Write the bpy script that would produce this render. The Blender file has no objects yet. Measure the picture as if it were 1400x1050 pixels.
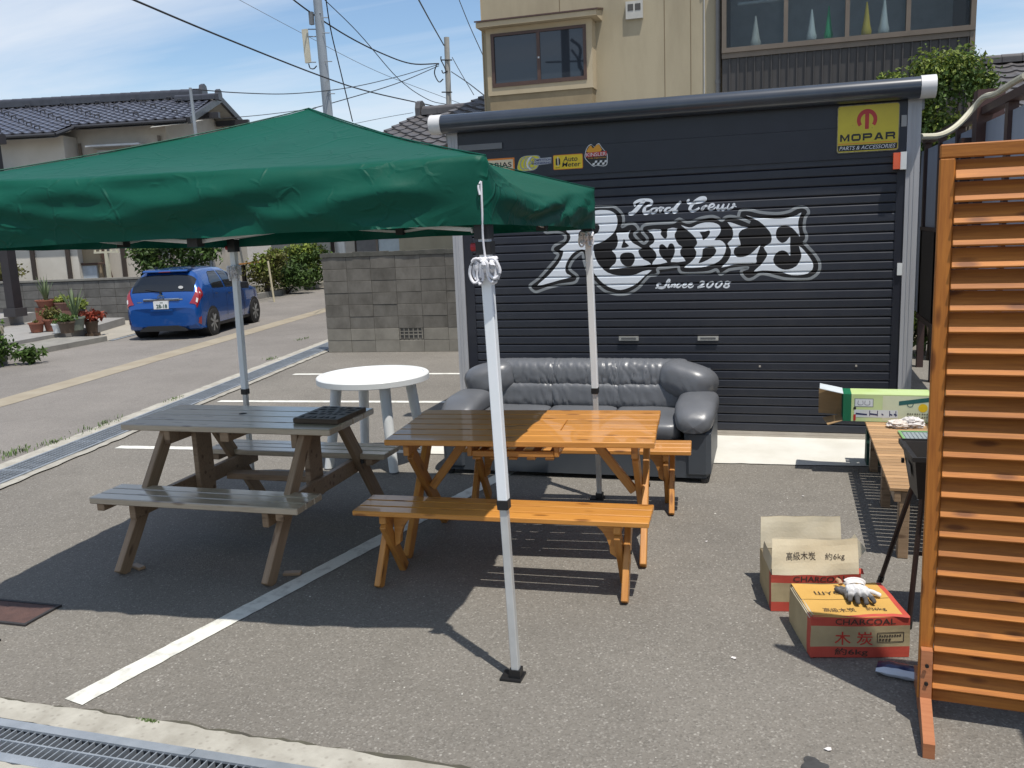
import bpy, bmesh, math, random
from math import sin, cos, pi, radians
from mathutils import Vector, Matrix, noise
import numpy as np

random.seed(7)
S = bpy.context.scene
COL = S.collection

# ---------------------------------------------------------------- camera
CAM_H = 1.88
FPX = 1215.0                      # focal length in pixels of the 1400 px wide photograph
R_RIGHT = Vector((0.95573626, 0.29138472, -0.0407816))     # camera axes in the world
R_UP = Vector((-0.0131049, 0.18063079, 0.98346365))
R_BACK = Vector((0.29393269, -0.93939739, 0.17645427))
# world: X runs along the front of the garage, Y away from the viewer
M_ = Matrix(((0.95573626, 0.29138472, -0.0407816), (-0.01310595, 0.18063079, 0.98346365), (0.29393269, -0.93939739, 0.17645427)))
cd = bpy.data.cameras.new("camera")
cd.sensor_width = 36.0
cd.lens = FPX / 1400.0 * 36.0
cd.clip_start = 0.05
cd.clip_end = 2000
cam = bpy.data.objects.new("camera", cd)
COL.objects.link(cam)
cam.matrix_world = Matrix.Translation((0, 0, CAM_H)) @ M_.transposed().to_4x4()
S.camera = cam

def _ray(x, y):
    d = M_.transposed() @ Vector(((x - 700) / FPX, (525 - y) / FPX, -1.0))
    return d
def G(x, y, z=0.0):
    """measured spot: point of a level plane z"""
    d = _ray(x, y); t = (z - CAM_H) / d.z
    return Vector((0, 0, CAM_H)) + d * t
def AY(x, y, Y):
    """measured spot: point of an upright plane at depth Y"""
    d = _ray(x, y)
    return Vector((0, 0, CAM_H)) + d * (Y / d.y)

# ---------------------------------------------------------------- light
SUN_FROM = Vector((0.25, -0.22, 1.0)).normalized()       # towards the sun
w = bpy.data.worlds.new("World"); S.world = w; w.use_nodes = True
nt = w.node_tree
bg = nt.nodes["Background"]
sky = nt.nodes.new("ShaderNodeTexSky"); sky.sky_type = 'NISHITA'; sky.sun_disc = False
sky.sun_elevation = math.asin(SUN_FROM.z)
sky.sun_rotation = math.atan2(SUN_FROM.x, SUN_FROM.y)
sky.air_density = 1.0; sky.dust_density = 0.6; sky.ozone_density = 1.3
tc = nt.nodes.new("ShaderNodeTexCoord")
sep = nt.nodes.new("ShaderNodeSeparateXYZ"); nt.links.new(tc.outputs["Generated"], sep.inputs[0])
def wmath(op, a, b):
    n = nt.nodes.new("ShaderNodeMath"); n.operation = op
    for i, v in enumerate((a, b)):
        if isinstance(v, (int, float)): n.inputs[i].default_value = v
        else: nt.links.new(v, n.inputs[i])
    return n.outputs[0]
zz = wmath('ADD', wmath('MAXIMUM', sep.outputs[2], 0.0), 0.16)
comb = nt.nodes.new("ShaderNodeCombineXYZ")
nt.links.new(wmath('DIVIDE', sep.outputs[0], zz), comb.inputs[0])
nt.links.new(wmath('DIVIDE', sep.outputs[1], zz), comb.inputs[1])
mp = nt.nodes.new("ShaderNodeMapping"); mp.inputs["Rotation"].default_value = (0, 0, radians(-32)); mp.inputs["Scale"].default_value = (0.42, 1.25, 1)
mp.inputs["Location"].default_value = (0.7, 0.35, 0)
nt.links.new(comb.outputs[0], mp.inputs[0])
n1 = nt.nodes.new("ShaderNodeTexNoise"); n1.inputs["Scale"].default_value = 1.15; n1.inputs["Detail"].default_value = 9; n1.inputs["Roughness"].default_value = 0.55; n1.inputs["Distortion"].default_value = 0.5
nt.links.new(mp.outputs[0], n1.inputs["Vector"])
rp = nt.nodes.new("ShaderNodeValToRGB")
rp.color_ramp.elements[0].position = 0.36; rp.color_ramp.elements[1].position = 0.66
nt.links.new(n1.outputs["Fac"], rp.inputs[0])
mx = nt.nodes.new("ShaderNodeMix"); mx.data_type = 'RGBA'
cl_f = wmath('MULTIPLY', rp.outputs[0], 0.8)
nt.links.new(cl_f, mx.inputs["Factor"])
hsv = nt.nodes.new('ShaderNodeHueSaturation'); hsv.inputs['Saturation'].default_value = 1.08; nt.links.new(sky.outputs[0], hsv.inputs['Color']); nt.links.new(hsv.outputs[0], mx.inputs[6]); mx.inputs[7].default_value = (5.4, 5.8, 6.4, 1)
nt.links.new(mx.outputs[2], bg.inputs[0])
bg.inputs[1].default_value = 0.15

sl = bpy.data.lights.new("sun", 'SUN'); sl.energy = 4.8; sl.angle = radians(0.53); sl.color = (1.0, 0.955, 0.88)
so = bpy.data.objects.new("sun", sl); COL.objects.link(so)
so.rotation_euler = (-SUN_FROM).to_track_quat('-Z', 'Y').to_euler(); so.location = (3, -3, 12)

S.render.engine = 'CYCLES'
S.view_settings.view_transform = 'Standard'; S.view_settings.look = 'None'
S.view_settings.gamma = 1.0; S.view_settings.use_curve_mapping = False
S.view_settings.exposure = 0.0
S.cycles.max_bounces = 8; S.cycles.transparent_max_bounces = 12

# ---------------------------------------------------------------- materials
MATS = {}
def mat(name, color, rough=0.6, metal=0.0, var=0.12, nscale=6.0, bump=0.0, bscale=80.0, spec=0.5, color2=None,
        stretch=(1, 1, 1), objvar=0.06, coat=0.0, transl=0.0, detail=5.0, isl=0.0, spots=None, contrast=(0.3, 0.7), bdist=0.004, emis=None):
    if name in MATS: return MATS[name]
    m = bpy.data.materials.new(name); m.use_nodes = True
    t = m.node_tree; N = t.nodes; L = t.links
    b = N["Principled BSDF"]
    b.inputs["Roughness"].default_value = rough; b.inputs["Metallic"].default_value = metal
    b.inputs["Specular IOR Level"].default_value = spec
    b.inputs["Coat Weight"].default_value = coat
    c2 = color2 or tuple(min(1, c * (1 - var * 1.6)) for c in color)
    tcn = N.new("ShaderNodeTexCoord"); oi = N.new("ShaderNodeObjectInfo")
    off = N.new("ShaderNodeVectorMath"); off.operation = 'MULTIPLY_ADD'
    comb = N.new("ShaderNodeCombineXYZ")
    for i in range(3): L.new(oi.outputs["Random"], comb.inputs[i])
    L.new(comb.outputs[0], off.inputs[0]); off.inputs[1].default_value = (37.0, 19.0, 53.0)
    mpn = N.new("ShaderNodeMapping"); mpn.inputs["Scale"].default_value = stretch
    L.new(tcn.outputs["Object"], off.inputs[2]); L.new(off.outputs[0], mpn.inputs[0])
    no = N.new("ShaderNodeTexNoise"); no.inputs["Scale"].default_value = nscale; no.inputs["Detail"].default_value = detail; no.inputs["Roughness"].default_value = 0.6
    L.new(mpn.outputs[0], no.inputs["Vector"])
    mr = N.new("ShaderNodeMapRange"); mr.inputs[1].default_value = contrast[0]; mr.inputs[2].default_value = contrast[1]
    L.new(no.outputs["Fac"], mr.inputs[0])
    mix = N.new("ShaderNodeMix"); mix.data_type = 'RGBA'
    L.new(mr.outputs[0], mix.inputs["Factor"]); mix.inputs[6].default_value = (*color, 1); mix.inputs[7].default_value = (*c2, 1)
    cur = mix.outputs[2]
    if spots:                       # (scale, size, colour, amount)
        vo = N.new("ShaderNodeTexVoronoi"); vo.inputs["Scale"].default_value = spots[0]
        L.new(mpn.outputs[0], vo.inputs["Vector"])
        m2 = N.new("ShaderNodeMapRange"); m2.inputs[1].default_value = spots[1]; m2.inputs[2].default_value = spots[1] * 0.5; m2.inputs[3].default_value = 0; m2.inputs[4].default_value = spots[3]
        L.new(vo.outputs["Distance"], m2.inputs[0])
        x = N.new("ShaderNodeMix"); x.data_type = 'RGBA'
        L.new(m2.outputs[0], x.inputs["Factor"]); L.new(cur, x.inputs[6]); x.inputs[7].default_value = (*spots[2], 1)
        cur = x.outputs[2]
    if objvar or isl:
        hs = N.new("ShaderNodeHueSaturation")
        v = N.new("ShaderNodeMapRange")
        a = isl or objvar
        v.inputs[3].default_value = 1 - a; v.inputs[4].default_value = 1 + a
        if isl:
            ge = N.new("ShaderNodeNewGeometry"); L.new(ge.outputs["Random Per Island"], v.inputs[0])
        else: L.new(oi.outputs["Random"], v.inputs[0])
        L.new(v.outputs[0], hs.inputs["Value"]); L.new(cur, hs.inputs["Color"]); cur = hs.outputs[0]
    L.new(cur, b.inputs["Base Color"])
    if bump:
        nb = N.new("ShaderNodeTexNoise"); nb.inputs["Scale"].default_value = bscale; nb.inputs["Detail"].default_value = 4
        L.new(mpn.outputs[0], nb.inputs["Vector"])
        bu = N.new("ShaderNodeBump"); bu.inputs["Strength"].default_value = bump; bu.inputs["Distance"].default_value = bdist
        L.new(nb.outputs["Fac"], bu.inputs["Height"]); L.new(bu.outputs[0], b.inputs["Normal"])
    if transl:
        tr = N.new("ShaderNodeBsdfTranslucent"); L.new(cur, tr.inputs[0])
        ms = N.new("ShaderNodeMixShader"); ms.inputs[0].default_value = transl
        L.new(b.outputs[0], ms.inputs[1]); L.new(tr.outputs[0], ms.inputs[2])
        L.new(ms.outputs[0], N["Material Output"].inputs[0])
    MATS[name] = m
    return m

def wood(name, c1, c2, rough=0.5, coat=0.0, knots=0.5, objvar=0.12, spec=0.4):
    """grain along local X"""
    if name in MATS: return MATS[name]
    m = mat(name, c1, rough, color2=c2, nscale=3.0, stretch=(1.6, 26, 26), objvar=objvar, coat=coat, bump=0.25, bscale=14, spec=spec, detail=8, contrast=(0.28, 0.72), bdist=0.002)
    N = m.node_tree.nodes; L = m.node_tree.links
    # knots
    tcn = [n for n in N if n.type == 'TEX_COORD'][0]; oi = [n for n in N if n.type == 'OBJECT_INFO'][0]
    off = [n for n in N if n.type == 'VECT_MATH'][0]
    mpn = N.new("ShaderNodeMapping"); mpn.inputs["Scale"].default_value = (4.6, 15, 15)
    L.new(off.outputs[0], mpn.inputs[0])
    vo = N.new("ShaderNodeTexVoronoi"); vo.inputs["Scale"].default_value = 1.0; L.new(mpn.outputs[0], vo.inputs["Vector"])
    m2 = N.new("ShaderNodeMapRange"); m2.inputs[1].default_value = 0.24; m2.inputs[2].default_value = 0.12; m2.inputs[4].default_value = knots
    L.new(vo.outputs["Distance"], m2.inputs[0])
    hs = [n for n in N if n.type == 'HUE_SAT'][0]; b = N["Principled BSDF"]
    x = N.new("ShaderNodeMix"); x.data_type = 'RGBA'
    L.new(m2.outputs[0], x.inputs["Factor"]); L.new(hs.outputs[0], x.inputs[6]); x.inputs[7].default_value = (c2[0] * .36, c2[1] * .28, c2[2] * .24, 1)
    L.new(x.outputs[2], b.inputs["Base Color"])
    return m

def asphalt(name, c, light, amount=0.55):
    m = bpy.data.materials.new(name); m.use_nodes = True
    t = m.node_tree; N = t.nodes; L = t.links; b = N["Principled BSDF"]; b.inputs["Roughness"].default_value = 0.9; b.inputs["Specular IOR Level"].default_value = 0.25
    tcn = N.new("ShaderNodeTexCoord")
    def nz(scale, det, rough=0.6):
        n = N.new("ShaderNodeTexNoise"); n.inputs["Scale"].default_value = scale; n.inputs["Detail"].default_value = det; n.inputs["Roughness"].default_value = rough
        L.new(tcn.outputs["Object"], n.inputs["Vector"]); return n.outputs["Fac"]
    def mixc(f, a, bcol, lo=0.0, hi=1.0, o0=0, o1=1):
        r = N.new("ShaderNodeMapRange"); r.inputs[1].default_value = lo; r.inputs[2].default_value = hi; r.inputs[3].default_value = o0; r.inputs[4].default_value = o1
        L.new(f, r.inputs[0])
        x = N.new("ShaderNodeMix"); x.data_type = 'RGBA'; L.new(r.outputs[0], x.inputs["Factor"])
        if isinstance(a, tuple): x.inputs[6].default_value = (*a, 1)
        else: L.new(a, x.inputs[6])
        x.inputs[7].default_value = (*bcol, 1)
        return x.outputs[2]
    cur = mixc(nz(0.55, 6), tuple(v * 0.84 for v in c), tuple(v * 1.15 for v in c), 0.3, 0.7)
    cur = mixc(nz(0.17, 8, .65), cur, (c[0] * .70, c[1] * .70, c[2] * .72), 0.50, 0.72, 0, .6)
    cur = mixc(nz(2.6, 7, .7), cur, tuple(v * 0.72 for v in c), 0.52, 0.8, 0, .7)
    vo = N.new("ShaderNodeTexVoronoi"); vo.inputs["Scale"].default_value = 130; L.new(tcn.outputs["Object"], vo.inputs["Vector"])
    sepc = N.new("ShaderNodeSeparateColor"); L.new(vo.outputs["Color"], sepc.inputs[0])
    cur = mixc(sepc.outputs[0], cur, tuple(v * 0.45 for v in c), 0.40, 0.05, 0, .42)
    cur = mixc(sepc.outputs[1], cur, light, 0.78, 0.97, 0, amount)
    vo2 = N.new("ShaderNodeTexVoronoi"); vo2.inputs["Scale"].default_value = 48; L.new(tcn.outputs["Object"], vo2.inputs["Vector"])
    s2 = N.new("ShaderNodeSeparateColor"); L.new(vo2.outputs["Color"], s2.inputs[0])
    pick = N.new("ShaderNodeMath"); pick.operation = 'GREATER_THAN'; L.new(s2.outputs[2], pick.inputs[0]); pick.inputs[1].default_value = 0.95
    near = N.new("ShaderNodeMath"); near.operation = 'LESS_THAN'; L.new(vo2.outputs["Distance"], near.inputs[0]); near.inputs[1].default_value = 0.24
    ml = N.new("ShaderNodeMath"); ml.operation = 'MULTIPLY'; L.new(pick.outputs[0], ml.inputs[0]); L.new(near.outputs[0], ml.inputs[1])
    cur = mixc(ml.outputs[0], cur, tuple(min(1, v * 1.25) for v in light), 0, 1, 0, .32)
    L.new(cur, b.inputs["Base Color"])
    bu = N.new("ShaderNodeBump"); bu.inputs["Strength"].default_value = 0.6; bu.inputs["Distance"].default_value = 0.004
    L.new(vo.outputs["Distance"], bu.inputs["Height"]); L.new(bu.outputs[0], b.inputs["Normal"])
    return m

def glass(name, tint=(0.02, 0.025, 0.03), rough=0.03, seethrough=0.0):
    m = bpy.data.materials.new(name); m.use_nodes = True
    N = m.node_tree.nodes; L = m.node_tree.links; b = N["Principled BSDF"]
    b.inputs["Base Color"].default_value = (*tint, 1); b.inputs["Roughness"].default_value = rough; b.inputs["Specular IOR Level"].default_value = 0.7
    if seethrough:
        tr = N.new("ShaderNodeBsdfTransparent"); tr.inputs[0].default_value = (0.8, 0.85, 0.86, 1)
        ms = N.new("ShaderNodeMixShader"); ms.inputs[0].default_value = seethrough
        L.new(b.outputs[0], ms.inputs[1]); L.new(tr.outputs[0], ms.inputs[2]); L.new(ms.outputs[0], N["Material Output"].inputs[0])
    return m

# ---------------------------------------------------------------- objects
def tag(o, label=None, cat=None, group=None, kind=None):
    if label: o["label"] = label
    if cat: o["category"] = cat
    if group: o["group"] = group
    if kind: o["kind"] = kind
    return o
def link(name, me, m=None, parent=None, loc=None, rot=None):
    o = bpy.data.objects.new(name, me); COL.objects.link(o)
    if m is not None and me is not None and not me.materials: me.materials.append(m)
    if parent: o.parent = parent
    if loc is not None: o.location = loc
    if rot is not None: o.rotation_euler = rot
    return o
def thing(name, label, cat, loc=(0, 0, 0), rz=0.0, group=None):
    o = bpy.data.objects.new(name, None); COL.objects.link(o); o.location = loc; o.rotation_euler = (0, 0, rz); o.empty_display_size = 0.1
    return tag(o, label, cat, group)
def struct(name, me, m):
    return tag(link(name, me, m), kind='structure')
def copy_tree(o, loc=None, rz=None, label=None):
    c = o.copy(); COL.objects.link(c)
    if loc is not None: c.location = loc
    if rz is not None: c.rotation_euler = (0, 0, rz)
    if label: c["label"] = label
    for ch in o.children:
        d = ch.copy(); COL.objects.link(d); d.parent = c
        for g in ch.children:
            e = g.copy(); COL.objects.link(e); e.parent = d
    return c

class MB:
    """collects simple shapes into one mesh"""
    def __init__(s): s.v = []; s.f = []; s.smooth = []
    def add(s, vs, fs, sm=False):
        n = len(s.v); s.v += [tuple(v) for v in vs]; s.f += [tuple(i + n for i in f) for f in fs]; s.smooth += [sm] * len(fs)
        return s
    def box(s, x0, x1, y0, y1, z0, z1):
        vs = [(x, y, z) for z in (z0, z1) for y in (y0, y1) for x in (x0, x1)]
        return s.add(vs, [(0, 2, 3, 1), (4, 5, 7, 6), (0, 1, 5, 4), (2, 6, 7, 3), (0, 4, 6, 2), (1, 3, 7, 5)])
    def quad(s, a, b, c, d): return s.add([a, b, c, d], [(0, 1, 2, 3)])
    def tube(s, pts, r, n=8, caps=True, r1=None):
        pts = [Vector(p) for p in pts]; rings = []
        for i, p in enumerate(pts):
            d = (pts[min(i + 1, len(pts) - 1)] - pts[max(i - 1, 0)]).normalized()
            a = d.cross(Vector((0, 0, 1)) if abs(d.z) < .9 else Vector((1, 0, 0))).normalized(); b = d.cross(a)
            rr = r if r1 is None else r + (r1 - r) * i / (len(pts) - 1)
            rings.append([p + (a * cos(2 * pi * k / n) + b * sin(2 * pi * k / n)) * rr for k in range(n)])
        vs = [v for q in rings for v in q]; fs = []
        for i in range(len(pts) - 1):
            for k in range(n): fs.append((i * n + k, i * n + (k + 1) % n, (i + 1) * n + (k + 1) % n, (i + 1) * n + k))
        s.add(vs, fs, n > 5)
        if caps:
            s.add(rings[0], [tuple(range(n))[::-1]]); s.add(rings[-1], [tuple(range(n))])
        return s
    def lathe(s, prof, n=20, c=(0, 0)):
        vs = []; fs = []
        for r, z in prof:
            vs += [(c[0] + r * cos(2 * pi * k / n), c[1] + r * sin(2 * pi * k / n), z) for k in range(n)]
        for i in range(len(prof) - 1):
            for k in range(n): fs.append((i * n + k, i * n + (k + 1) % n, (i + 1) * n + (k + 1) % n, (i + 1) * n + k))
        return s.add(vs, fs, True)
    def poly_prism(s, pts, axis, a, b):
        """2-D outline extruded along an axis ('x','y','z') from a to b"""
        n = len(pts)
        def mk(p, t): return {'x': (t, p[0], p[1]), 'y': (p[0], t, p[1]), 'z': (p[0], p[1], t)}[axis]
        vs = [mk(p, a) for p in pts] + [mk(p, b) for p in pts]
        fs = [tuple(range(n))[::-1], tuple(range(n, 2 * n))] + [(i, (i + 1) % n, n + (i + 1) % n, n + i) for i in range(n)]
        return s.add(vs, fs)
    def mesh(s, name):
        me = bpy.data.meshes.new(name); me.from_pydata(s.v, [], s.f)
        if any(s.smooth): me.polygons.foreach_set("use_smooth", s.smooth)
        bm = bmesh.new(); bm.from_mesh(me); bmesh.ops.recalc_face_normals(bm, faces=bm.faces); bm.to_mesh(me); bm.free()
        if any(s.smooth): me.set_sharp_from_angle(angle=radians(38))
        me.update(); return me
    def build(s, name, m, parent=None, loc=None, rot=None): return link(name, s.mesh(name), m, parent, loc, rot)

_bc = {}
def bevel_mesh(L, w, h, b=0.004, m=None):
    """chamfered box centred on the origin, length along X"""
    k = (round(L, 4), round(w, 4), round(h, 4), b, m.name if m else '')
    if k in _bc: return _bc[k]
    bm = bmesh.new(); bmesh.ops.create_cube(bm, size=1.0)
    bmesh.ops.scale(bm, vec=(L, w, h), verts=bm.verts)
    if b: bmesh.ops.bevel(bm, geom=bm.edges[:], offset=b, segments=1, affect='EDGES')
    me = bpy.data.meshes.new("beam"); bm.to_mesh(me); bm.free()
    if m: me.materials.append(m)
    _bc[k] = me; return me
def beam(name, p0, p1, w, h, m, parent=None, up=(0, 0, 1), b=0.004):
    """a straight timber from p0 to p1 (local X = its length), w across, h along `up`"""
    p0 = Vector(p0); p1 = Vector(p1); d = p1 - p0; L = d.length; x = d.normalized(); u = Vector(up)
    y = u.cross(x).normalized(); z = x.cross(y)
    o = link(name, bevel_mesh(L, w, h, b, m), None, parent)
    mt = Matrix((x, y, z)).transposed().to_4x4(); mt.translation = (p0 + p1) / 2
    o.matrix_local = mt; return o
def plank(name, cx, cy, cz, lx, ly, lz, m, parent=None, b=0.004, rot=(0, 0, 0)):
    return link(name, bevel_mesh(lx, ly, lz, b, m), None, parent, (cx, cy, cz), rot)

def text_mesh(body, w, h, bold=0.0, shear=0.0, extrude=0.0):
    """lettering scaled to w x h, lower-left corner on the origin, in the XY plane"""
    c = bpy.data.curves.new("lettering", 'FONT'); c.body = body; c.offset = bold; c.shear = shear; c.resolution_u = 3; c.fill_mode = 'FRONT'
    o = bpy.data.objects.new("lettering", c); COL.objects.link(o)
    dg = bpy.context.evaluated_depsgraph_get(); me = bpy.data.meshes.new_from_object(o.evaluated_get(dg))
    bpy.data.objects.remove(o); bpy.data.curves.remove(c)
    n = len(me.vertices); a = np.empty(n * 3); me.vertices.foreach_get("co", a); a = a.reshape(n, 3)
    lo = a.min(0); hi = a.max(0); a -= lo; a[:, 0] *= w / (hi[0] - lo[0]); a[:, 1] *= h / (hi[1] - lo[1]); a[:, 2] = 0
    me.vertices.foreach_set("co", a.ravel()); me.materials.clear(); me.name = "lettering"; me.update(); return me
def lettering(body, parent, m, origin, xd, yd, w, h, bold=0.0, shear=0.0, name="lettering"):
    me = text_mesh(body, w, h, bold, shear)
    x = Vector(xd).normalized(); y = Vector(yd).normalized(); z = x.cross(y)
    mt = Matrix((x, y, z)).transposed().to_4x4(); mt.translation = Vector(origin)
    o = link(name, me, m, parent); o.matrix_local = mt; o.data["mt"] = [c for r in mt for c in r]; return o

def fill_poly(outer, holes=()):
    """flat outline with holes -> (verts2d, tris)"""
    from mathutils.geometry import tessellate_polygon
    loops = [[Vector((p[0], p[1], 0)) for p in outer]] + [[Vector((p[0], p[1], 0)) for p in h] for h in holes]
    tri = tessellate_polygon(loops); vs = [p for l in loops for p in l]
    return [(v.x, v.y) for v in vs], tri
def smooth_closed(pts, n=3):
    """Catmull-Rom through a closed outline"""
    out = []; N = len(pts)
    for i in range(N):
        p0, p1, p2, p3 = (Vector(pts[(i + k) % N]) for k in (-1, 0, 1, 2))
        d1 = (p1 - p0); d2 = (p2 - p1)
        for k in range(n):
            t = k / n
            out.append(tuple(0.5 * ((2 * p1) + (p2 - p0) * t + (2 * p0 - 5 * p1 + 4 * p2 - p3) * t * t + (3 * p1 - p0 - 3 * p2 + p3) * t ** 3)))
    return out
def smooth_open(pts, n=4):
    pts = [Vector(p) for p in pts]; P = [pts[0] * 2 - pts[1]] + pts + [pts[-1] * 2 - pts[-2]]; out = []
    for i in range(1, len(P) - 2):
        p0, p1, p2, p3 = P[i - 1:i + 3]
        for k in range(n):
            t = k / n
            out.append(0.5 * ((2 * p1) + (p2 - p0) * t + (2 * p0 - 5 * p1 + 4 * p2 - p3) * t * t + (3 * p1 - p0 - 3 * p2 + p3) * t ** 3))
    out.append(pts[-1]); return out
def ribbon2d(mb, pts, wid):
    """flat stroke of varying width in (x, z) on plane y=0"""
    P = smooth_open([Vector((p[0], p[1])) for p in pts], 5); n = len(P); vs = []
    for i, p in enumerate(P):
        d = (P[min(i + 1, n - 1)] - P[max(0, i - 1)]); d = d.normalized() if d.length > 1e-9 else Vector((1, 0))
        t = i / (n - 1); ww = wid(t) if callable(wid) else wid
        nn = Vector((-d.y, d.x)) * ww / 2
        vs += [(p.x + nn.x, 0, p.y + nn.y), (p.x - nn.x, 0, p.y - nn.y)]
    mb.add(vs, [(2 * i, 2 * i + 1, 2 * i + 3, 2 * i + 2) for i in range(n - 1)])

def foliage(name, m, parent, blobs, n, size, seed=1, flat=0.0, loc=None, aspect=0.5, droop=0.0):
    """many leaf-sized faces spread through several clumps; blobs = (centre, radii, weight)"""
    rg = np.random.default_rng(seed); vs = []; fs = []
    wsum = sum(b[2] for b in blobs); k = 0; V = []
    for c, r, wt in blobs:
        m_ = int(n * wt / wsum)
        d = rg.normal(size=(m_, 3)); d /= np.linalg.norm(d, axis=1)[:, None]
        rad = rg.random(m_) ** 0.45
        # uneven outline
        bumps = 0.78 + 0.3 * np.sin(d[:, 0] * 5 + seed) * np.sin(d[:, 1] * 6 + 1.3 * seed) + 0.22 * rg.random(m_)
        P = np.array(c) + d * np.array(r) * (rad * bumps)[:, None]
        # leaf frame
        nrm = rg.normal(size=(m_, 3)) + d * 0.7 + np.array([0, 0, 0.5 + flat]); nrm /= np.linalg.norm(nrm, axis=1)[:, None]
        t = np.cross(nrm, rg.normal(size=(m_, 3))); t /= np.linalg.norm(t, axis=1)[:, None]; b = np.cross(nrm, t)
        s = size * (0.6 + 0.8 * rg.random(m_))[:, None]
        tip = P + t * s - np.array([0, 0, 1]) * s * droop; base = P - t * s; l = P + b * s * aspect + nrm * s * .18; rr = P - b * s * aspect + nrm * s * .18
        V.append(np.stack([base, rr, tip, l], 1).reshape(-1, 3))
    V = np.concatenate(V); q = len(V) // 4
    me = bpy.data.meshes.new(name); F = np.arange(q * 4).reshape(q, 4)
    tri = np.concatenate([F[:, [0, 1, 2]], F[:, [0, 2, 3]]]).tolist()
    me.from_pydata(V.tolist(), [], tri); me.update()
    return link(name, me, m, parent, loc)

# ================================================================ palette
M_lot = asphalt("lot_asphalt", (0.186, 0.171, 0.149), (0.44, 0.42, 0.38), .27)
M_road = asphalt("road_asphalt", (0.205, 0.188, 0.170), (0.42, 0.40, 0.37), 0.25)
M_conc = mat("pale_concrete", (0.42, 0.40, 0.345), 0.9, color2=(0.27, 0.25, 0.21), nscale=7, bump=0.5, bscale=40, detail=8, spots=(30, .3, (.22, .2, .17), .5))
M_apron = mat("apron_concrete", (0.66, 0.65, 0.60), 0.85, color2=(0.56, 0.54, 0.48), nscale=3, bump=0.15, bscale=60)
M_paint = mat("line_paint", (0.68, 0.67, 0.61), 0.7, color2=(0.36, 0.35, 0.31), nscale=13, detail=10, bump=0.3, bscale=120, contrast=(.50, .80), objvar=0.0)
M_strip = mat("stained_strip", (0.33, 0.29, 0.22), 0.9, color2=(0.25, 0.21, 0.15), nscale=2.2, detail=8, bump=0.3, bscale=60, objvar=0)
M_galv = mat("galvanised_steel", (0.42, 0.45, 0.48), 0.5, 0.55, color2=(0.30, 0.33, 0.36), nscale=9, bump=0.1)
M_drain = mat("drain_dark", (0.05, 0.05, 0.045), 0.95, color2=(0.09, 0.08, 0.06), nscale=5)
M_rust = mat("rusty_plate", (0.115, 0.062, 0.050), 0.75, 0.2, color2=(0.07, 0.04, 0.034), nscale=14, bump=0.5, bscale=90)
M_grass = mat("weed_green", (0.07, 0.13, 0.03), 0.7, color2=(0.12, 0.16, 0.05), isl=0.35, objvar=0)
M_kerb = mat("kerb_concrete", (0.26, 0.25, 0.22), 0.9, color2=(0.17, 0.16, 0.145), nscale=5, bump=0.4, detail=8)
M_plat = mat("platform_concrete", (0.30, 0.29, 0.27), 0.9, color2=(0.22, 0.21, 0.20), nscale=3, bump=0.3)
M_lotside = mat("paved_yard", (0.34, 0.31, 0.26), 0.9, color2=(0.27, 0.25, 0.21), nscale=2)

# ================================================================ ground (with the trench of the near drain cut out)
TX0, TX1, TY0, TY1 = -6.0, 2.0, 2.27, 2.515
B = 260.0
mb = MB()
mb.quad((-B, -B, 0), (B, -B, 0), (B, TY0, 0), (-B, TY0, 0)); mb.quad((-B, TY1, 0), (B, TY1, 0), (B, B, 0), (-B, B, 0))
mb.quad((-B, TY0, 0), (TX0, TY0, 0), (TX0, TY1, 0), (-B, TY1, 0)); mb.quad((TX1, TY0, 0), (B, TY0, 0), (B, TY1, 0), (TX1, TY1, 0))
ground = struct("ground", mb.mesh("ground"), M_lot)
mb = MB(); z = -0.28
mb.quad((TX0, TY0, z), (TX1, TY0, z), (TX1, TY1, z), (TX0, TY1, z)); mb.quad((TX0, TY0, z), (TX0, TY0, 0), (TX1, TY0, 0), (TX1, TY0, z))
mb.quad((TX0, TY1, z), (TX1, TY1, z), (TX1, TY1, 0), (TX0, TY1, 0)); mb.quad((TX0, TY0, z), (TX0, TY1, z), (TX0, TY1, 0), (TX0, TY0, 0)); mb.quad((TX1, TY0, z), (TX1, TY0, 0), (TX1, TY1, 0), (TX1, TY1, z))
struct("drain_channel", mb.mesh("drain_channel"), M_drain)

def rough_strip(name, x0, x1, yf, yn, z, m, jit=0.008, step=0.04, seed=1, kind='structure'):
    """a poured strip with ragged edges, along X"""
    rg = random.Random(seed); mb = MB(); n = int((x1 - x0) / step)
    a = 0; b = 0; top = []; bot = []
    for i in range(n + 1):
        a = a * .7 + rg.uniform(-jit, jit); b = b * .7 + rg.uniform(-jit, jit) * .5
        x = x0 + (x1 - x0) * i / n; top.append((x, yf + a)); bot.append((x, yn + b))
    for i in range(n):
        mb.quad((*bot[i], z), (*bot[i + 1], z), (*top[i + 1], z), (*top[i], z))
        mb.quad((*top[i], z), (*top[i + 1], z), (*top[i + 1], -.01), (*top[i], -.01))
    return tag(link(name, mb.mesh(name), m), kind=kind)
rough_strip("concrete_kerb", -6.0, 2.0, 2.632, 2.512, 0.014, M_conc, seed=4)
rough_strip("concrete_kerb", -6.0, 2.0, 2.275, 2.10, 0.014, M_conc, seed=9)
# dirt and moss in the joint of asphalt and kerb
M_dirt = mat("joint_dirt", (0.055, 0.05, 0.04), 0.95, color2=(0.09, 0.085, 0.06), nscale=12)
rough_strip("joint_dirt", -6.0, 2.0, 2.658, 2.622, 0.005, M_dirt, jit=0.012, seed=14)

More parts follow.
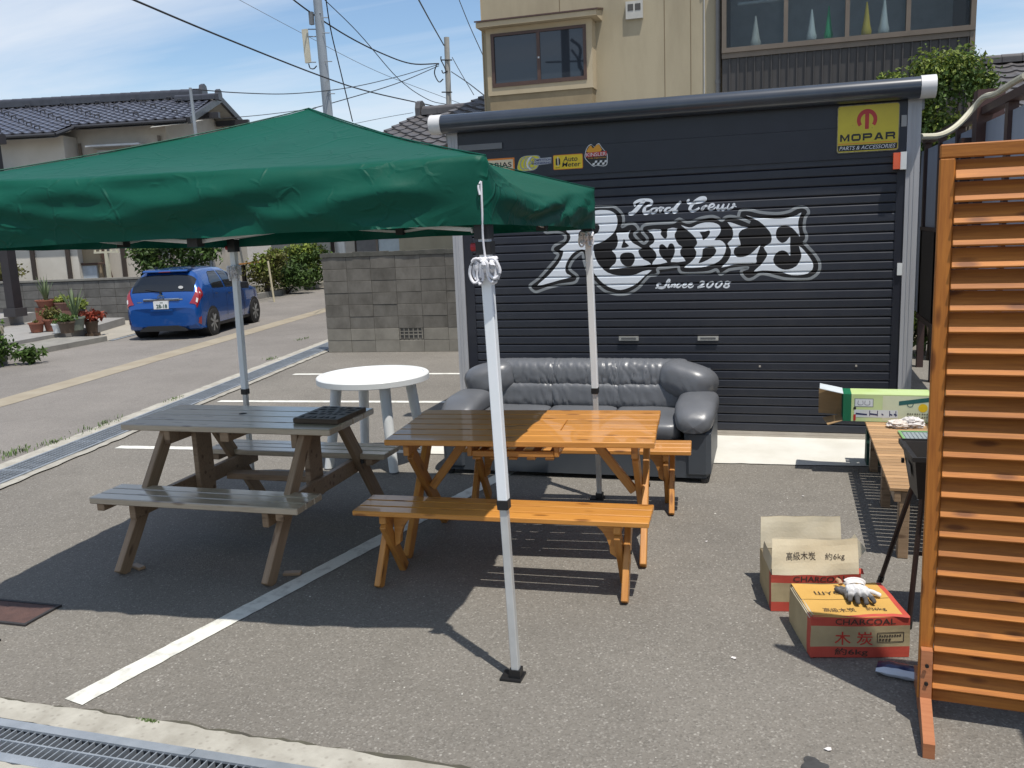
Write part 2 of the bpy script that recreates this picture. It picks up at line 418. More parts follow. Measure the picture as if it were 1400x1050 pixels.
# near drain: three grating panels
def grate_panel(x0, L, label):
    t = thing("drain_grate", label, "drain grate", (x0, 0, 0), 0, "grating panels of the near drain")
    y0, y1 = TY0 + .004, TY1 - .004
    f = MB(); f.box(0.002, L - .002, y1 - .045, y1, .006, .016); f.box(0.002, L - .002, y0, y0 + .045, .006, .016)
    f.box(0.002, L - .002, y1 - .012, y1 - .006, -.03, .006); f.box(0.002, L - .002, y0 + .006, y0 + .012, -.03, .006)
    f.build("frame", M_galv, t)
    mid = (y0 + y1) / 2
    r = MB(); r.box(.002, L - .002, mid - .004, mid + .004, -.012, .013); r.build("rail", M_galv, t)
    n = 32; bm_ = MB(); bm_.box(-.0025, .0025, y0 + .046, y1 - .046, -.022, .0095); me = bm_.mesh("bar"); me.materials.append(M_galv)
    for i in range(n): link("bar", me, None, t, (L * (i + .5) / n, 0, 0))
    return t
grate_panel(-4.07, 1.0, "steel drain grating panel at the very left of the near drain")
grate_panel(-3.07, 1.0, "steel drain grating panel in the bottom left corner, left of the joint")
grate_panel(-2.07, 1.0, "steel drain grating panel right of the joint, below the end of the white line")
grate_panel(-1.07, 1.0, "steel drain grating panel at the right end of the near drain")

# white parking lines
def line(a, b, wdt, label_seed):
    a = Vector(a); b = Vector(b); d = (b - a).normalized(); n = Vector((-d.y, d.x, 0)); L = (b - a).length
    mb = MB(); k = max(2, int(L / .05)); rg = random.Random(label_seed); L_ = []; R_ = []
    for i in range(k + 1):
        p = a + d * L * i / k; L_.append(p + n * (wdt / 2 + rg.uniform(-.003, .003))); R_.append(p - n * (wdt / 2 + rg.uniform(-.003, .003)))
    for i in range(k): mb.quad(R_[i] + Vector((0, 0, .004)), R_[i + 1] + Vector((0, 0, .004)), L_[i + 1] + Vector((0, 0, .004)), L_[i] + Vector((0, 0, .004)))
    return struct("parking_line", mb.mesh("parking_line"), M_paint)
line((-2.812, 2.70, 0), (-2.02, 6.40, 0), .115, 1)
line((-6.28, 8.66, 0), (-2.0, 9.0, 0), .10, 2)
line((-6.38, 10.49, 0), (-2.0, 10.83, 0), .10, 3)
line((-5.90, 6.56, 0), (-2.2, 6.86, 0), .10, 4)

# rusty inspection cover at the left edge
t = thing("inspection_cover", "rusty brown rectangular steel cover set flush in the asphalt at left", "cover", (-3.90, 3.365, 0), radians(1))
MB().box(-.28, .26, -.105, .105, 0, .008).build("plate", M_rust, t)
f = MB(); f.box(-.30, .28, .106, .122, 0, .011); f.box(-.30, .28, -.122, -.106, 0, .011); f.box(.261, .278, -.1055, .1055, 0, .011); f.box(-.30, -.281, -.1055, .1055, 0, .011)
f.build("frame", mat("cover_frame", (.05, .045, .045), .7, .3), t)

# ================================================================ road at the left and its gutter
GB = Vector((-5.952, 5.30, 0)); GD = Vector((-.1514, .9885, 0)).normalized(); GN = Vector((-GD.y, GD.x, 0))   # GN points to the road
def gp(s, off, z=0): return GB + GD * s + GN * off + Vector((0, 0, z))
S0, S1 = -14.0, 34.0
def gstrip(name, o0, o1, z, m, s0=S0, s1=S1, jit=0.0, seed=1, step=.1):
    rg = random.Random(seed); n = int((s1 - s0) / step) if jit else 1; mb = MB(); A = []; Bq = []
    for i in range(n + 1):
        s = s0 + (s1 - s0) * i / n; A.append(gp(s, o0 + rg.uniform(-jit, jit), z)); Bq.append(gp(s, o1 + rg.uniform(-jit, jit), z))
    for i in range(n): mb.quad(A[i], A[i + 1], Bq[i + 1], Bq[i])
    return struct(name, mb.mesh(name), m)
gstrip("road", .47, 5.55, .004, M_road)
gstrip("gutter_lip", -.085, .004, .012, M_conc, jit=.012, seed=3)
gstrip("gutter_kerb", .318, .475, .016, M_conc, jit=.012, seed=5)
gstrip("gutter_dark_sheet", .0, .322, .005, M_drain)  # flat sheet, its dark colour stands in for the shade below the gratings
gstrip("road_strip", 2.45, 2.86, .008, M_strip, jit=.01, seed=8, step=.3)
# two tar seams on the road
# grating panels in the gutter
fr = MB(); fr.box(.006, .03, .004, .992, .006, .022); fr.box(.29, .314, .004, .992, .006, .022); fr.box(.03, .29, .004, .016, .006, .022); fr.box(.03, .29, .98, .992, .006, .022)
fme = fr.mesh("frame"); fme.materials.append(M_galv)
br = MB()
for i in range(24): br.box(.03, .29, .03 + i * .0395, .037 + i * .0395, .008, .020)
for i in range(4): br.box(.07 + .055 * i, .077 + .055 * i, .016, .98, .007, .0215)
bme = br.mesh("bars"); bme.materials.append(M_galv)
ang = math.atan2(GN.y, GN.x)
for i in range(-3, 20):
    p = gp(i + .4, 0)
    t = thing("gutter_grate", "long narrow steel gutter grating between the road and the parking lot", "drain grate", p, ang, "grating panels of the roadside gutter")
    # local X across the gutter, local Y back along it
    t.rotation_euler = (0, 0, ang); t.location = gp(i + 1.4, 0)
    link("frame", fme, None, t); o = link("bars", bme, None, t); o["kind"] = "stuff"

# weeds along the gutter kerb
def grass_tuft(label, p, n, r, h, seed):
    rg = random.Random(seed); mb = MB()
    for i in range(n):
        a = rg.uniform(0, 2 * pi); q = Vector((rg.gauss(0, r), rg.gauss(0, r * .35), 0)); L = h * .45 * rg.uniform(.4, 1); lean = Vector((cos(a), sin(a), 0)) * L * .5; w_ = Vector((-sin(a), cos(a), 0)) * .004
        mb.add([q - w_, q + w_, q + lean * .5 + w_ + Vector((0, 0, L * .7)), q + lean + Vector((0, 0, L)), q + lean * .5 - w_ + Vector((0, 0, L * .7))], [(0, 1, 2, 4), (4, 2, 3)])
    t = mb.build("weed_tuft", M_grass, None, p, (0, 0, math.atan2(GD.y, GD.x)))
    return tag(t, label, "weed", "weeds growing along the gutter kerb", "stuff")
for i, (x, y, n, r, h, lb) in enumerate([(413 / 1, 465, 60, .12, .07, "low green weeds at the foot of the grey block wall by the gutter"), (140, 583, 90, .16, .09, "longest patch of green weeds along the gutter kerb, left of the brown table"),
        (70, 608, 60, .10, .08, "small green weeds on the gutter kerb between two larger patches"), (18, 622, 110, .14, .10, "bushy green weeds on the gutter kerb at the left edge of the picture"), (240, 547, 50, .10, .06, "sparse weeds on the gutter kerb just beyond the brown picnic table"), (370, 492, 50, .1, .08, "small weed on the gutter kerb beside the rear tent leg")]):
    grass_tuft(lb, G(x, y) + Vector((0, 0, .012)), n, r, h, i + 3)
tag(MB().build("moss_patch", M_grass) if False else foliage("moss_patch", M_grass, None, [((-2.38, 2.635, .012), (.06, .015, .008), 1)], 120, .008, 3), "small patch of green moss in the joint near the end of the white line", "moss", None, "stuff")

# pebbles scattered on the asphalt
pb = MB(); rg = random.Random(5)
for i in range(90):
    x = rg.uniform(-2.6, .9); y = rg.uniform(2.7, 6.6); r = rg.uniform(.002, .006) if i > 8 else rg.uniform(.006, .009)
    pts = [(x + r * rg.uniform(.7, 1.1) * cos(k * pi / 3), y + r * rg.uniform(.7, 1.1) * sin(k * pi / 3), .001) for k in range(6)]
    pb.add(pts + [(x, y, r * .7)], [(k, (k + 1) % 6, 6) for k in range(6)])
tag(pb.build("loose_grit", mat("grit", (.55, .53, .48), .9, isl=.3, objvar=0)), kind="stuff")

# oil stain and tyre dirt near the screen: flat mark on the asphalt
def blot(label, c, rx, ry, seed, m):
    rg = random.Random(seed); n = 26; mb = MB(); k = [1 + .22 * sin(3 * 2 * pi * i / n + seed) + rg.uniform(-.12, .12) for i in range(n)]
    mb.add([(c[0] + rx * k[i] * cos(2 * pi * i / n), c[1] + ry * k[i] * sin(2 * pi * i / n), .004) for i in range(n)], [tuple(range(n))])
    return tag(mb.build("oil_stain", m), label, "stain")
blot("dark round oil stain on the asphalt at the bottom edge", G(1112, 1046), .04, .04, 2, mat("oil", (.035, .034, .033), .6, color2=(.06, .06, .06), nscale=30))

# ================================================================ left side of the road: steps, platforms
mb = MB(); mb.poly_prism([(-13.6, 11.35), (-12.36, 11.45), (-12.40, 13.86), (-13.62, 13.75)], 'z', -.02, .10); struct("step", mb.mesh("step"), M_kerb)
mb = MB(); mb.poly_prism([(-26, 10.4), (-13.2, 11.6), (-13.52, 14.6), (-14.3, 16.6), (-26, 16.4)], 'z', -.02, .17); struct("platform", mb.mesh("platform"), M_plat)
mb = MB(); mb.poly_prism([(-26, 14.2), (-15.9, 14.7), (-16.4, 16.2), (-26, 15.9)], 'z', .168, .36); struct("platform", mb.mesh("platform"), M_plat)
mb = MB(); mb.poly_prism([(-13.6, 13.7), (-12.4, 13.86), (-13.4, 18.5), (-24, 17.5), (-24, 15)], 'z', -.02, .012); struct("yard_paving", mb.mesh("yard_paving"), M_lotside)
mb = MB(); mb.quad((-12.42, 13.9, .012), (-12.30, 13.9, .012), (-12.85, 16.2, .012), (-12.98, 16.2, .012)); struct("drain_cover_strip", mb.mesh("drain_cover_strip"), M_galv)

# ================================================================ garage with a roller shutter
GF = 7.67
M_slat = mat("shutter_slat", (0.020, 0.023, 0.033), 0.42, 0.0, color2=(.031, .033, .041), nscale=2.2, spec=.5, objvar=.12, bump=.06, bscale=18, stretch=(2.5, 1, 1), detail=8, contrast=(.45, .85))
M_dark = mat("garage_dark", (0.018, 0.020, 0.030), 0.40, 0.0, var=.15, objvar=.05)
M_col = mat("garage_column", (0.40, 0.40, 0.41), 0.5, 0.0, color2=(0.34, 0.34, 0.35), nscale=3, stretch=(6, 6, .6))
M_cap = mat("garage_cap", (0.66, 0.65, 0.65), 0.45, color2=(.58, .57, .56))
M_tube = mat("garage_hood", (0.030, 0.038, 0.052), 0.28, 0.0, var=.15, spec=.6, coat=.3)
M_alu = mat("aluminium_rail", (0.52, 0.48, 0.42), 0.45, 0.3, color2=(.44, .40, .35))
M_bodyg = mat("garage_side", (0.30, 0.31, 0.32), 0.6)
M_white = mat("white_plastic", (0.74, 0.75, 0.74), 0.4, color2=(.66, .67, .65), nscale=4)
garage = thing("garage", "grey prefab garage with a black roller shutter painted with white lettering", "garage", (0, GF, 0))
GX0, GX1 = -2.908, .970
b = MB(); b.box(GX0 + .03, GX1 - .03, .09, 5.2, 0, 2.62); b.box(GX0 - .02, GX1 + .02, .02, 5.3, 2.621, 2.70); b.build("body", M_bodyg, garage)
def column(x0, x1, mirror):
    c = MB(); c.box(x0, x1, .0, .10, 0, 2.70)
    for k in (.36, .64): c.box(x0 + (x1 - x0) * k - .003, x0 + (x1 - x0) * k + .003, -.004, .0, 0.01, 2.66)
    return c.build("column", M_col, garage)
column(GX0, -2.815, 0); column(.872, GX1, 1)
g_ = MB(); g_.box(-2.813, -2.725, .012, .085, 0, 2.28); g_.build("guide_rail", M_dark, garage)
g_ = MB(); g_.box(.81, .870, .012, .085, 0, 2.28); g_.build("guide_rail", M_dark, garage)
f = MB(); f.box(-2.813, .870, .004, .085, 2.282, 2.520); f.box(-2.813, .870, .010, .085, 2.522, 2.76); f.build("fascia", M_dark, garage)
# hood: rounded tube along the top
hd = MB(); prof = []
for k in range(18):
    a = 2 * pi * k / 18; prof.append((-.055 + .085 * cos(a), 2.775 + .080 * sin(a)))
hd.poly_prism(prof, 'x', -2.925, .944); hd.smooth = [False, False] + [True] * 18
hd.build("hood", M_tube, garage)
for xa, xb in ((-3.032, -2.926), (.945, 1.052)):
    c = MB(); pr = [(-.055 + .091 * cos(2 * pi * k / 18), 2.775 + .085 * sin(2 * pi * k / 18)) for k in range(18)]
    c.poly_prism(pr, 'x', xa, xb); c.smooth = [False, False] + [True] * 18
    c.build("end_cap", M_cap, garage)
# curtain of slats
SP = .075; Z0 = .055; NS = 30
PROF = [(0.0, .030), (.004, .0215), (.010, .0185), (.060, .0195), (.066, .0225), (.0715, .0335), (.075, .030)]   # (height in the slat, y)
def prof_y(z):
    u = (z - Z0) % SP
    for (a, ya), (b_, yb) in zip(PROF, PROF[1:]):
        if a <= u <= b_: return ya + (yb - ya) * (u - a) / (b_ - a)
    return .03
sm = MB(); X0, X1 = -2.735, .822
vs = [(X0, y, h) for h, y in PROF] + [(X1, y, h) for h, y in PROF]; n = len(PROF)
sm.add(vs, [(i, n + i, n + i + 1, i + 1) for i in range(n - 1)])
me = sm.mesh("slat"); me.materials.append(M_slat)
curtain = link("shutter", None, None, garage)
for i in range(NS): link("slat", me, None, curtain, (0, 0, Z0 + i * SP))
r = MB(); r.box(X0 + .003, X1 - .003, .0165, .05, .030, .0535); r.box(X0 + .003, X1 - .003, .010, .05, .004, .0285); r.build("bottom_rail", M_alu, curtain)
# back face of the curtain is dark room: the body box stands behind
for hx in (-1.315, -.635):
    h = MB(); h.box(-.086, .086, -.004, .016, -.018, .018); o = h.build("handle", mat("handle_steel", (.58, .57, .53), .35, .6), curtain, (hx, .004, .857))
    # finger slot
    h2 = MB(); h2.box(-.064, .064, -.0065, -.0045, -.008, .009); h2.v = [(v[0] + hx, v[1] + .004, v[2] + .857) for v in h2.v]; h2.build("finger_slot", mat("slot_dark", (.12, .12, .12), .6), curtain)
k = MB(); k.box(-.215, -.20, .012, .03, .61, .625); k.box(.545, .56, .012, .03, .62, .635); k.build("lock_stud", M_alu, curtain)
v = MB(); v.box(-2.806, -2.400, -.004, .003, 2.540, 2.590); v.build("vent_strip", mat("vent_grey", (.17, .175, .18), .6), garage)
v = MB(); v.box(.828, .866, -.004, .009, 2.50, 2.585); v.build("label_plate", mat("plate_grey", (.38, .37, .35), .5), garage)
v = MB(); v.box(.835, .871, -.006, .011, 1.36, 1.455); v.build("label_plate", M_white, garage)
# orange warning lamp
l = thing("warning_lamp", "orange flashing warning lamp on a white box beside the yellow sign", "lamp", (.82, GF, 2.24))
m1 = MB(); m1.box(.006, .050, -.055, .003, -.064, .068); m1.build("housing", M_white, l)
m2 = MB(); m2.box(-.046, .004, -.06, -.002, -.060, .064); m2.build("lens", mat("orange_lens", (.72, .085, .012), .25, spec=.7, coat=.5), l)
# apron
mb = MB(); rgA = random.Random(3); xs = [-2.98 + 4.0 * i / 60 for i in range(61)]
fy = [6.74 + .05 * (i / 60) ** 2 * 3 + rgA.uniform(-.008, .008) for i in range(61)]
for i in range(60):
    mb.quad((xs[i], fy[i], .007), (xs[i + 1], fy[i + 1], .007), (xs[i + 1], 7.765, .010), (xs[i], 7.765, .010))
struct("apron", mb.mesh("apron"), M_apron)

# ---------------------------------------------------------------- painted lettering, laid on the slats' own profile
M_pw = mat("paint_white", (0.72, 0.76, 0.80), 0.5, color2=(.66, .70, .74), nscale=3, objvar=0)
M_pg = mat("paint_grey", (0.26, 0.28, 0.29), 0.5, objvar=0)
M_pk = mat("paint_black", (0.006, 0.005, 0.006), 0.5, objvar=0)
cuts = sorted(set(round(Z0 + i * SP + h, 5) for i in range(14, NS) for h, _ in PROF))
def lay_on_slats(vs, fs, m, name, lift):
    """(x, z) shapes in garage space, cut along the slats and pressed onto them"""
    me = bpy.data.meshes.new(name); me.from_pydata([(p[0], 0, p[1]) for p in vs], [], fs)
    bm = bmesh.new(); bm.from_mesh(me)
    zs = [v.co.z for v in bm.verts]; lo, hi = min(zs), max(zs)
    for c in cuts:
        if lo < c < hi:
            bmesh.ops.bisect_plane(bm, geom=bm.verts[:] + bm.edges[:] + bm.faces[:], plane_co=(0, 0, c), plane_no=(0, 0, 1))
    for v in bm.verts: v.co.y = prof_y(v.co.z) - lift
    bmesh.ops.recalc_face_normals(bm, faces=bm.faces)
    bm.to_mesh(me); bm.free(); me.update()
    return link(name, me, m, curtain)
def ribbon(pts, wid):
    mb = MB(); ribbon2d(mb, pts, wid); return [(v[0], v[2]) for v in mb.v], mb.f
LOGO = dict(
    R=[(-1.855, 1.816), (-1.818, 1.77), (-1.819, 1.73), (-1.854, 1.69), (-1.915, 1.645), (-1.886, 1.634), (-1.891, 1.593), (-1.928, 1.528), (-1.999, 1.447), (-2.053, 1.399), (-2.133, 1.333), (-2.046, 1.348), (-1.924, 1.379), (-1.812, 1.406), (-1.854, 1.431), (-1.87, 1.469), (-1.86, 1.518), (-1.833, 1.567), (-1.789, 1.615), (-1.738, 1.637), (-1.692, 1.636), (-1.672, 1.57), (-1.633, 1.471), (-1.585, 1.396), (-1.519, 1.33), (-1.445, 1.295), (-1.379, 1.282), (-1.305, 1.301), (-1.231, 1.34), (-1.173, 1.395), (-1.108, 1.446), (-1.181, 1.44), (-1.246, 1.413), (-1.328, 1.403), (-1.41, 1.409), (-1.492, 1.435), (-1.549, 1.485), (-1.589, 1.544), (-1.608, 1.617), (-1.611, 1.674), (-1.544, 1.696), (-1.477, 1.734), (-1.427, 1.78), (-1.401, 1.835), (-1.396, 1.883), (-1.412, 1.931), (-1.456, 1.961), (-1.513, 1.971), (-1.579, 1.97), (-1.646, 1.953), (-1.713, 1.92), (-1.79, 1.866)],
    Rh=[(-1.657, 1.841), (-1.615, 1.85), (-1.565, 1.85), (-1.554, 1.817), (-1.575, 1.778), (-1.634, 1.756), (-1.701, 1.738), (-1.743, 1.755), (-1.733, 1.792), (-1.699, 1.823)],
    A=[(-1.407, 1.772), (-1.35, 1.773), (-1.305, 1.776), (-1.285, 1.795), (-1.303, 1.752), (-1.298, 1.72), (-1.262, 1.679), (-1.19, 1.636), (-1.219, 1.621), (-1.215, 1.589), (-1.183, 1.544), (-1.112, 1.497), (-1.29, 1.479), (-1.475, 1.463), (-1.425, 1.511), (-1.413, 1.547), (-1.419, 1.587), (-1.451, 1.623), (-1.426, 1.632), (-1.405, 1.659), (-1.396, 1.699), (-1.4, 1.739)],
    Ah=[[(-1.344, 1.721), (-1.331, 1.689), (-1.299, 1.656), (-1.365, 1.642), (-1.356, 1.682)], [(-1.362, 1.594), (-1.329, 1.603), (-1.28, 1.599), (-1.256, 1.574), (-1.253, 1.534), (-1.274, 1.495), (-1.298, 1.483), (-1.331, 1.486), (-1.363, 1.509), (-1.381, 1.546), (-1.378, 1.574)]],
    M=[(-1.14, 1.787), (-1.028, 1.789), (-1.029, 1.75), (-1.005, 1.718), (-0.989, 1.708), (-0.973, 1.732), (-0.969, 1.791), (-0.89, 1.792), (-0.91, 1.746), (-0.906, 1.706), (-0.879, 1.658), (-0.848, 1.634), (-0.865, 1.607), (-0.86, 1.563), (-0.821, 1.516), (-0.944, 1.511), (-0.927, 1.549), (-0.91, 1.596), (-0.915, 1.644), (-0.934, 1.668), (-0.958, 1.661), (-0.974, 1.626), (-0.99, 1.646), (-1.014, 1.664), (-1.038, 1.655), (-1.043, 1.624), (-1.042, 1.592), (-1.015, 1.544), (-0.975, 1.509), (-1.104, 1.494), (-1.071, 1.545), (-1.066, 1.577), (-1.086, 1.613), (-1.126, 1.65), (-1.093, 1.673), (-1.081, 1.704), (-1.1, 1.753)],
    B=[(-0.858, 1.818), (-0.815, 1.801), (-0.769, 1.795), (-0.722, 1.817), (-0.66, 1.831), (-0.591, 1.827), (-0.545, 1.806), (-0.53, 1.771), (-0.541, 1.732), (-0.583, 1.683), (-0.537, 1.682), (-0.499, 1.653), (-0.487, 1.614), (-0.506, 1.553), (-0.545, 1.507), (-0.614, 1.477), (-0.692, 1.46), (-0.833, 1.461), (-0.786, 1.498), (-0.742, 1.544), (-0.731, 1.591), (-0.75, 1.627), (-0.726, 1.653), (-0.73, 1.692), (-0.769, 1.741), (-0.815, 1.781)],
    Bh=[[(-0.703, 1.754), (-0.66, 1.756), (-0.626, 1.766), (-0.618, 1.747), (-0.637, 1.713), (-0.676, 1.687), (-0.684, 1.722)], [(-0.676, 1.612), (-0.63, 1.627), (-0.591, 1.627), (-0.572, 1.609), (-0.568, 1.586), (-0.591, 1.551), (-0.645, 1.517), (-0.715, 1.494), (-0.684, 1.55)]],
    L=[(-0.476, 1.827), (-0.415, 1.811), (-0.362, 1.789), (-0.309, 1.777), (-0.354, 1.762), (-0.384, 1.733), (-0.384, 1.694), (-0.369, 1.636), (-0.414, 1.614), (-0.425, 1.572), (-0.406, 1.544), (-0.376, 1.535), (-0.315, 1.545), (-0.263, 1.582), (-0.211, 1.631), (-0.233, 1.566), (-0.244, 1.52), (-0.247, 1.482), (-0.353, 1.479), (-0.429, 1.475), (-0.525, 1.454), (-0.483, 1.496), (-0.452, 1.549), (-0.448, 1.596), (-0.475, 1.651), (-0.445, 1.681), (-0.43, 1.719), (-0.437, 1.773)],
    E=[(-0.329, 1.876), (-0.257, 1.856), (-0.153, 1.844), (-0.057, 1.838), (0.016, 1.846), (0.067, 1.859), (0.106, 1.88), (0.089, 1.836), (0.082, 1.776), (0.098, 1.689), (0.069, 1.724), (0.032, 1.763), (-0.02, 1.782), (-0.071, 1.767), (-0.089, 1.73), (-0.085, 1.684), (-0.055, 1.649), (-0.033, 1.642), (-0.004, 1.658), (0.022, 1.691), (0.022, 1.627), (0.024, 1.536), (-0.002, 1.567), (-0.04, 1.582), (-0.084, 1.562), (-0.109, 1.509), (-0.09, 1.462), (-0.038, 1.428), (0.014, 1.425), (0.073, 1.45), (0.105, 1.503), (0.111, 1.548), (0.092, 1.613), (0.144, 1.562), (0.196, 1.485), (0.204, 1.439), (0.183, 1.402), (0.132, 1.38), (0.037, 1.378), (-0.037, 1.403), (-0.112, 1.416), (-0.194, 1.422), (-0.262, 1.416), (-0.209, 1.465), (-0.165, 1.526), (-0.158, 1.564), (-0.185, 1.611), (-0.129, 1.647), (-0.126, 1.708), (-0.16, 1.763), (-0.227, 1.826)],
    G1=[(-2.051, 1.811), (-2.022, 1.794), (-1.961, 1.8), (-1.902, 1.79), (-1.861, 1.764), (-1.87, 1.723), (-1.922, 1.7), (-1.966, 1.677), (-1.98, 1.645), (-1.955, 1.619), (-1.93, 1.602), (-1.961, 1.554), (-2.015, 1.497), (-2.113, 1.4), (-2.194, 1.343), (-2.199, 1.318), (-2.17, 1.288), (-2.135, 1.279), (-2.047, 1.307), (-1.934, 1.334), (-1.797, 1.352), (-1.762, 1.384), (-1.765, 1.417), (-1.827, 1.468), (-1.826, 1.501), (-1.791, 1.557), (-1.73, 1.605), (-1.709, 1.604), (-1.698, 1.538), (-1.667, 1.439), (-1.627, 1.373), (-1.529, 1.281), (-1.446, 1.25), (-1.38, 1.241), (-1.306, 1.252), (-1.223, 1.299), (-1.165, 1.363), (-1.125, 1.398), (-1.073, 1.405), (-1.052, 1.425), (-1.056, 1.457), (-0.976, 1.465), (-0.888, 1.473), (-0.873, 1.436), (-0.826, 1.412), (-0.646, 1.415), (-0.568, 1.437), (-0.545, 1.405), (-0.522, 1.4), (-0.476, 1.427), (-0.452, 1.436), (-0.36, 1.446), (-0.307, 1.446), (-0.345, 1.434), (-0.364, 1.415), (-0.352, 1.383), (-0.314, 1.351), (-0.269, 1.358), (-0.209, 1.392), (-0.149, 1.386), (-0.074, 1.365), (0.0, 1.348), (0.148, 1.341), (0.206, 1.359), (0.248, 1.4), (0.254, 1.468), (0.224, 1.53), (0.165, 1.6), (0.128, 1.639)],
    G2=[(0.128, 1.639), (0.146, 1.661), (0.149, 1.698), (0.13, 1.752), (0.136, 1.834), (0.16, 1.87), (0.153, 1.904), (0.116, 1.925), (0.066, 1.919), (0.008, 1.892), (-0.08, 1.881), (-0.198, 1.893), (-0.288, 1.916), (-0.348, 1.922), (-0.378, 1.909), (-0.389, 1.867)],
    G3=[(-0.294, 1.817), (-0.347, 1.842), (-0.392, 1.86), (-0.453, 1.874), (-0.498, 1.864), (-0.521, 1.842), (-0.559, 1.866), (-0.605, 1.88), (-0.691, 1.87), (-0.768, 1.842), (-0.807, 1.839), (-0.838, 1.852), (-0.87, 1.869), (-0.901, 1.855), (-0.933, 1.841), (-1.083, 1.839), (-1.163, 1.83), (-1.188, 1.807), (-1.184, 1.771), (-1.141, 1.714), (-1.169, 1.676), (-1.213, 1.705), (-1.253, 1.758), (-1.216, 1.788), (-1.228, 1.821), (-1.26, 1.846), (-1.308, 1.844), (-1.357, 1.822), (-1.344, 1.857), (-1.347, 1.913), (-1.379, 1.961), (-1.427, 1.995), (-1.48, 1.998), (-1.578, 2.002), (-1.645, 1.989), (-1.729, 1.953), (-1.815, 1.892)],
    blk=[(-2.022, 1.794), (-1.902, 1.79), (-1.861, 1.764), (-1.87, 1.723), (-1.966, 1.677), (-1.98, 1.645), (-1.934, 1.602), (-2.015, 1.497), (-2.194, 1.343), (-2.199, 1.318), (-2.17, 1.288), (-2.135, 1.279), (-1.934, 1.334), (-1.797, 1.352), (-1.762, 1.384), (-1.765, 1.417), (-1.827, 1.468), (-1.826, 1.501), (-1.791, 1.557), (-1.73, 1.605), (-1.698, 1.571), (-1.667, 1.439), (-1.627, 1.373), (-1.529, 1.281), (-1.38, 1.241), (-1.306, 1.252), (-1.223, 1.299), (-1.125, 1.398), (-1.052, 1.425), (-0.889, 1.445), (-0.826, 1.412), (-0.646, 1.415), (-0.568, 1.437), (-0.522, 1.4), (-0.36, 1.446), (-0.364, 1.415), (-0.352, 1.383), (-0.314, 1.351), (-0.209, 1.392), (0.0, 1.348), (0.148, 1.341), (0.206, 1.359), (0.248, 1.4), (0.254, 1.468), (0.224, 1.53), (0.128, 1.639), (0.149, 1.698), (0.13, 1.752), (0.136, 1.834), (0.16, 1.87), (0.153, 1.904), (0.116, 1.925), (0.008, 1.892), (-0.08, 1.881), (-0.288, 1.916), (-0.348, 1.922), (-0.378, 1.909), (-0.389, 1.867), (-0.453, 1.874), (-0.521, 1.842), (-0.605, 1.88), (-0.768, 1.842), (-0.87, 1.869), (-0.933, 1.841), (-1.163, 1.83), (-1.204, 1.812), (-1.26, 1.846), (-1.357, 1.822), (-1.347, 1.913), (-1.379, 1.961), (-1.427, 1.995), (-1.578, 2.002), (-1.729, 1.953), (-1.857, 1.869), (-1.986, 1.833)],
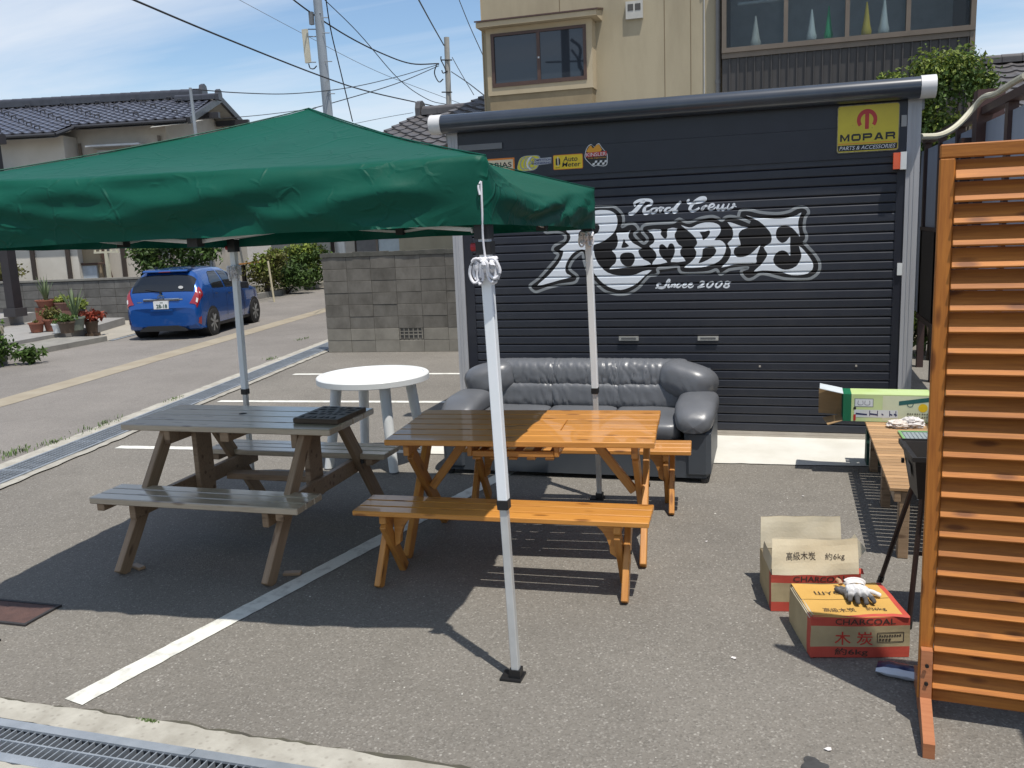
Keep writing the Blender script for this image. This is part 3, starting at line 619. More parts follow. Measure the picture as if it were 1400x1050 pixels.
    script=[([(-1.298, 1.94), (-1.288, 1.93), (-1.26, 1.937), (-1.223, 1.971), (-1.186, 2.012), (-1.158, 2.033)],0.036), ([(-1.241, 1.991), (-1.249, 2.011), (-1.23, 2.028), (-1.186, 2.039), (-1.122, 2.036), (-1.1, 2.02), (-1.111, 1.997), (-1.155, 1.981)],0.026), ([(-1.155, 1.981), (-1.165, 1.956), (-1.16, 1.931), (-1.131, 1.935), (-1.107, 1.95)],0.034), ([(-1.067, 1.969), (-1.099, 1.961), (-1.112, 1.94), (-1.096, 1.928), (-1.069, 1.935), (-1.058, 1.956), (-1.069, 1.969), (-1.044, 1.963)],0.02), ([(-1.044, 1.963), (-1.021, 1.967), (-1.028, 1.947), (-1.035, 1.927)],0.026), ([(-1.031, 1.947), (-1.016, 1.964), (-0.996, 1.965)],0.02), ([(-0.941, 1.966), (-0.973, 1.962), (-0.99, 1.941), (-0.979, 1.926), (-0.949, 1.938), (-0.922, 1.961)],0.022), ([(-0.856, 2.014), (-0.886, 1.983), (-0.916, 1.942), (-0.91, 1.926), (-0.883, 1.94)],0.03), ([(-0.785, 2.025), (-0.8, 2.016), (-0.793, 1.996), (-0.746, 1.996), (-0.684, 2.006), (-0.657, 2.019), (-0.665, 2.033), (-0.7, 2.03), (-0.746, 2.001), (-0.78, 1.959), (-0.779, 1.936), (-0.754, 1.929), (-0.723, 1.941), (-0.704, 1.956)],0.028), ([(-0.665, 1.967), (-0.677, 1.947), (-0.688, 1.929)],0.026), ([(-0.683, 1.939), (-0.668, 1.958), (-0.648, 1.968), (-0.64, 1.96)],0.018), ([(-0.627, 1.95), (-0.6, 1.955), (-0.583, 1.969), (-0.596, 1.981), (-0.617, 1.971), (-0.629, 1.948), (-0.619, 1.931), (-0.592, 1.935), (-0.57, 1.955)],0.017), ([(-0.545, 1.975), (-0.557, 1.945), (-0.55, 1.931), (-0.524, 1.944)],0.024), ([(-0.505, 1.977), (-0.519, 1.944), (-0.512, 1.929), (-0.486, 1.944)],0.024), ([(-0.462, 1.978), (-0.478, 1.943), (-0.471, 1.931), (-0.444, 1.94), (-0.424, 1.962), (-0.421, 1.973), (-0.43, 1.976)],0.018), ([(-0.432, 1.976), (-0.431, 1.963), (-0.404, 1.948)],0.01), ([(-1.079, 1.291), (-1.042, 1.3), (-1.01, 1.299), (-0.988, 1.318), (-0.977, 1.346), (-0.963, 1.363), (-0.954, 1.356), (-0.966, 1.336)],0.016), ([(-0.992, 1.299), (-1.023, 1.29), (-1.051, 1.298), (-1.061, 1.319), (-1.047, 1.33), (-1.029, 1.325)],0.02), ([(-0.96, 1.33), (-0.97, 1.308), (-0.964, 1.297), (-0.942, 1.311)],0.017), ([(-0.951, 1.339), (-0.949, 1.342)],0.016), ([(-0.932, 1.326), (-0.943, 1.296)],0.02), ([(-0.939, 1.311), (-0.914, 1.327), (-0.911, 1.316), (-0.92, 1.298), (-0.902, 1.304)],0.015), ([(-0.867, 1.324), (-0.88, 1.326), (-0.895, 1.31), (-0.892, 1.295), (-0.874, 1.299), (-0.855, 1.315)],0.016), ([(-0.843, 1.309), (-0.821, 1.315), (-0.818, 1.325), (-0.834, 1.323), (-0.846, 1.306), (-0.84, 1.293), (-0.818, 1.296), (-0.806, 1.308)],0.013), ([(-0.806, 1.308), (-0.775, 1.315), (-0.769, 1.328), (-0.785, 1.324), (-0.797, 1.306), (-0.789, 1.291), (-0.766, 1.297), (-0.756, 1.31)],0.014), ([(-0.705, 1.328), (-0.69, 1.34), (-0.669, 1.336), (-0.675, 1.321), (-0.702, 1.3), (-0.72, 1.291), (-0.69, 1.295), (-0.663, 1.299)],0.017), ([(-0.608, 1.337), (-0.632, 1.326), (-0.643, 1.305), (-0.635, 1.291), (-0.617, 1.294), (-0.596, 1.316), (-0.594, 1.335), (-0.608, 1.337)],0.016), ([(-0.536, 1.337), (-0.56, 1.325), (-0.572, 1.303), (-0.564, 1.289), (-0.545, 1.293), (-0.524, 1.315), (-0.522, 1.335), (-0.536, 1.337)],0.016), ([(-0.455, 1.331), (-0.473, 1.338), (-0.492, 1.331), (-0.487, 1.318), (-0.468, 1.309), (-0.463, 1.297), (-0.481, 1.286), (-0.503, 1.292), (-0.5, 1.304), (-0.479, 1.315), (-0.457, 1.325), (-0.446, 1.336)],0.014)])
vs, tri = fill_poly(LOGO["blk"]); lay_on_slats(vs, tri, M_pk, "painted_outline", .0008)
for k in ("G1", "G2", "G3"): lay_on_slats(*ribbon(LOGO[k], .024), M_pg, "painted_contour", .0013)
for k, hs in (("R", [LOGO["Rh"]]), ("A", LOGO["Ah"]), ("M", []), ("B", LOGO["Bh"]), ("L", []), ("E", [])):
    vs, tri = fill_poly(smooth_closed(LOGO[k], 2), [smooth_closed(h, 2) for h in hs]); lay_on_slats(vs, tri, M_pw, "painted_letter", .0018)
vv = []; ff = []
for i, (pts, wd) in enumerate(LOGO["script"]):
    v_, f_ = ribbon(pts, lambda t, wd=wd: wd * (.55 + .45 * sin(pi * min(1, max(0, t)))))
    if i == 16: lay_on_slats(vv, ff, M_pw, "painted_script", .0018); vv = []; ff = []
    ff += [tuple(a + len(vv) for a in f) for f in f_]; vv += v_
lay_on_slats(vv, ff, M_pw, "painted_script", .0018)


# ---------------------------------------------------------------- signs and stickers on the fascia
FY = GF + .0035
def plate_outline(w_, h_, r, n=4):
    o = []
    for cx, cy, a0 in ((w_ - r, r, -90), (w_ - r, h_ - r, 0), (r, h_ - r, 90), (r, r, 180)):
        for k in range(n + 1):
            a = radians(a0 + 90 * k / n); o.append((cx + r * cos(a), cy + r * sin(a)))
    return o
def flat(parent, name, pts, y, m, holes=()):
    vs, tri = fill_poly(pts, holes); mb = MB(); mb.add([(p[0], y, p[1]) for p in vs], tri); return mb.build(name, m, parent)
C_ = lambda n, c, r=.4: mat(n, c, r, var=.1, objvar=0, nscale=8)
M_yel = mat("sign_yellow", (0.62, 0.50, 0.035), 0.4, color2=(.52, .40, .03), nscale=4, objvar=0, spots=(20, .12, (.2, .12, .03), .6)); M_blk = C_("print_black", (.012, .012, .012)); M_red = C_("print_red", (.50, .03, .025)); M_wht = C_("print_white", (.72, .72, .70)); M_org = C_("print_orange", (.75, .22, .02)); M_gld = C_("print_gold", (.75, .33, .02)); M_lime = C_("print_lemon", (.68, .60, .03)); M_crm = C_("print_cream", (.75, .62, .42)); M_pgry = C_("print_grey", (.33, .34, .34)); M_brt = C_("print_yellow", (.80, .56, .02))
X = (1, 0, 0); Z = (0, 0, 1)
# big yellow tin sign
s = thing("tin_sign", "large yellow tin sign with a red horseshoe emblem on the garage fascia at right", "sign", (.362, GF - .006, 2.325))
sw, sh = .452, .360
p = MB(); p.poly_prism(plate_outline(sw, sh, .022), 'y', -.006, .004); p.build("plate", mat("tin_edge", (.30, .28, .20), .5, color2=(.12, .09, .06), nscale=30, objvar=0), s)
flat(s, "yellow_panel", plate_outline(sw - .012, sh - .012, .018), -.0066, M_yel).location = (.006, 0, .006)
o = flat(s, "black_band", [(.012, .014), (sw - .014, .014), (sw - .010, .058), (.008, .058)], -.0072, M_blk)
flat(s, "red_line", [(.01, .066), (sw - .012, .066), (sw - .012, .072), (.01, .072)], -.0072, M_org)
cx, cz = .218, .240; em = []
for k in range(25):
    a = radians(-38 + 256 * k / 24); em.append((cx + .074 * cos(a), cz + .080 * sin(a) + .004))
inn = []
for k in range(25):
    a = radians(218 - 256 * k / 24); inn.append((cx + .046 * cos(a), cz + .050 * sin(a) + .002))
flat(s, "emblem", em + inn, -.0074, M_red); flat(s, "emblem", [(cx - .014, cz - .066), (cx + .014, cz - .066), (cx + .015, cz + .062), (cx - .015, cz + .062)], -.0076, M_red)
def block_letters(word, parent, m, x0, z0, w_, h_, y, t=.2):
    """wide square-shouldered capitals, cut from strips"""
    G_ = {'M': [[(0, 0), (0, 1), (t, 1), (t, 0)], [(1 - t, 0), (1 - t, 1), (1, 1), (1, 0)], [(t, 1), (.5, .38), (.5, 0.0), (t, .62)], [(1 - t, 1), (1 - t, .62), (.5, 0.0), (.5, .38)]],
          'O': [[(0, .22), (0, .78), (t, .72), (t, .28)], [(1 - t, .28), (1 - t, .72), (1, .78), (1, .22)], [(0, .78), (.16, 1), (.84, 1), (1, .78), (1 - t, .72), (t, .72)], [(0, .22), (t, .28), (1 - t, .28), (1, .22), (.84, 0), (.16, 0)]],
          'P': [[(0, 0), (0, 1), (t, 1), (t, 0)], [(t, .72), (t, 1), (.84, 1), (1, .84), (1 - t, .72)], [(1 - t, .72), (1, .84), (1, .46), (1 - t, .58)], [(t, .30), (t, .58), (1 - t, .58), (1, .46), (.84, .30)]],
          'A': [[(0, 0), (.36, 1), (.5, 1), (.5, .72), (.26, 0)], [(.5, .72), (.5, 1), (.64, 1), (1, 0), (.74, 0)], [(.30, .16), (.37, .38), (.63, .38), (.70, .16)]]}
    G_['R'] = G_['P'][:3] + [[(t, .34), (t, .58), (1 - t, .58), (1, .48), (.88, .34)], [(.70, .34), (.90, .34), (1, .22), (1, 0), (.79, 0), (.79, .2)]]
    n = len(word); g = w_ * .035; cw = (w_ - g * (n - 1)) / n
    for i, ch in enumerate(word):
        mb = MB()
        for pts in G_[ch]:
            vs, tri = fill_poly([(x0 + i * (cw + g) + a * cw, z0 + b * h_) for a, b in pts]); mb.add([(p[0], y, p[1]) for p in vs], tri)
        mb.build("letter", m, parent)
block_letters("MOPAR", s, M_blk, .024, .088, .400, .054, -.0074)
lettering("PARTS & ACCESSORIES", s, M_wht, (.020, -.0080, .022), X, Z, .408, .029, bold=.004, shear=.25)
# stickers, left to right
s = thing("sticker", "orange-edged cream sticker half hidden by the green canopy on the dark fascia", "sticker", (-2.565, FY, 2.345))
flat(s, "border", [(0, 0), (.272, 0), (.272, .112), (0, .112)], -.0015, M_org); flat(s, "panel", [(.012, .012), (.258, .012), (.258, .098), (.012, .098)], -.0022, M_crm)
lettering("ARIAS", s, M_blk, (.03, -.003, .032), X, Z, .215, .045, bold=.015)
s = thing("sticker", "yellow oval sticker with two looping letters and a small grey name bar", "sticker", (-2.280, FY, 2.335))
ov = lambda a, b, cx, cz, sk=0: [(cx + a * cos(2 * pi * k / 28) + sk * sin(2 * pi * k / 28), cz + b * sin(2 * pi * k / 28)) for k in range(28)]
def sq_oval(a, b, cx, cz, sk): return [(cx + a * math.copysign(abs(cos(t)) ** .55, cos(t)) + sk * math.copysign(abs(sin(t)) ** .55, sin(t)), cz + b * math.copysign(abs(sin(t)) ** .55, sin(t))) for t in [2 * pi * k / 32 for k in range(32)]]
flat(s, "backing", sq_oval(.098, .066, .115, .065, .022), -.0012, M_pgry); flat(s, "panel", sq_oval(.092, .060, .112, .065, .020), -.0019, M_lime)
def stroke(parent, name, pts, wid, y, m):
    mb = MB(); ribbon2d(mb, pts, wid); mb.v = [(v[0], y, v[2]) for v in mb.v]; return mb.build(name, m, parent)
for dx, mm, ww in ((.0, M_pgry, .010), (.034, M_pgry, .010), (.062, M_wht, .016)):
    stroke(s, "loop_letter", [(.085 + dx, .115), (.062 + dx, .105), (.040 + dx, .065), (.050 + dx, .025), (.080 + dx, .016)], ww, -.0026, mm)
stroke(s, "loop_letter", [(.175, .10), (.150, .112), (.128, .085), (.150, .068), (.120, .050), (.135, .022), (.170, .03)], .010, -.0028, M_pgry)
flat(s, "name_bar", [(.160, .042), (.318, .050), (.322, .104), (.170, .100)], -.0031, C_("print_silver", (.42, .43, .45)))
lettering("COMPETITION", s, C_("print_navy", (.02, .03, .12)), (.150, -.0038, .076), X, Z, .165, .019, bold=.02); lettering("ENGINEERING", s, C_("print_navy", (.02, .03, .12)), (.145, -.0038, .050), X, Z, .170, .019, bold=.02)
s = thing("sticker", "yellow rectangular sticker with black two-line name and a gauge mark", "sticker", (-1.944, FY, 2.330))
flat(s, "border", plate_outline(.262, .124, .010), -.0015, M_org); o = flat(s, "panel", plate_outline(.252, .114, .008), -.0022, M_brt); o.location = (.005, 0, .005)
lettering("Auto", s, M_blk, (.088, -.003, .065), X, Z, .128, .042, bold=.015, shear=.15); lettering("Meter", s, M_blk, (.078, -.003, .020), X, Z, .165, .040, bold=.012, shear=.15)
flat(s, "gauge_mark", [(.022, .040), (.038, .036), (.036, .098), (.022, .092)], -.003, M_blk); flat(s, "gauge_mark", [(.040, .030), (.046, .030), (.046, .108), (.040, .108)], -.003, M_wht); flat(s, "gauge_mark", [(.048, .036), (.062, .046), (.062, .090), (.048, .098)], -.003, M_blk); flat(s, "gauge_mark", [(.02, .014), (.055, .014), (.055, .018), (.02, .018)], -.003, M_blk)
s = thing("sticker", "red and yellow crest sticker with two golden horns and a chequered flag", "sticker", (-1.664, FY, 2.336))
cr = [(.002, .115), (.0, .075), (.035, .035), (.072, .003), (.10, .010), (.16, .0), (.19, .012), (.196, .05), (.196, .10), (.178, .125), (.148, .16), (.128, .192), (.105, .185), (.085, .165), (.062, .188), (.035, .182), (.012, .15)]
flat(s, "backing", smooth_closed(cr, 2), -.0012, M_wht); cc = (.098, .095)
flat(s, "panel", smooth_closed([(cc[0] + (a - cc[0]) * .94, cc[1] + (b_ - cc[1]) * .94) for a, b_ in cr], 2), -.0019, M_blk)
flat(s, "horn", [(.012, .13), (.045, .178), (.058, .176), (.095, .118), (.06, .112)], -.0026, M_gld); flat(s, "horn", [(.062, .145), (.108, .182), (.126, .184), (.150, .138), (.120, .105), (.095, .118)], -.0027, M_gld)
flat(s, "red_band", [(.008, .082), (.190, .088), (.190, .126), (.008, .120)], -.0032, M_red); lettering("KINSLER", s, M_wht, (.014, -.0038, .088), X, Z, .17, .030, bold=.0); lettering("FUEL INJECTION", s, M_gld, (.03, -.0032, .066), X, Z, .15, .012, bold=.01)
for i in range(6):
    for j in range(2):
        if (i + j) % 2 == 0: flat(s, "check", [(.062 + i * .021, .014 + j * .019), (.062 + i * .021 + .02, .014 + j * .019), (.068 + i * .021 + .02, .032 + j * .019), (.068 + i * .021, .032 + j * .019)], -.0033, M_wht)

# ================================================================ hollow-block wall beside the garage
WB = Vector((-6.94, 12.50, 0)); WD = Vector((.9972, .0747, 0)); wyaw = math.atan2(WD.y, WD.x)
wall = thing("block_wall", "weathered grey concrete block wall with a small pierced vent block", "wall", WB, wyaw)
M_blkA = mat("block_weathered", (0.175, 0.162, 0.140), 0.95, color2=(0.095, 0.086, 0.072), nscale=5, detail=9, bump=.5, bscale=70, objvar=.16, stretch=(1, 1, .6))
M_blkB = mat("block_pale", (0.27, 0.25, 0.21), 0.95, color2=(0.19, 0.175, 0.145), nscale=4, detail=9, bump=.5, bscale=70, objvar=.12)
M_mort = mat("mortar", (0.115, 0.108, 0.096), 0.95, color2=(.07, .066, .058), nscale=6)
WL, WH = 5.4, 1.49
c = MB(); c.box(.012, WL - .012, .012, .108, 0, WH); c.build("mortar_core", M_mort, wall)
bl = bevel_mesh(.396, .12, .181, .003, M_blkA); bl2 = bevel_mesh(.396, .12, .181, .003, M_blkB)
rgW = random.Random(11)
for r_ in range(8):
    for i in range(13):
        x = .2 + i * .4 + .004
        if r_ == 1 and i == 3: continue
        z = .055 + (r_ - 0) * .19 if r_ else .05
        me = bl2 if r_ < 2 else bl
        link("block", me, None, wall, (x, .06 + rgW.uniform(-.003, .003), .093 + r_ * .186), (0, 0, rgW.uniform(-.004, .004)))
vb = MB(); x0 = 1.2 + .012
vb.box(x0, x0 + .376, .012, .10, .19, .205); vb.box(x0, x0 + .376, .0, .10, .37, .385); vb.box(x0, x0 + .015, 0, .10, .2055, .3695); vb.box(x0 + .361, x0 + .376, 0, .10, .2055, .3695)
for k in range(1, 5): vb.box(x0 + .075 * k - .008, x0 + .075 * k + .008, 0.002, .09, .206, .369)
vb.box(x0 + .016, x0 + .36, .004, .088, .262, .278); vb.box(x0 + .016, x0 + .36, .004, .088, .312, .326)
vb.build("vent_block", M_blkB, wall)
cp = MB(); n_ = 40
for i in range(n_):
    xa = -.015 + (WL + .02) * i / n_; h = rgW.uniform(-.008, .008)
    cp.box(xa, -.014 + (WL + .02) * (i + 1) / n_, -.012 + h * .4, .132, WH + .001, WH + .065 + h)
cp.build("coping", mat("coping_mossy", (.105, .10, .085), .95, color2=(.06, .06, .05), nscale=9, bump=.6, objvar=0), wall)

# ================================================================ tiled roofs
M_tileA = mat("roof_tile_glazed", (0.115, 0.122, 0.150), 0.30, 0.0, color2=(0.075, 0.080, 0.105), nscale=4, isl=0, objvar=0, spec=.6, coat=.3)
M_tileB = mat("roof_tile_grey", (0.115, 0.108, 0.108), 0.45, 0.0, color2=(0.07, 0.066, 0.068), nscale=5, objvar=0, spec=.5)
def tile_sheet(R0, R1, E1, E0, cols, rows, amp=.028, lap=.03, sub=8, snow=0):
    """interlocking clay tiles between ridge R0-R1 and eave E0-E1"""
    R0, R1, E0, E1 = map(Vector, (R0, R1, E0, E1)); nrm = ((R1 - R0).cross(E0 - R0)).normalized()
    if nrm.z < 0: nrm = -nrm
    vs = []; fs = []
    nc = cols * sub
    for r in range(rows):
        base = len(vs)
        for k, (t, h) in enumerate(((r / rows, .004), ((r + .5) / rows, lap * .55), ((r + 1) / rows, lap), ((r + 1.0) / rows, .0))):
            A = R0.lerp(E0, t); B_ = R1.lerp(E1, t)
            for c in range(nc + 1):
                u = c / nc; ph = (c % sub) / sub
                # S-shaped section: a wide trough with a round roll
                y = amp * (1.0 * math.exp(-((ph - .82) / .14) ** 2) + math.exp(-((ph + .18) / .14) ** 2) - .35 * sin(pi * min(1, ph / .66)) * (ph < .66))
                vs.append(A.lerp(B_, u) + nrm * (y + h))
        n = nc + 1
        for k in range(3):
            for c in range(nc): fs.append((base + k * n + c, base + k * n + c + 1, base + (k + 1) * n + c + 1, base + (k + 1) * n + c))
    mb = MB(); mb.add(vs, fs, False); return mb, nrm
def ridge_mesh(a, b, w, h, caps=True):
    a = Vector(a); b = Vector(b); d = (b - a).normalized(); s = Vector((-d.y, d.x, 0)).normalized(); mb = MB()
    L = (b - a).length; n = max(2, int(L / .30))
    prof = [(-w, 0), (-w, h * .62), (-w * .7, h * .62), (-w * .62, h * .82), (-w * .3, h), (w * .3, h), (w * .62, h * .82), (w * .7, h * .62), (w, h * .62), (w, 0)]
    for i in range(n):
        p = a + d * (L * i / n); q = a + d * (L * (i + 1) / n - .006); k = 1.0
        vs = [p + s * x + Vector((0, 0, z)) for x, z in prof] + [q + s * x * .95 + Vector((0, 0, z * .965)) for x, z in prof]; m = len(prof)
        mb.add(vs, [tuple(range(m))[::-1], tuple(range(m, 2 * m))] + [(j, (j + 1) % m, m + (j + 1) % m, m + j) for j in range(m)])
    return mb
def onigawara(p, d, w, h):
    """ornamental end tile"""
    p = Vector(p); d = Vector(d).normalized(); s = Vector((-d.y, d.x, 0)); mb = MB()
    out = [(-w, -.02), (-w * 1.05, h * .5), (-w * .75, h * .95), (0, h * 1.1), (w * .75, h * .95), (w * 1.05, h * .5), (w, -.02)]; m = len(out)
    vs = [p + s * x + Vector((0, 0, z)) for x, z in out] + [p + d * .10 + s * x * .9 + Vector((0, 0, z)) for x, z in out]
    mb.add(vs, [tuple(range(m))[::-1], tuple(range(m, 2 * m))] + [(j, (j + 1) % m, m + (j + 1) % m, m + j) for j in range(m)]); return mb
M_beige = mat("house_render", (0.56, 0.52, 0.45), 0.9, color2=(0.47, 0.43, 0.37), nscale=2.2, detail=8, bump=.2, bscale=120, objvar=.03)
M_beige2 = mat("house_render_pale", (0.60, 0.565, 0.50), 0.9, color2=(0.52, 0.485, 0.42), nscale=2.0, detail=8, objvar=.03)
M_eave = mat("eave_board", (0.060, 0.045, 0.040), 0.6, objvar=.05); M_soff = mat("soffit", (0.42, 0.41, 0.38), .8)
M_timber = mat("dark_timber", (0.055, 0.040, 0.032), 0.8, color2=(.035, .027, .022), nscale=6, stretch=(1, 1, .2))
M_gutter = mat("rain_gutter", (.045, .045, .05), .4)
M_glassd = glass("window_glass", (0.030, 0.036, 0.045), .02)
M_frame_b = mat("frame_brown", (0.085, 0.045, 0.032), .45); M_frame_w = mat("frame_white", (.55, .57, .58), .4); M_frame_z = mat("frame_bronze", (0.165, 0.130, 0.098), .45, .2)

# ---------------------------------------------------------------- house across the road
def along(p, d, t): return (p[0] + d[0] * t, p[1] + d[1] * t, p[2])
yaw = radians(12); U = Vector((cos(yaw), sin(yaw), 0)); V = Vector((sin(yaw), -cos(yaw), 0))
RA = Vector((-15.95, 23.2, 5.86))
h = thing("tiled_house", "beige house across the road with a long dark glazed tile roof", "house", (RA.x, RA.y, 0))
def hl(p): return Vector(p) - Vector((RA.x, RA.y, 0))
R1 = hl(RA); R0 = hl(RA - U * 11.0)
E1 = hl(RA + Vector((1.08, -2.85, -.93))); Em = hl(RA - U * 3.85 + V * 3.25 + Vector((0, 0, -1.06))); 
def eave_at(t, drop, out): return hl(RA - U * t + V * out + Vector((0, 0, -drop)))
# right part of the front slope, then the deeper left part
ma, nr = tile_sheet(hl(RA - U * 2.75), R1, E1, eave_at(2.75, .93, 2.85), 12, 12); o = ma.build("roof_tiles", M_tileA, h); o["kind"] = "stuff"
ma, _ = tile_sheet(R0, hl(RA - U * 2.75), eave_at(2.75, 1.19, 3.65), eave_at(11.0, 1.19, 3.65), 30, 15); o = ma.build("roof_tiles", M_tileA, h); o["kind"] = "stuff"
bk, _ = tile_sheet(R1, R0, hl(RA - U * 11 - V * 3.3 + Vector((0, 0, -1.1))), hl(RA - V * 3.3 + Vector((0, 0, -1.1)) + U * .2), 40, 13, sub=4); o = bk.build("roof_tiles", M_tileA, h); o["kind"] = "stuff"
# snow-stop tiles: small dark loops in every second course
sg = MB()
for row in range(1, 15, 2):
    for c in range(0, 40):
        if (c + row // 2 * 2) % 4: continue
        t = c * .27 + .15; d_ = .26 * row
        if d_ > (2.7 if t < 2.75 else 3.4): continue
        p = hl(RA - U * t + V * d_ + Vector((0, 0, -d_ * .328 + .045)))
        sg.tube([p + U * -.07, p + U * -.06 + Vector((0, 0, .09)), p + U * .06 + Vector((0, 0, .09)), p + U * .07], .022, 5)
o = sg.build("snow_guards", M_gutter, h); o["kind"] = "stuff"
M_ridge = mat("ridge_tile_dark", (.052, .055, .068), .35, color2=(.035, .037, .047), nscale=5, objvar=0); ridge_mesh(R0 + Vector((0, 0, .02)), R1 - U * .35 + Vector((0, 0, .02)), .16, .25).build("ridge", M_ridge, h)
onigawara(R1 - U * .35, U, .20, .36).build("end_tile", M_ridge, h)
ridge_mesh(R1 - U * .9 + V * .55 + Vector((0, 0, -.14)), R1 + U * .30 + V * .55 + Vector((0, 0, -.14)), .11, .17).build("ridge", M_ridge, h); onigawara(R1 + U * .30 + V * .5 + Vector((0, 0, -.14)), U, .15, .26).build("end_tile", M_ridge, h)
# verge boards of the gable
def board(a, b, w_, h_, m, name, up=(0, 0, 1)): return beam(name, a, b, w_, h_, m, h, up, .004)
board(R1 + U * .18 + Vector((0, 0, -.06)), E1 + U * .05 + Vector((0, 0, -.06)), .09, .17, M_gutter, "verge_board")
RB = hl(RA - V * 3.3 + Vector((0, 0, -1.1)) + U * .2)
board(R1 + U * .18 + Vector((0, 0, -.06)), RB + Vector((0, 0, -.06)), .09, .17, M_gutter, "verge_board")
# eave gutters
for a, b in ((eave_at(2.75, .98, 2.86), E1 + Vector((0, 0, -.05))), (eave_at(11.0, 1.24, 3.66), eave_at(2.75, 1.24, 3.66)), (eave_at(2.70, .98, 2.8), eave_at(2.75, 1.24, 3.67))):
    g_ = MB(); g_.tube([a, b], .045, 8); g_.build("gutter", M_gutter, h)
# soffits
s_ = MB(); zlow = Vector((0, 0, -.13)); s_.quad(E1 + zlow, eave_at(2.75, .93, 2.85) + zlow, eave_at(2.75, .78, 2.2) + zlow, hl(RA + V * 2.3 + Vector((.7, 0, -.8))) + zlow)
s_.quad(eave_at(2.75, 1.19, 3.65) + zlow, eave_at(11, 1.19, 3.65) + zlow, eave_at(11, .95, 2.9) + zlow, eave_at(2.75, .95, 2.9) + zlow)
s_.quad(R1 + U * .15 + zlow, E1 + zlow, eave_at(.5, 1.0, 3.1) + zlow, hl(RA - U * .5) + zlow); s_.quad(R1 + U * .15 + zlow, RB + zlow, RB - U * .8 + zlow, hl(RA - U * .5) + zlow)
s_.build("soffit", M_soff, h)
# walls: main block and the wing at the left
def wallbox(t0, t1, o0, o1, z1, name="wall", m=M_beige, z0=0.0):
    mb = MB(); P = [hl(RA - U * t0 + V * o0), hl(RA - U * t1 + V * o0), hl(RA - U * t1 + V * o1), hl(RA - U * t0 + V * o1)]
    P = [Vector((p.x, p.y, 0)) for p in P]; mb.poly_prism([(p.x, p.y) for p in P], 'z', z0, z1); return mb.build(name, m, h)
wallbox(.45, 11, -2.6, 2.35, 4.90); wallbox(2.95, 11, 2.36, 3.0, 4.66, m=M_beige2)
gb = MB(); gb.poly_prism([(-2.6, 4.901), (2.35, 4.901), (0, 5.60)], 'x', -.02, .02)
o = gb.build("gable", M_beige, h); mt = Matrix((U, V, Vector((0, 0, 1)))).transposed().to_4x4(); mt.translation = hl(RA - U * .47); mt.translation.z = 0; o.matrix_local = mt
# gable vent bracket, awning over a window, downpipes
def hb(name, t, o, z, lx, ly, lz, m): return plank(name, *(hl(RA - U * t + V * o).xy), z, lx, ly, lz, m, h, .003, (0, 0, yaw))
hb("window_hood", 1.75, 2.58, 4.38, 1.5, .42, .05, M_frame_w); f_ = hb("window_frame", 1.75, 2.38, 3.80, 1.3, .06, 1.0, M_frame_w)
hb("window", 1.75, 2.40, 3.80, 1.18, .05, .88, M_glassd)
hb("purlin_end", -.1, -1.0, 5.24, 1.0, .14, .16, M_gutter); hb("purlin_end", -.1, 1.2, 5.20, 1.0, .14, .16, M_gutter)
for t, z in ((0.62, 4.6), (2.85, 4.5)):
    p = hl(RA - U * t + V * 2.42); d_ = MB(); d_.tube([(p.x, p.y, z), (p.x, p.y, .1)], .038, 8); d_.build("downpipe", M_frame_z, h)
# ground floor seen under the canopy: panels between dark posts
for i, t in enumerate((1.0, 2.0, 3.2, 4.2, 5.2)):
    o_ = 2.40 if t < 2.9 else 3.05
    hb("wall_post", t, o_, 1.5, .11, .06, 2.9, M_timber)
hb("low_roof", 6.4, 3.5, 3.75, 4.0, .9, .08, M_tileA); hb("low_wall", 6.4, 3.3, 3.45, 2.6, .2, .5, mat("red_brown_wall", (.10, .035, .028), .8))
hb("window_frame", 1.0, 2.38, 2.0, .9, .06, 1.1, M_frame_w); hb("window", 1.0, 2.40, 2.0, .80, .05, 1.0, M_glassd)

# ---------------------------------------------------------------- lean-to shed with a rusty frame, left
M_sheet = mat("tan_sheet", (0.36, 0.29, 0.19), 0.8, color2=(0.25, 0.19, 0.12), nscale=2.5, detail=8, stretch=(1, 1, .3))
M_rusty = mat("rusty_steel", (0.085, 0.042, 0.026), 0.85, color2=(.05, .03, .022), nscale=12)
sh = thing("lean_to_shed", "tan sheet lean-to with a rusty diagonal frame behind the left wall", "shed", (-20.0, 19.4, 0), yaw)
p = MB(); p.box(-2.4, 2.3, .1, .16, .3, 2.9); p.build("sheet_panel", M_sheet, sh)
p = MB(); p.box(-2.6, 2.6, -.5, 1.6, 2.92, 3.0); p.build("roof", M_rusty, sh)
for x, dx in ((-2.3, 0), (-.35, .25), (1.45, .10), (2.45, .30)):
    beam("post", (x - dx, .03, 2.92), (x + dx, .03, .05), .09, .09, M_rusty if x != -.35 else M_timber, sh, (0, 1, 0))
for z in (1.3, 2.2): beam("rail", (-2.3, .0, z), (2.6, .0, z), .05, .05, M_rusty, sh)
beam("brace", (-1.9, -.02, 1.4), (-.6, -.02, 2.9), .06, .05, M_rusty, sh, (0, 1, 0)); beam("brace", (1.6, -.02, 1.5), (.5, -.02, 2.6), .06, .05, M_rusty, sh, (0, 1, 0))
p = MB(); p.box(.6, 2.2, .02, .09, .75, 1.25); p.build("window", mat("pale_pane", (.42, .47, .52), .3), sh)

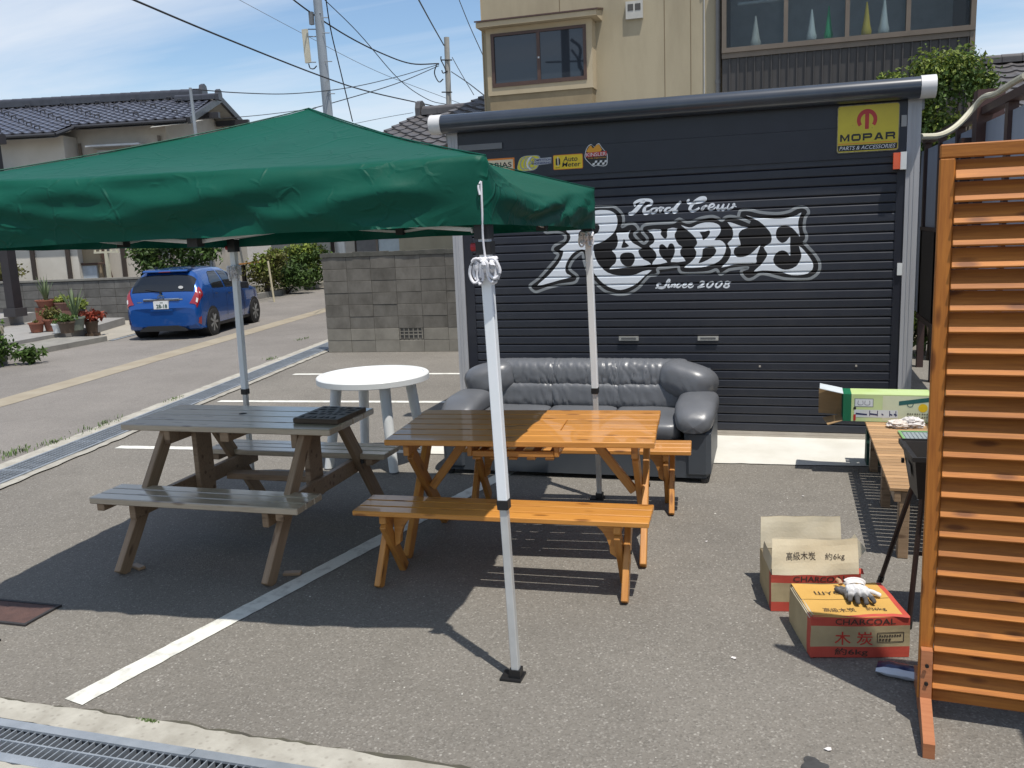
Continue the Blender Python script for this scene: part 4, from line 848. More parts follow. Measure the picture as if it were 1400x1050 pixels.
# ---------------------------------------------------------------- low grey block wall at the left
lw = thing("garden_wall", "long low grey block wall behind the potted plants and blue car", "wall", (-15.0 + .6, 17.45 + .09, 0), pi + radians(8.7))
M_lblk = mat("garden_block", (0.155, 0.15, 0.14), 0.95, color2=(0.09, 0.086, 0.08), nscale=4, detail=9, bump=.5, objvar=.16)
c = MB(); c.box(.01, 9.99, -.11, -.012, 0, .98); c.build("mortar_core", M_mort, lw)
bm_l = bevel_mesh(.394, .12, .186, .006, M_lblk)
for r_ in range(5):
    for i in range(25): link("block", bm_l, None, lw, (.2 + i * .4 - (.2 if r_ % 2 else 0) + .2 * 0 + (.2 if r_ % 2 else 0), -.06, .096 + r_ * .194))
c = MB(); c.box(-.02, 10.02, -.14, .02, .985, 1.03); c.build("coping", M_kerb, lw)

# ---------------------------------------------------------------- dark post of a carport, left
pt = thing("carport_post", "dark brown steel post standing on the left platform", "post", (-15.98, 15.25, .36))
p = MB(); p.box(-.11, .11, -.11, .11, .02, 3.6); p.build("shaft", mat("post_brown", (.026, .020, .022), .5, color2=(.018, .015, .017)), pt)
p = MB(); p.box(-.16, .16, -.16, .16, 0, .18); p.build("base", mat("post_base", (.05, .045, .047), .7), pt)
p = MB(); p.box(-2.6, .3, -.09, .09, 3.61, 3.8); p.build("beam", mat("post_brown", (.026, .020, .022), .5), pt)

# ---------------------------------------------------------------- grey-beige houses beyond the bend
h2 = thing("row_house", "pale house beyond the bend with sliding windows and dark trim", "house", (-17.5, 28.0, 0), radians(4))
p = MB(); p.box(0, 9.5, 0, 6, 0, 3.9); p.build("wall", M_beige2, h2)
ts, _ = tile_sheet((-.5, 3, 5.0), (10, 3, 5.0), (10, -.7, 3.75), (-.5, -.7, 3.75), 38, 14, sub=4); o = ts.build("roof_tiles", M_tileB, h2); o["kind"] = "stuff"
ts, _ = tile_sheet((10, 3, 5.0), (-.5, 3, 5.0), (-.5, 6.7, 3.75), (10, 6.7, 3.75), 38, 14, sub=4); o = ts.build("roof_tiles", M_tileB, h2); o["kind"] = "stuff"
ridge_mesh((-.5, 3, 5.0), (10, 3, 5.0), .15, .22).build("ridge", M_tileB, h2)
p = MB(); p.poly_prism([(0, 3.901), (6, 3.901), (3, 4.95)], 'x', .02, 9.48); p.build("gable", M_beige2, h2)
def win(parent, x0, x1, z0, z1, y, frame, panes=2, shade=None):
    f = MB(); t_ = .05; f.box(x0, x1, y - .05, y + .02, z0, z0 + t_); f.box(x0, x1, y - .05, y + .02, z1 - t_, z1); f.box(x0, x0 + t_, y - .05, y + .02, z0 + t_, z1 - t_); f.box(x1 - t_, x1, y - .05, y + .02, z0 + t_, z1 - t_)
    for k in range(1, panes):
        xm = x0 + (x1 - x0) * k / panes; f.box(xm - .03, xm + .03, y - .045, y + .015, z0 + t_ + .0, z1 - t_)
    o = f.build("window", frame, parent)
    for k in range(panes):
        a = x0 + (x1 - x0) * k / panes + (.05 if k == 0 else .03); b = x0 + (x1 - x0) * (k + 1) / panes - (.05 if k == panes - 1 else .03)
        q = MB(); q.box(a, b, y - .02, y - .005, z0 + t_, z1 - t_); q.build("pane", M_glassd if shade is None else shade[k], o)
    return o
M_curt = mat("curtain_pane", (.40, .47, .50), .25); M_shut = mat("storm_shutter", (.20, .195, .185), .6)
win(h2, 3.4, 4.9, 1.0, 2.3, -.005, M_frame_b, 2, (M_shut, M_curt)); win(h2, 6.2, 8.6, .6, 2.3, -.005, M_frame_z, 2, (M_glassd, M_curt))
for x in (2.3, 3.2, 5.1, 5.9, 9.0):
    p = MB(); p.box(x, x + .12, -.05, -.002, 0, 3.6); p.build("wall_post", M_timber if x != 5.9 else M_frame_w, h2)
p = MB(); p.box(5.25, 5.85, -.06, -.002, 0, 2.2); p.build("door", mat("rust_door", (.075, .05, .042), .7), h2); p = MB(); p.box(5.2, 5.24, -.12, -.06, 0, 2.4); p.box(5.86, 5.9, -.12, -.06, 0, 2.4); p.build("door_frame", mat("red_frame", (.13, .03, .02), .6), h2)
h4 = thing("grey_house", "grey-walled house with a window just above the block wall", "house", (-9.6, 19.0, 0), radians(4))
p = MB(); p.box(0, 3.1, 0, 5, 0, 2.6); p.build("wall", mat("grey_render", (.16, .155, .15), .9, color2=(.12, .118, .115)), h4); win(h4, .5, 1.3, .9, 2.1, -.005, M_frame_z, 1, (M_curt,)); win(h4, 2.0, 2.6, .9, 2.1, -.005, M_frame_z, 1)
p = MB(); p.box(-.3, 3.3, -.5, 5.2, 2.602, 2.7); p.build("roof", M_tileB, h4)

# ---------------------------------------------------------------- tan house behind the garage
HY = 13.5
M_tan = mat("tan_render", (0.38, 0.322, 0.218), 0.9, color2=(0.275, 0.230, 0.152), nscale=1.5, detail=10, bump=.25, bscale=150, stretch=(1.6, 1, .35), contrast=(.42, .82), objvar=.0)
M_tan2 = mat("tan_trim", (0.47, 0.385, 0.255), 0.85, color2=(0.41, 0.33, 0.21), nscale=3, objvar=0)
th = thing("tan_house", "two-storey tan rendered house behind the garage with a bay window and glazed balcony", "house", (0, HY, 0))
p = MB(); p.box(-4.46, -.93, 0, 7, 0, 8.2); p.box(-.929, 2.25, .3, 7, 0, 2.5); p.box(-.929, 2.25, 1.6, 7, 2.5, 8.2); p.build("wall", M_tan, th)
p = MB(); p.box(-4.475, -4.46, -.01, .12, 0, 8.2); p.build("corner_trim", M_tan2, th)
for x in (-3.25, -1.72, -1.35):
    p = MB(); p.box(x - .005, x + .005, -.003, .0, 4.9 if x == -3.25 else 2.4, 8.1); p.build("joint", mat("joint_tan", (.20, .15, .085), .9), th)
p = MB(); p.tube([(-1.16, -.015, 5.05), (-1.165, -.015, 2.5)], .006, 5); p.tube([(-1.16, -.02, 5.05), (-1.16, -.02, 5.14)], .03, 8); p.build("wall_cable", M_frame_w, th)
# bay window
BD = .28
bay = MB(); bay.box(-4.32, -2.72, -BD, -.001, 3.79, 4.74)
x0, x1, z0, z1 = -4.245, -2.805, 3.905, 4.665
bay = MB(); bay.box(-4.32, -2.72, -BD, -.001, 3.79, z0); bay.box(-4.32, -2.72, -BD, -.001, z1, 4.742); bay.box(-4.32, x0, -BD, -.001, z0, z1); bay.box(x1, -2.72, -BD, -.001, z0, z1)
bayo = bay.build("bay_window", M_tan2, th)
p = MB(); p.poly_prism([(-.43, 4.745), (-.001, 4.745), (-.001, 4.90), (-.43, 4.815)], 'x', -4.42, -2.62); p.build("hood", M_tan2, bayo)
p = MB(); p.poly_prism([(-.445, 4.817), (-.0015, 4.903), (-.0015, 4.925), (-.445, 4.838)], 'x', -4.44, -2.60); p.build("hood_flashing", M_frame_b, bayo)
p = MB(); p.box(-4.30, -2.74, -BD + .02, -.001, 3.25, 3.788); p.build("apron_panel", mat("tan_dark", (.30, .232, .138), .9), bayo)  # panel below the bay in a darker tan
f = MB(); f.box(x0, x1, -BD - .012, -BD + .05, z0, z0 + .055); f.box(x0, x1, -BD - .012, -BD + .05, z1 - .04, z1); f.box(x0, x0 + .045, -BD - .012, -BD + .05, z0 + .055, z1 - .04); f.box(x1 - .045, x1, -BD - .012, -BD + .05, z0 + .055, z1 - .04)
f.box(-3.545, -3.495, -BD - .008, -BD + .04, z0 + .055, z1 - .04)
fo = f.build("window_frame", M_frame_b, bayo)
for a, b, dy in ((x0 + .045, -3.545, .015), (-3.495, x1 - .045, .006)):
    p = MB(); p.box(a, b, -BD + dy, -BD + dy + .006, z0 + .055, z1 - .04); p.build("pane", M_glassd, bayo)
k = MB(); k.box(-3.53, -3.505, -BD - .014, -BD - .008, 4.26, 4.285); k.build("catch", M_frame_w, bayo)
# wall vent
p = MB(); p.box(-2.265, -2.02, -.05, -.001, 4.72, 4.96); vo = p.build("wall_vent", mat("vent_shell", (.50, .48, .43), .5), th)
p = MB(); p.box(-2.235, -2.155, -.054, -.051, 4.83, 4.92); p.box(-2.13, -2.05, -.054, -.051, 4.83, 4.92); p.build("opening", mat("vent_dark", (.08, .075, .07), .8), vo)
# glazed balcony
SX0, SX1 = -.905, 2.275
bal = MB(); bal.box(SX0, SX1, -.20, -.10, 4.03, 4.10); bal.box(SX0, SX1, -.23, -.10, 4.101, 4.165); bal.box(SX0, SX1, -.21, -.10, 5.55, 5.65)
xs_ = (SX0, -.085, .70, 1.45, SX1 - .06)
for i, x in enumerate(xs_): bal.box(x, x + (.06 if i in (0, 4) else .055), -.205, -.10, 4.166, 5.549)
balo = bal.build("balcony_frame", M_frame_z, th)
M_frost = glass("frosted_glass", (.09, .10, .115), .18, .84)
for a, b in zip(xs_, xs_[1:]):
    p = MB(); p.box(a + .058, b - .002, -.16, -.150, 4.168, 5.548); p.build("pane", M_frost, balo)
p = MB(); p.box(SX0 + .01, SX1 - .05, .95, 1.0, 2.6, 6.0); p.build("inner_wall", mat("inner_wall", (.50, .50, .50), .9), balo); p = MB(); p.box(SX0 + .01, SX1 - .05, -.08, .94, 4.0, 4.05); p.build("floor", mat("balcony_floor", (.5, .49, .47), .9), balo)
p = MB(); p.box(SX0 + .01, SX1 - .05, -.1, 1.55, 5.655, 5.75); p.box(SX0 + .015, SX0 + .05, -.095, .94, 4.06, 5.65); p.box(SX1 - .1, SX1 - .06, -.095, .94, 4.06, 5.65); p.build("balcony_roof", M_eave, balo)
p = MB(); p.tube([(SX0 + .2, .05, 4.78), (SX1 - .3, .05, 4.80)], .022, 8); p.build("drying_rail", M_frame_w, balo)
# ribbed dark cladding under the balcony: each strip a board
M_rib = mat("dark_cladding", (0.060, 0.054, 0.050), 0.5, 0.2, color2=(.048, .043, .04), nscale=3, objvar=.08)
nb_ = 28; wdt = (SX1 - SX0 - .07) / nb_
pm = MB(); pm.box(0, wdt - .012, 0, .03, 0, 1.9); pm.box(wdt - .016, wdt, -.028, .03, 0, 1.9); pme = pm.mesh("cladding_strip"); pme.materials.append(M_rib)
for i in range(nb_): link("cladding_strip", pme, None, th, (SX0 + .005 + i * wdt, -.17, 2.125))
p = MB(); p.box(SX1 - .055, SX1 + .005, -.21, -.06, 2.1, 5.7); p.build("corner_post", M_frame_z, th)
p = MB(); p.tube([(-.965, -.06, 6.2), (-.965, -.06, 2.2)], .035, 10); p.tube([(-.965, -.055, 3.72), (-.965, -.055, 3.78)], .045, 10); p.build("downpipe", mat("pipe_grey", (.20, .19, .18), .5), th)
# hanging cones behind the glass
def cone(label, x, z, h_, r, m, group=None):
    c = MB(); c.lathe([(r * .15, h_), (r * .3, h_ * .8), (r * .75, h_ * .25), (r, .05), (r * .9, 0)], 10); o = c.build("folded_parasol", m, None, (x, HY + .0, z)); return tag(o, label, "parasol")
cone("pale grey folded parasol behind the leftmost balcony pane", -.46, 4.19, .40, .075, C_("cloth_grey", (.62, .60, .56)))
cone("white folded parasol behind the second balcony pane", .28, 4.20, .40, .07, C_("cloth_white", (.75, .78, .78))); cone("green folded parasol behind the second balcony pane", .50, 4.20, .42, .06, C_("cloth_green", (.05, .5, .2)))
cone("yellow folded parasol behind the third balcony pane", .98, 4.20, .42, .07, C_("cloth_yellow", (.75, .55, .08))); cone("white folded parasol in the third balcony pane, right of the yellow one", 1.20, 4.20, .44, .075, C_("cloth_white", (.75, .78, .78)))
# single-storey wing with its own tiled roof
wg = thing("house_wing", "low tan wing with a grey tiled roof between canopy and garage", "house", (-6.3, 13.75, 0))
p = MB(); p.box(0, 1.84, .3, 4.5, 0, 3.2); p.build("wall", M_tan, wg)
ts, _ = tile_sheet((-.20, 1.75, 3.88), (1.82, 1.75, 3.88), (1.82, -.35, 3.12), (-.62, -.35, 3.12), 9, 9); o = ts.build("roof_tiles", M_tileB, wg); o["kind"] = "stuff"
ts, _ = tile_sheet((1.82, 1.75, 3.88), (-.20, 1.75, 3.88), (-.62, 4.6, 3.0), (1.82, 4.6, 3.0), 9, 9, sub=4); o = ts.build("roof_tiles", M_tileB, wg); o["kind"] = "stuff"
ridge_mesh((.0, 1.75, 3.88), (1.82, 1.75, 3.88), .13, .16).build("ridge", M_tileB, wg); onigawara((-.02, 1.75, 3.88), (-1, 0, 0), .14, .24).build("end_tile", M_tileB, wg)
up = thing("upper_roof", "small higher grey tiled roof against the tan house corner", "roof", (-5.3, 14.6, 0))
ts, _ = tile_sheet((.02, 2.2, 4.42), (1.0, 2.2, 4.42), (1.0, .2, 3.76), (-.42, .2, 3.76), 5, 8); o = ts.build("roof_tiles", M_tileB, up); o["kind"] = "stuff"
p = MB(); p.box(.0, .98, .6, 3.8, 3.0, 3.74); p.build("wall", M_tan, up); ridge_mesh((.22, 2.2, 4.42), (1.0, 2.2, 4.42), .13, .16).build("ridge", M_tileB, up); onigawara((.20, 2.2, 4.40), (-1, 0, 0), .13, .26).build("end_tile", M_tileB, up)
# neighbour's roof at the far right
nr_ = thing("neighbour_house", "dark tiled neighbour roof behind the brown fence at right edge", "house", (2.75, 15.0, 0))
p = MB(); p.box(0, 7, .6, 5, 0, 3.2); p.build("wall", M_beige, nr_)
ts, _ = tile_sheet((-.3, 2.2, 4.18), (7.2, 2.2, 4.18), (7.2, -.4, 3.05), (-.3, -.4, 3.05), 28, 10, amp=.02); o = ts.build("roof_tiles", M_tileB, nr_); o["kind"] = "stuff"
ts, _ = tile_sheet((7.2, 2.2, 4.18), (-.3, 2.2, 4.18), (-.3, 5.2, 3.0), (7.2, 5.2, 3.0), 28, 10, sub=4); o = ts.build("roof_tiles", M_tileB, nr_); o["kind"] = "stuff"
ridge_mesh((-.3, 2.2, 4.18), (7.2, 2.2, 4.18), .12, .14).build("ridge", M_tileB, nr_)

# ---------------------------------------------------------------- brown fence along the right side
fc = thing("panel_fence", "tall dark brown fence with pale blue-grey panels along the right side", "fence", (1.5, 0, 0))
M_fb = mat("fence_brown", (0.060, 0.030, 0.026), 0.5, color2=(.045, .023, .02), nscale=4); M_fp = mat("fence_panel", (0.42, 0.46, 0.53), 0.55, color2=(.36, .40, .47), nscale=2, stretch=(1, 4, .4), transl=.3)
FT = 2.60
for i in range(11):
    y = 1.3 + i * 1.02
    p = MB(); p.box(0, .07, y - .05, y + .05, 0, FT); p.build("post", M_fb, fc)
    q = MB(); q.box(.03, .045, y + .052, y + .968, .62, FT - .06); q.build("panel", M_fp if i < 9 else M_fp, fc)
for z in (.58, FT): p = MB(); p.box(-.01, .08, 1.2, 11.6, z + .002, z + .062); p.build("rail", M_fb, fc)
p = MB(); p.box(-.005, .075, 1.2, 11.6, 1.62, 1.66); p.build("rail", M_fb, fc)
p = MB(); p.box(-.04, .16, 8.28, 8.46, 0, 2.80); p.build("tall_post", mat("fence_post", (.075, .034, .028), .45), fc)
p = MB(); p.box(.0, .028, 9.4, 11.6, .645, 1.618); p.build("lower_board", mat("fence_dark", (.022, .016, .016), .6), fc)
p = MB(); p.box(-.09, .0, 8.62, 8.72, 0, 2.45); p.build("side_post", M_fb, fc)
# cream conduit drooping from the garage column to the fence
tube_pts = [AY(1259, 187, 7.75), AY(1285, 185, 7.9), AY(1308, 172, 8.1), AY(1330, 149, 8.2), AY(1345, 133, 8.1), AY(1362, 128, 7.8), AY(1385, 113, 7.3), AY(1402, 103, 6.9)]
tag(MB().tube(smooth_open(tube_pts, 5), .024, 8).build("conduit", mat("conduit_cream", (.58, .55, .42), .45)), "cream flexible conduit drooping from the garage column over the fence", "pipe")
# ---------------------------------------------------------------- poles and wires
M_steelp = mat("pole_steel", (.33, .36, .38), .45, .4, color2=(.27, .29, .31), nscale=2); M_cpole = mat("pole_concrete", (.36, .34, .30), .85, color2=(.29, .275, .24), nscale=3); M_wire = mat("wire_black", (.015, .015, .016), .6)
def lean_pole(name, label, pa, pb, Y, r0, r1, m, ext=0.0):
    a = AY(*pa, Y); b = AY(*pb, Y); d = (a - b).normalized(); base = b - d * (b.z / d.z) * 1.0; top = a + d * ext
    t = thing(name, label, "utility pole", (base.x, base.y, 0))
    MB().tube([(0, 0, 0), top - Vector((base.x, base.y, 0))], r0, 14, True, r1).build("shaft", m, t); return t, base, top
tA, bA, topA = lean_pole("utility_pole", "grey steel utility pole with a white panel antenna above the canopy", (434, 0), (448, 150), 26, .17, .125, M_steelp, 3.0)
def loc(t, p): return Vector(p) - t.location
p = MB(); a = AY(418.5, 40, 26); b = AY(421.5, 86, 26); q = loc(tA, a); q2 = loc(tA, b); p.box(-.085, .085, -.05, .05, 0, (a - b).length); o = p.build("antenna", mat("antenna_cream", (.60, .55, .42), .5), tA, q2, (0, radians(-2), 0))
for ya in (40, 50, 85):
    p = MB(); p.tube([loc(tA, AY(421, ya, 26)), loc(tA, AY(432, ya, 26))], .018, 6); p.build("bracket", M_steelp, tA)
p = MB(); p.tube(smooth_open([loc(tA, AY(x, y, 26)) for x, y in ((422, 87), (424, 93), (429, 94), (433, 90))], 4), .018, 6); p.build("cable_loop", M_wire, tA)
for ya, s_ in ((18, -1), (24, 1), (45, 1), (84, 1), (128, 1), (130, -1)):
    x = 441 + (ya - 40) * .09; p = MB(); p.tube([loc(tA, AY(x, ya, 25.9)), loc(tA, AY(x + 9 * s_, ya, 25.9))], .016, 6); p.build("step_bolt", M_steelp, tA)
p = MB(); a = loc(tA, AY(426, 22, 25.95)); p.box(a.x - .07, a.x + .05, a.y - .06, a.y + .06, a.z - .25, a.z + .12); p.build("junction_box", mat("box_grey", (.18, .19, .2), .5), tA)
tB, bB, topB = lean_pole("utility_pole", "grey concrete utility pole topped flat, standing behind the tiled wing roof", (610.5, 51), (614, 150), 33, .115, .10, M_cpole)
for pts in (((603, 77), (603, 82), (607, 90), (610, 98)), ((597, 88), (594, 100), (600, 112), (606, 108)), ((604, 96), (606, 100), (612, 97))):
    p = MB(); p.tube(smooth_open([loc(tB, AY(x, y, 32.9)) for x, y in pts], 4), .022, 6); p.build("cable_loop", M_wire, tB)
for ya in (82, 126):
    p = MB(); p.tube([loc(tB, AY(604, ya, 32.9)), loc(tB, AY(618, ya, 32.9))], .025, 6); p.build("bracket", M_wire, tB)
tC = thing("service_pole", "thin grey steel service pole beside the tiled house gable", "utility pole", (-13.28, 18.6, 0)); a = AY(260, 120, 18.6)
MB().tube([(0, 0, 0), loc(tC, a)], .055, 10, True, .035).build("shaft", M_steelp, tC)
# pole with a transformer side across the street, mirrored in the bay window
tD = thing("utility_pole", "dark utility pole across the street, seen only as a reflection in the bay window", "utility pole", (-6.75, -2.2, 0)); MB().tube([(0, 0, 0), (0, 0, 9.6)], .15, 12, True, .13).build("shaft", mat("pole_dark", (.10, .095, .09), .8), tD)
p = MB(); p.box(-.1, .55, -.05, .05, 8.6, 8.68); p.tube(smooth_open([(.2, 0, 7.5), (.5, .1, 7.2), (.42, 0, 6.7), (.6, 0, 6.4), (.25, 0, 6.2)], 4), .05, 6); p.tube(smooth_open([(.2, 0, 7.2), (.45, 0, 6.8), (.5, 0, 6.3), (.25, 0, 6.0)], 4), .04, 6); p.build("crossarm", M_wire, tD)
def wire(label, pts, r=.012, sag=0):
    P = [AY(x, y, Y) for x, y, Y in pts]; o = MB().tube(smooth_open(P, 6) if len(P) > 2 else P, r, 5, False).build("overhead_wire", M_wire); return tag(o, label, "wire")
wire("thick black wire sloping down from the upper left sky to the concrete pole", [(150, -14, 14), (302, 50, 19), (436, 103, 25), (507, 126, 29), (612, 149, 33)], .022)
wire("black wire sagging from the steel pole top to the concrete pole bracket", [(395, -5, 25), (426, 18, 26), (476, 50, 28), (522, 73, 30), (562, 87, 31.5), (600, 87, 33)], .024)
wire("thin grey wire crossing the sky behind the steel pole", [(320, -4, 34), (412, 45, 35), (514, 97, 36), (628, 141, 38)], .010)
wire("steep wire running down right of the steel pole behind the canopy", [(444, -12, 17), (452, 40, 18), (465, 95, 19), (482, 166, 20)], .013)
wire("sagging wire from beside the steel pole down to the low end of the concrete pole", [(438, -6, 26), (490, 45, 28), (545, 108, 30), (585, 136, 32), (612, 143, 33)], .014)
wire("slack wire from the concrete pole left to the tiled house ridge", [(600, 88, 33), (543, 105, 30), (476, 120, 27), (400, 128, 24), (330, 127, 21), (264, 122, 18.6)], .013)
wire("wire from the concrete pole down to the canopy top", [(600, 90, 33), (540, 115, 30), (450, 142, 27), (428, 148, 26)], .015)
wire("faint low wire left of the tiled wing roof", [(470, 172, 36), (530, 160, 36), (565, 154, 36)], .010)
wire("dark wire entering from the top and ending at the concrete pole top", [(571, -3, 24), (590, 32, 29), (607, 62, 33)], .022)
wire("thin wire near the tan house corner at the top", [(627, -2, 20), (642, 35, 20), (660, 75, 20)], .010)
wire("wire from the concrete pole down right to the tiled roof", [(618, 78, 33), (632, 103, 33), (648, 130, 33)], .014); wire("lower wire from the concrete pole to the tan house", [(617, 98, 33), (638, 112, 28), (664, 132, 24)], .016)
wire("low wire from the house gable towards the steel pole", [(300, 162, 22), (360, 157, 24), (432, 148, 26)], .010)
for k, z in enumerate((7.9, 8.65, 6.9)):
    o = MB().tube(smooth_open([(-7.4, -2.2, z), (2, -1 - k * .3, z - .5), (14, .5, z + .1)], 6), .03, 5, False).build("overhead_wire", M_wire); tag(o, ["top", "middle", "lowest"][k] + " street wire across the road, mirrored in the bay window", "wire")

# ================================================================ blue hatchback, seen from behind
M_blue = mat("car_paint_blue", (0.005, 0.075, 0.31), 0.26, 0.35, var=.05, objvar=0, coat=1.0, spec=.5); M_cglass = glass("car_glass", (.012, .014, .016), .02); M_tyre = mat("tyre", (.018, .018, .019), .85); M_trim = mat("black_trim", (.014, .014, .015), .5)
M_chrome = mat("chrome", (.75, .76, .78), .12, 1.0, objvar=0); M_rim = mat("rim_metal", (.32, .33, .34), .35, .7); M_rlamp = mat("lamp_red", (.30, .008, .010), .15, spec=.8, coat=1.0, objvar=0); M_clear = mat("lamp_clear", (.70, .66, .64), .12, spec=.8, coat=1.0, objvar=0)
car = thing("parked_car", "bright blue small hatchback parked at the road edge, seen from behind", "car", (-11.20, 14.02, .005), radians(12.5 + 90)); car.scale = (.88, .87, .88)
# local: x forward from the rear bumper, y to the left, z up; the rear axle is .62 m ahead of the bumper
STX = [0.0, .03, .09, .20, .34, .46, .62, 1.0, 1.5, 1.95, 2.3, 2.65, 2.95, 3.2, 3.5, 3.72, 3.84, 3.885]
ZTOP = [.68, .80, .98, 1.16, 1.36, 1.455, 1.48, 1.505, 1.505, 1.475, 1.37, 1.20, 1.03, .96, .88, .78, .66, .52]
WMAX = [.735, .79, .825, .838, .845, .8475, .8475, .8475, .8475, .8475, .8475, .846, .84, .825, .79, .73, .66, .58]
ZBELT = [.60, .74, .90, .985, 1.0, 1.0, .99, .965, .945, .93, .92, .91, .90, .88, .82, .72, .62, .48]
WTOP = [.62, .68, .70, .66, .60, .58, .575, .57, .565, .56, .56, .58, .62, .62, .58, .52, .46, .40]
ZBOT = [.30, .24, .20, .19, .18, .18, .18, .18, .18, .18, .18, .18, .18, .18, .19, .20, .22, .26]
def carS(x, j):
    """point of the body shell: station x, section parameter j in 0..9 (0 sill centre, 9 roof centre), left side"""
    f = lambda A: float(np.interp(x, STX, A))
    zt, wm, zb, wt, z0 = f(ZTOP), f(WMAX), f(ZBELT), f(WTOP), f(ZBOT)
    zmid = min(.60, z0 + (zb - z0) * .5)
    wb = wm - .018
    wte = min(wt, wb - .02); zedge = zb + (zt - zb) * .86
    pts = [(0, z0), (wm - .10, z0), (wm - .02, z0 + .10), (wm, zmid), (wm - .004, zmid + (zb - zmid) * .6), (wb, zb), ((wb + wte) / 2 + .035, zb + (zedge - zb) * .52), (wte, zedge), (wte * .62, zt - (zt - zedge) * .18), (0, zt)]
    # Catmull-Rom
    i = min(8, int(j)); t = j - i; g = lambda k: Vector(pts[max(0, min(9, k))])
    p0, p1, p2, p3 = g(i - 1), g(i), g(i + 1), g(i + 2)
    if i == 8: p3 = Vector((-p1.x, p1.y))
    q = 0.5 * ((2 * p1) + (p2 - p0) * t + (2 * p0 - 5 * p1 + 4 * p2 - p3) * t * t + (3 * p1 - p0 - 3 * p2 + p3) * t ** 3)
    bow = 0.05 * (1 - (q.x / .85) ** 2) * max(0, 1 - x / .5)       # the tail is bowed backwards
    return Vector((x - bow, q.x, q.y))
def patch(name, m, xs, js, side, lift=.006, parent=None):
    """a panel of the shell, lifted off along its normal"""
    nx, nj = 10, 6; vs = []
    for a in range(nx + 1):
        x = xs[0] + (xs[1] - xs[0]) * a / nx
        for b in range(nj + 1):
            ja = js[0] if not callable(js[0]) else js[0](x); jb = js[1] if not callable(js[1]) else js[1](x)
            j = ja + (jb - ja) * b / nj; e = 1e-3
            p = carS(x, j); n = (carS(x + e, j) - p).cross(carS(x, min(8.999, j + e)) - p) if j < 8.99 else (carS(x + e, j) - p).cross(p - carS(x, j - e))
            n.normalize(); 
            if n.y < -1e-6 and j < 8: n = -n
            if n.z < 0 and j >= 7: n = -n
            p = p + n * lift
            vs.append((p.x, p.y * side, p.z))
    mb = MB(); mb.add(vs, [(a * (nj + 1) + b, (a + 1) * (nj + 1) + b, (a + 1) * (nj + 1) + b + 1, a * (nj + 1) + b + 1) for a in range(nx) for b in range(nj)], True)
    return mb.build(name, m, parent or car)
xs = sorted(set([round(x, 3) for x in np.concatenate([np.linspace(0, .5, 16), np.linspace(.5, 3.5, 40), np.linspace(3.5, 3.885, 10)])])); NJ = 36
vs = []; 
for x in xs:
    row = [carS(x, 9 * k / NJ) for k in range(NJ + 1)]
    vs += [(p.x, p.y, p.z) for p in row] + [(p.x, -p.y, p.z) for p in row[-2:0:-1]]
n = 2 * NJ; mb = MB(); fs = [(a * n + k, a * n + (k + 1) % n, (a + 1) * n + (k + 1) % n, (a + 1) * n + k) for a in range(len(xs) - 1) for k in range(n)]
mb.add(vs, fs, True); mb.add(vs[:n], [tuple(range(n))], False); mb.add(vs[-n:], [tuple(range(n))], False)
mb.build("body", M_blue, car)
# tailgate glass on both sides of the centre, joined into one pane
rw = MB(); NX, NY = 10, 16; vs = []
for a in range(NX + 1):
    x = .115 + (.345 - .115) * a / NX
    for b in range(NY + 1):
        u = -1 + 2 * b / NY; j = 9 - abs(u) * (2.0 + .5 * a / NX); p = carS(x, min(8.999, j)); vs.append((p.x - .012, p.y * (1 if u > 0 else -1), p.z + .006))
rw.add(vs, [(a * (NY + 1) + b, (a + 1) * (NY + 1) + b, (a + 1) * (NY + 1) + b + 1, a * (NY + 1) + b + 1) for a in range(NX) for b in range(NY)], True)
rw.build("rear_window", M_cglass, car)
sp = MB(); sp.poly_prism([(.285, 1.425), (.32, 1.42), (.60, 1.475), (.60, 1.487), (.34, 1.468), (.28, 1.440)], 'y', -.50, .50); sp.build("spoiler", M_blue, car)
hb_ = MB(); hb_.box(.276, .285, -.13, .13, 1.426, 1.438); hb_.build("brake_lamp", M_rlamp, car)
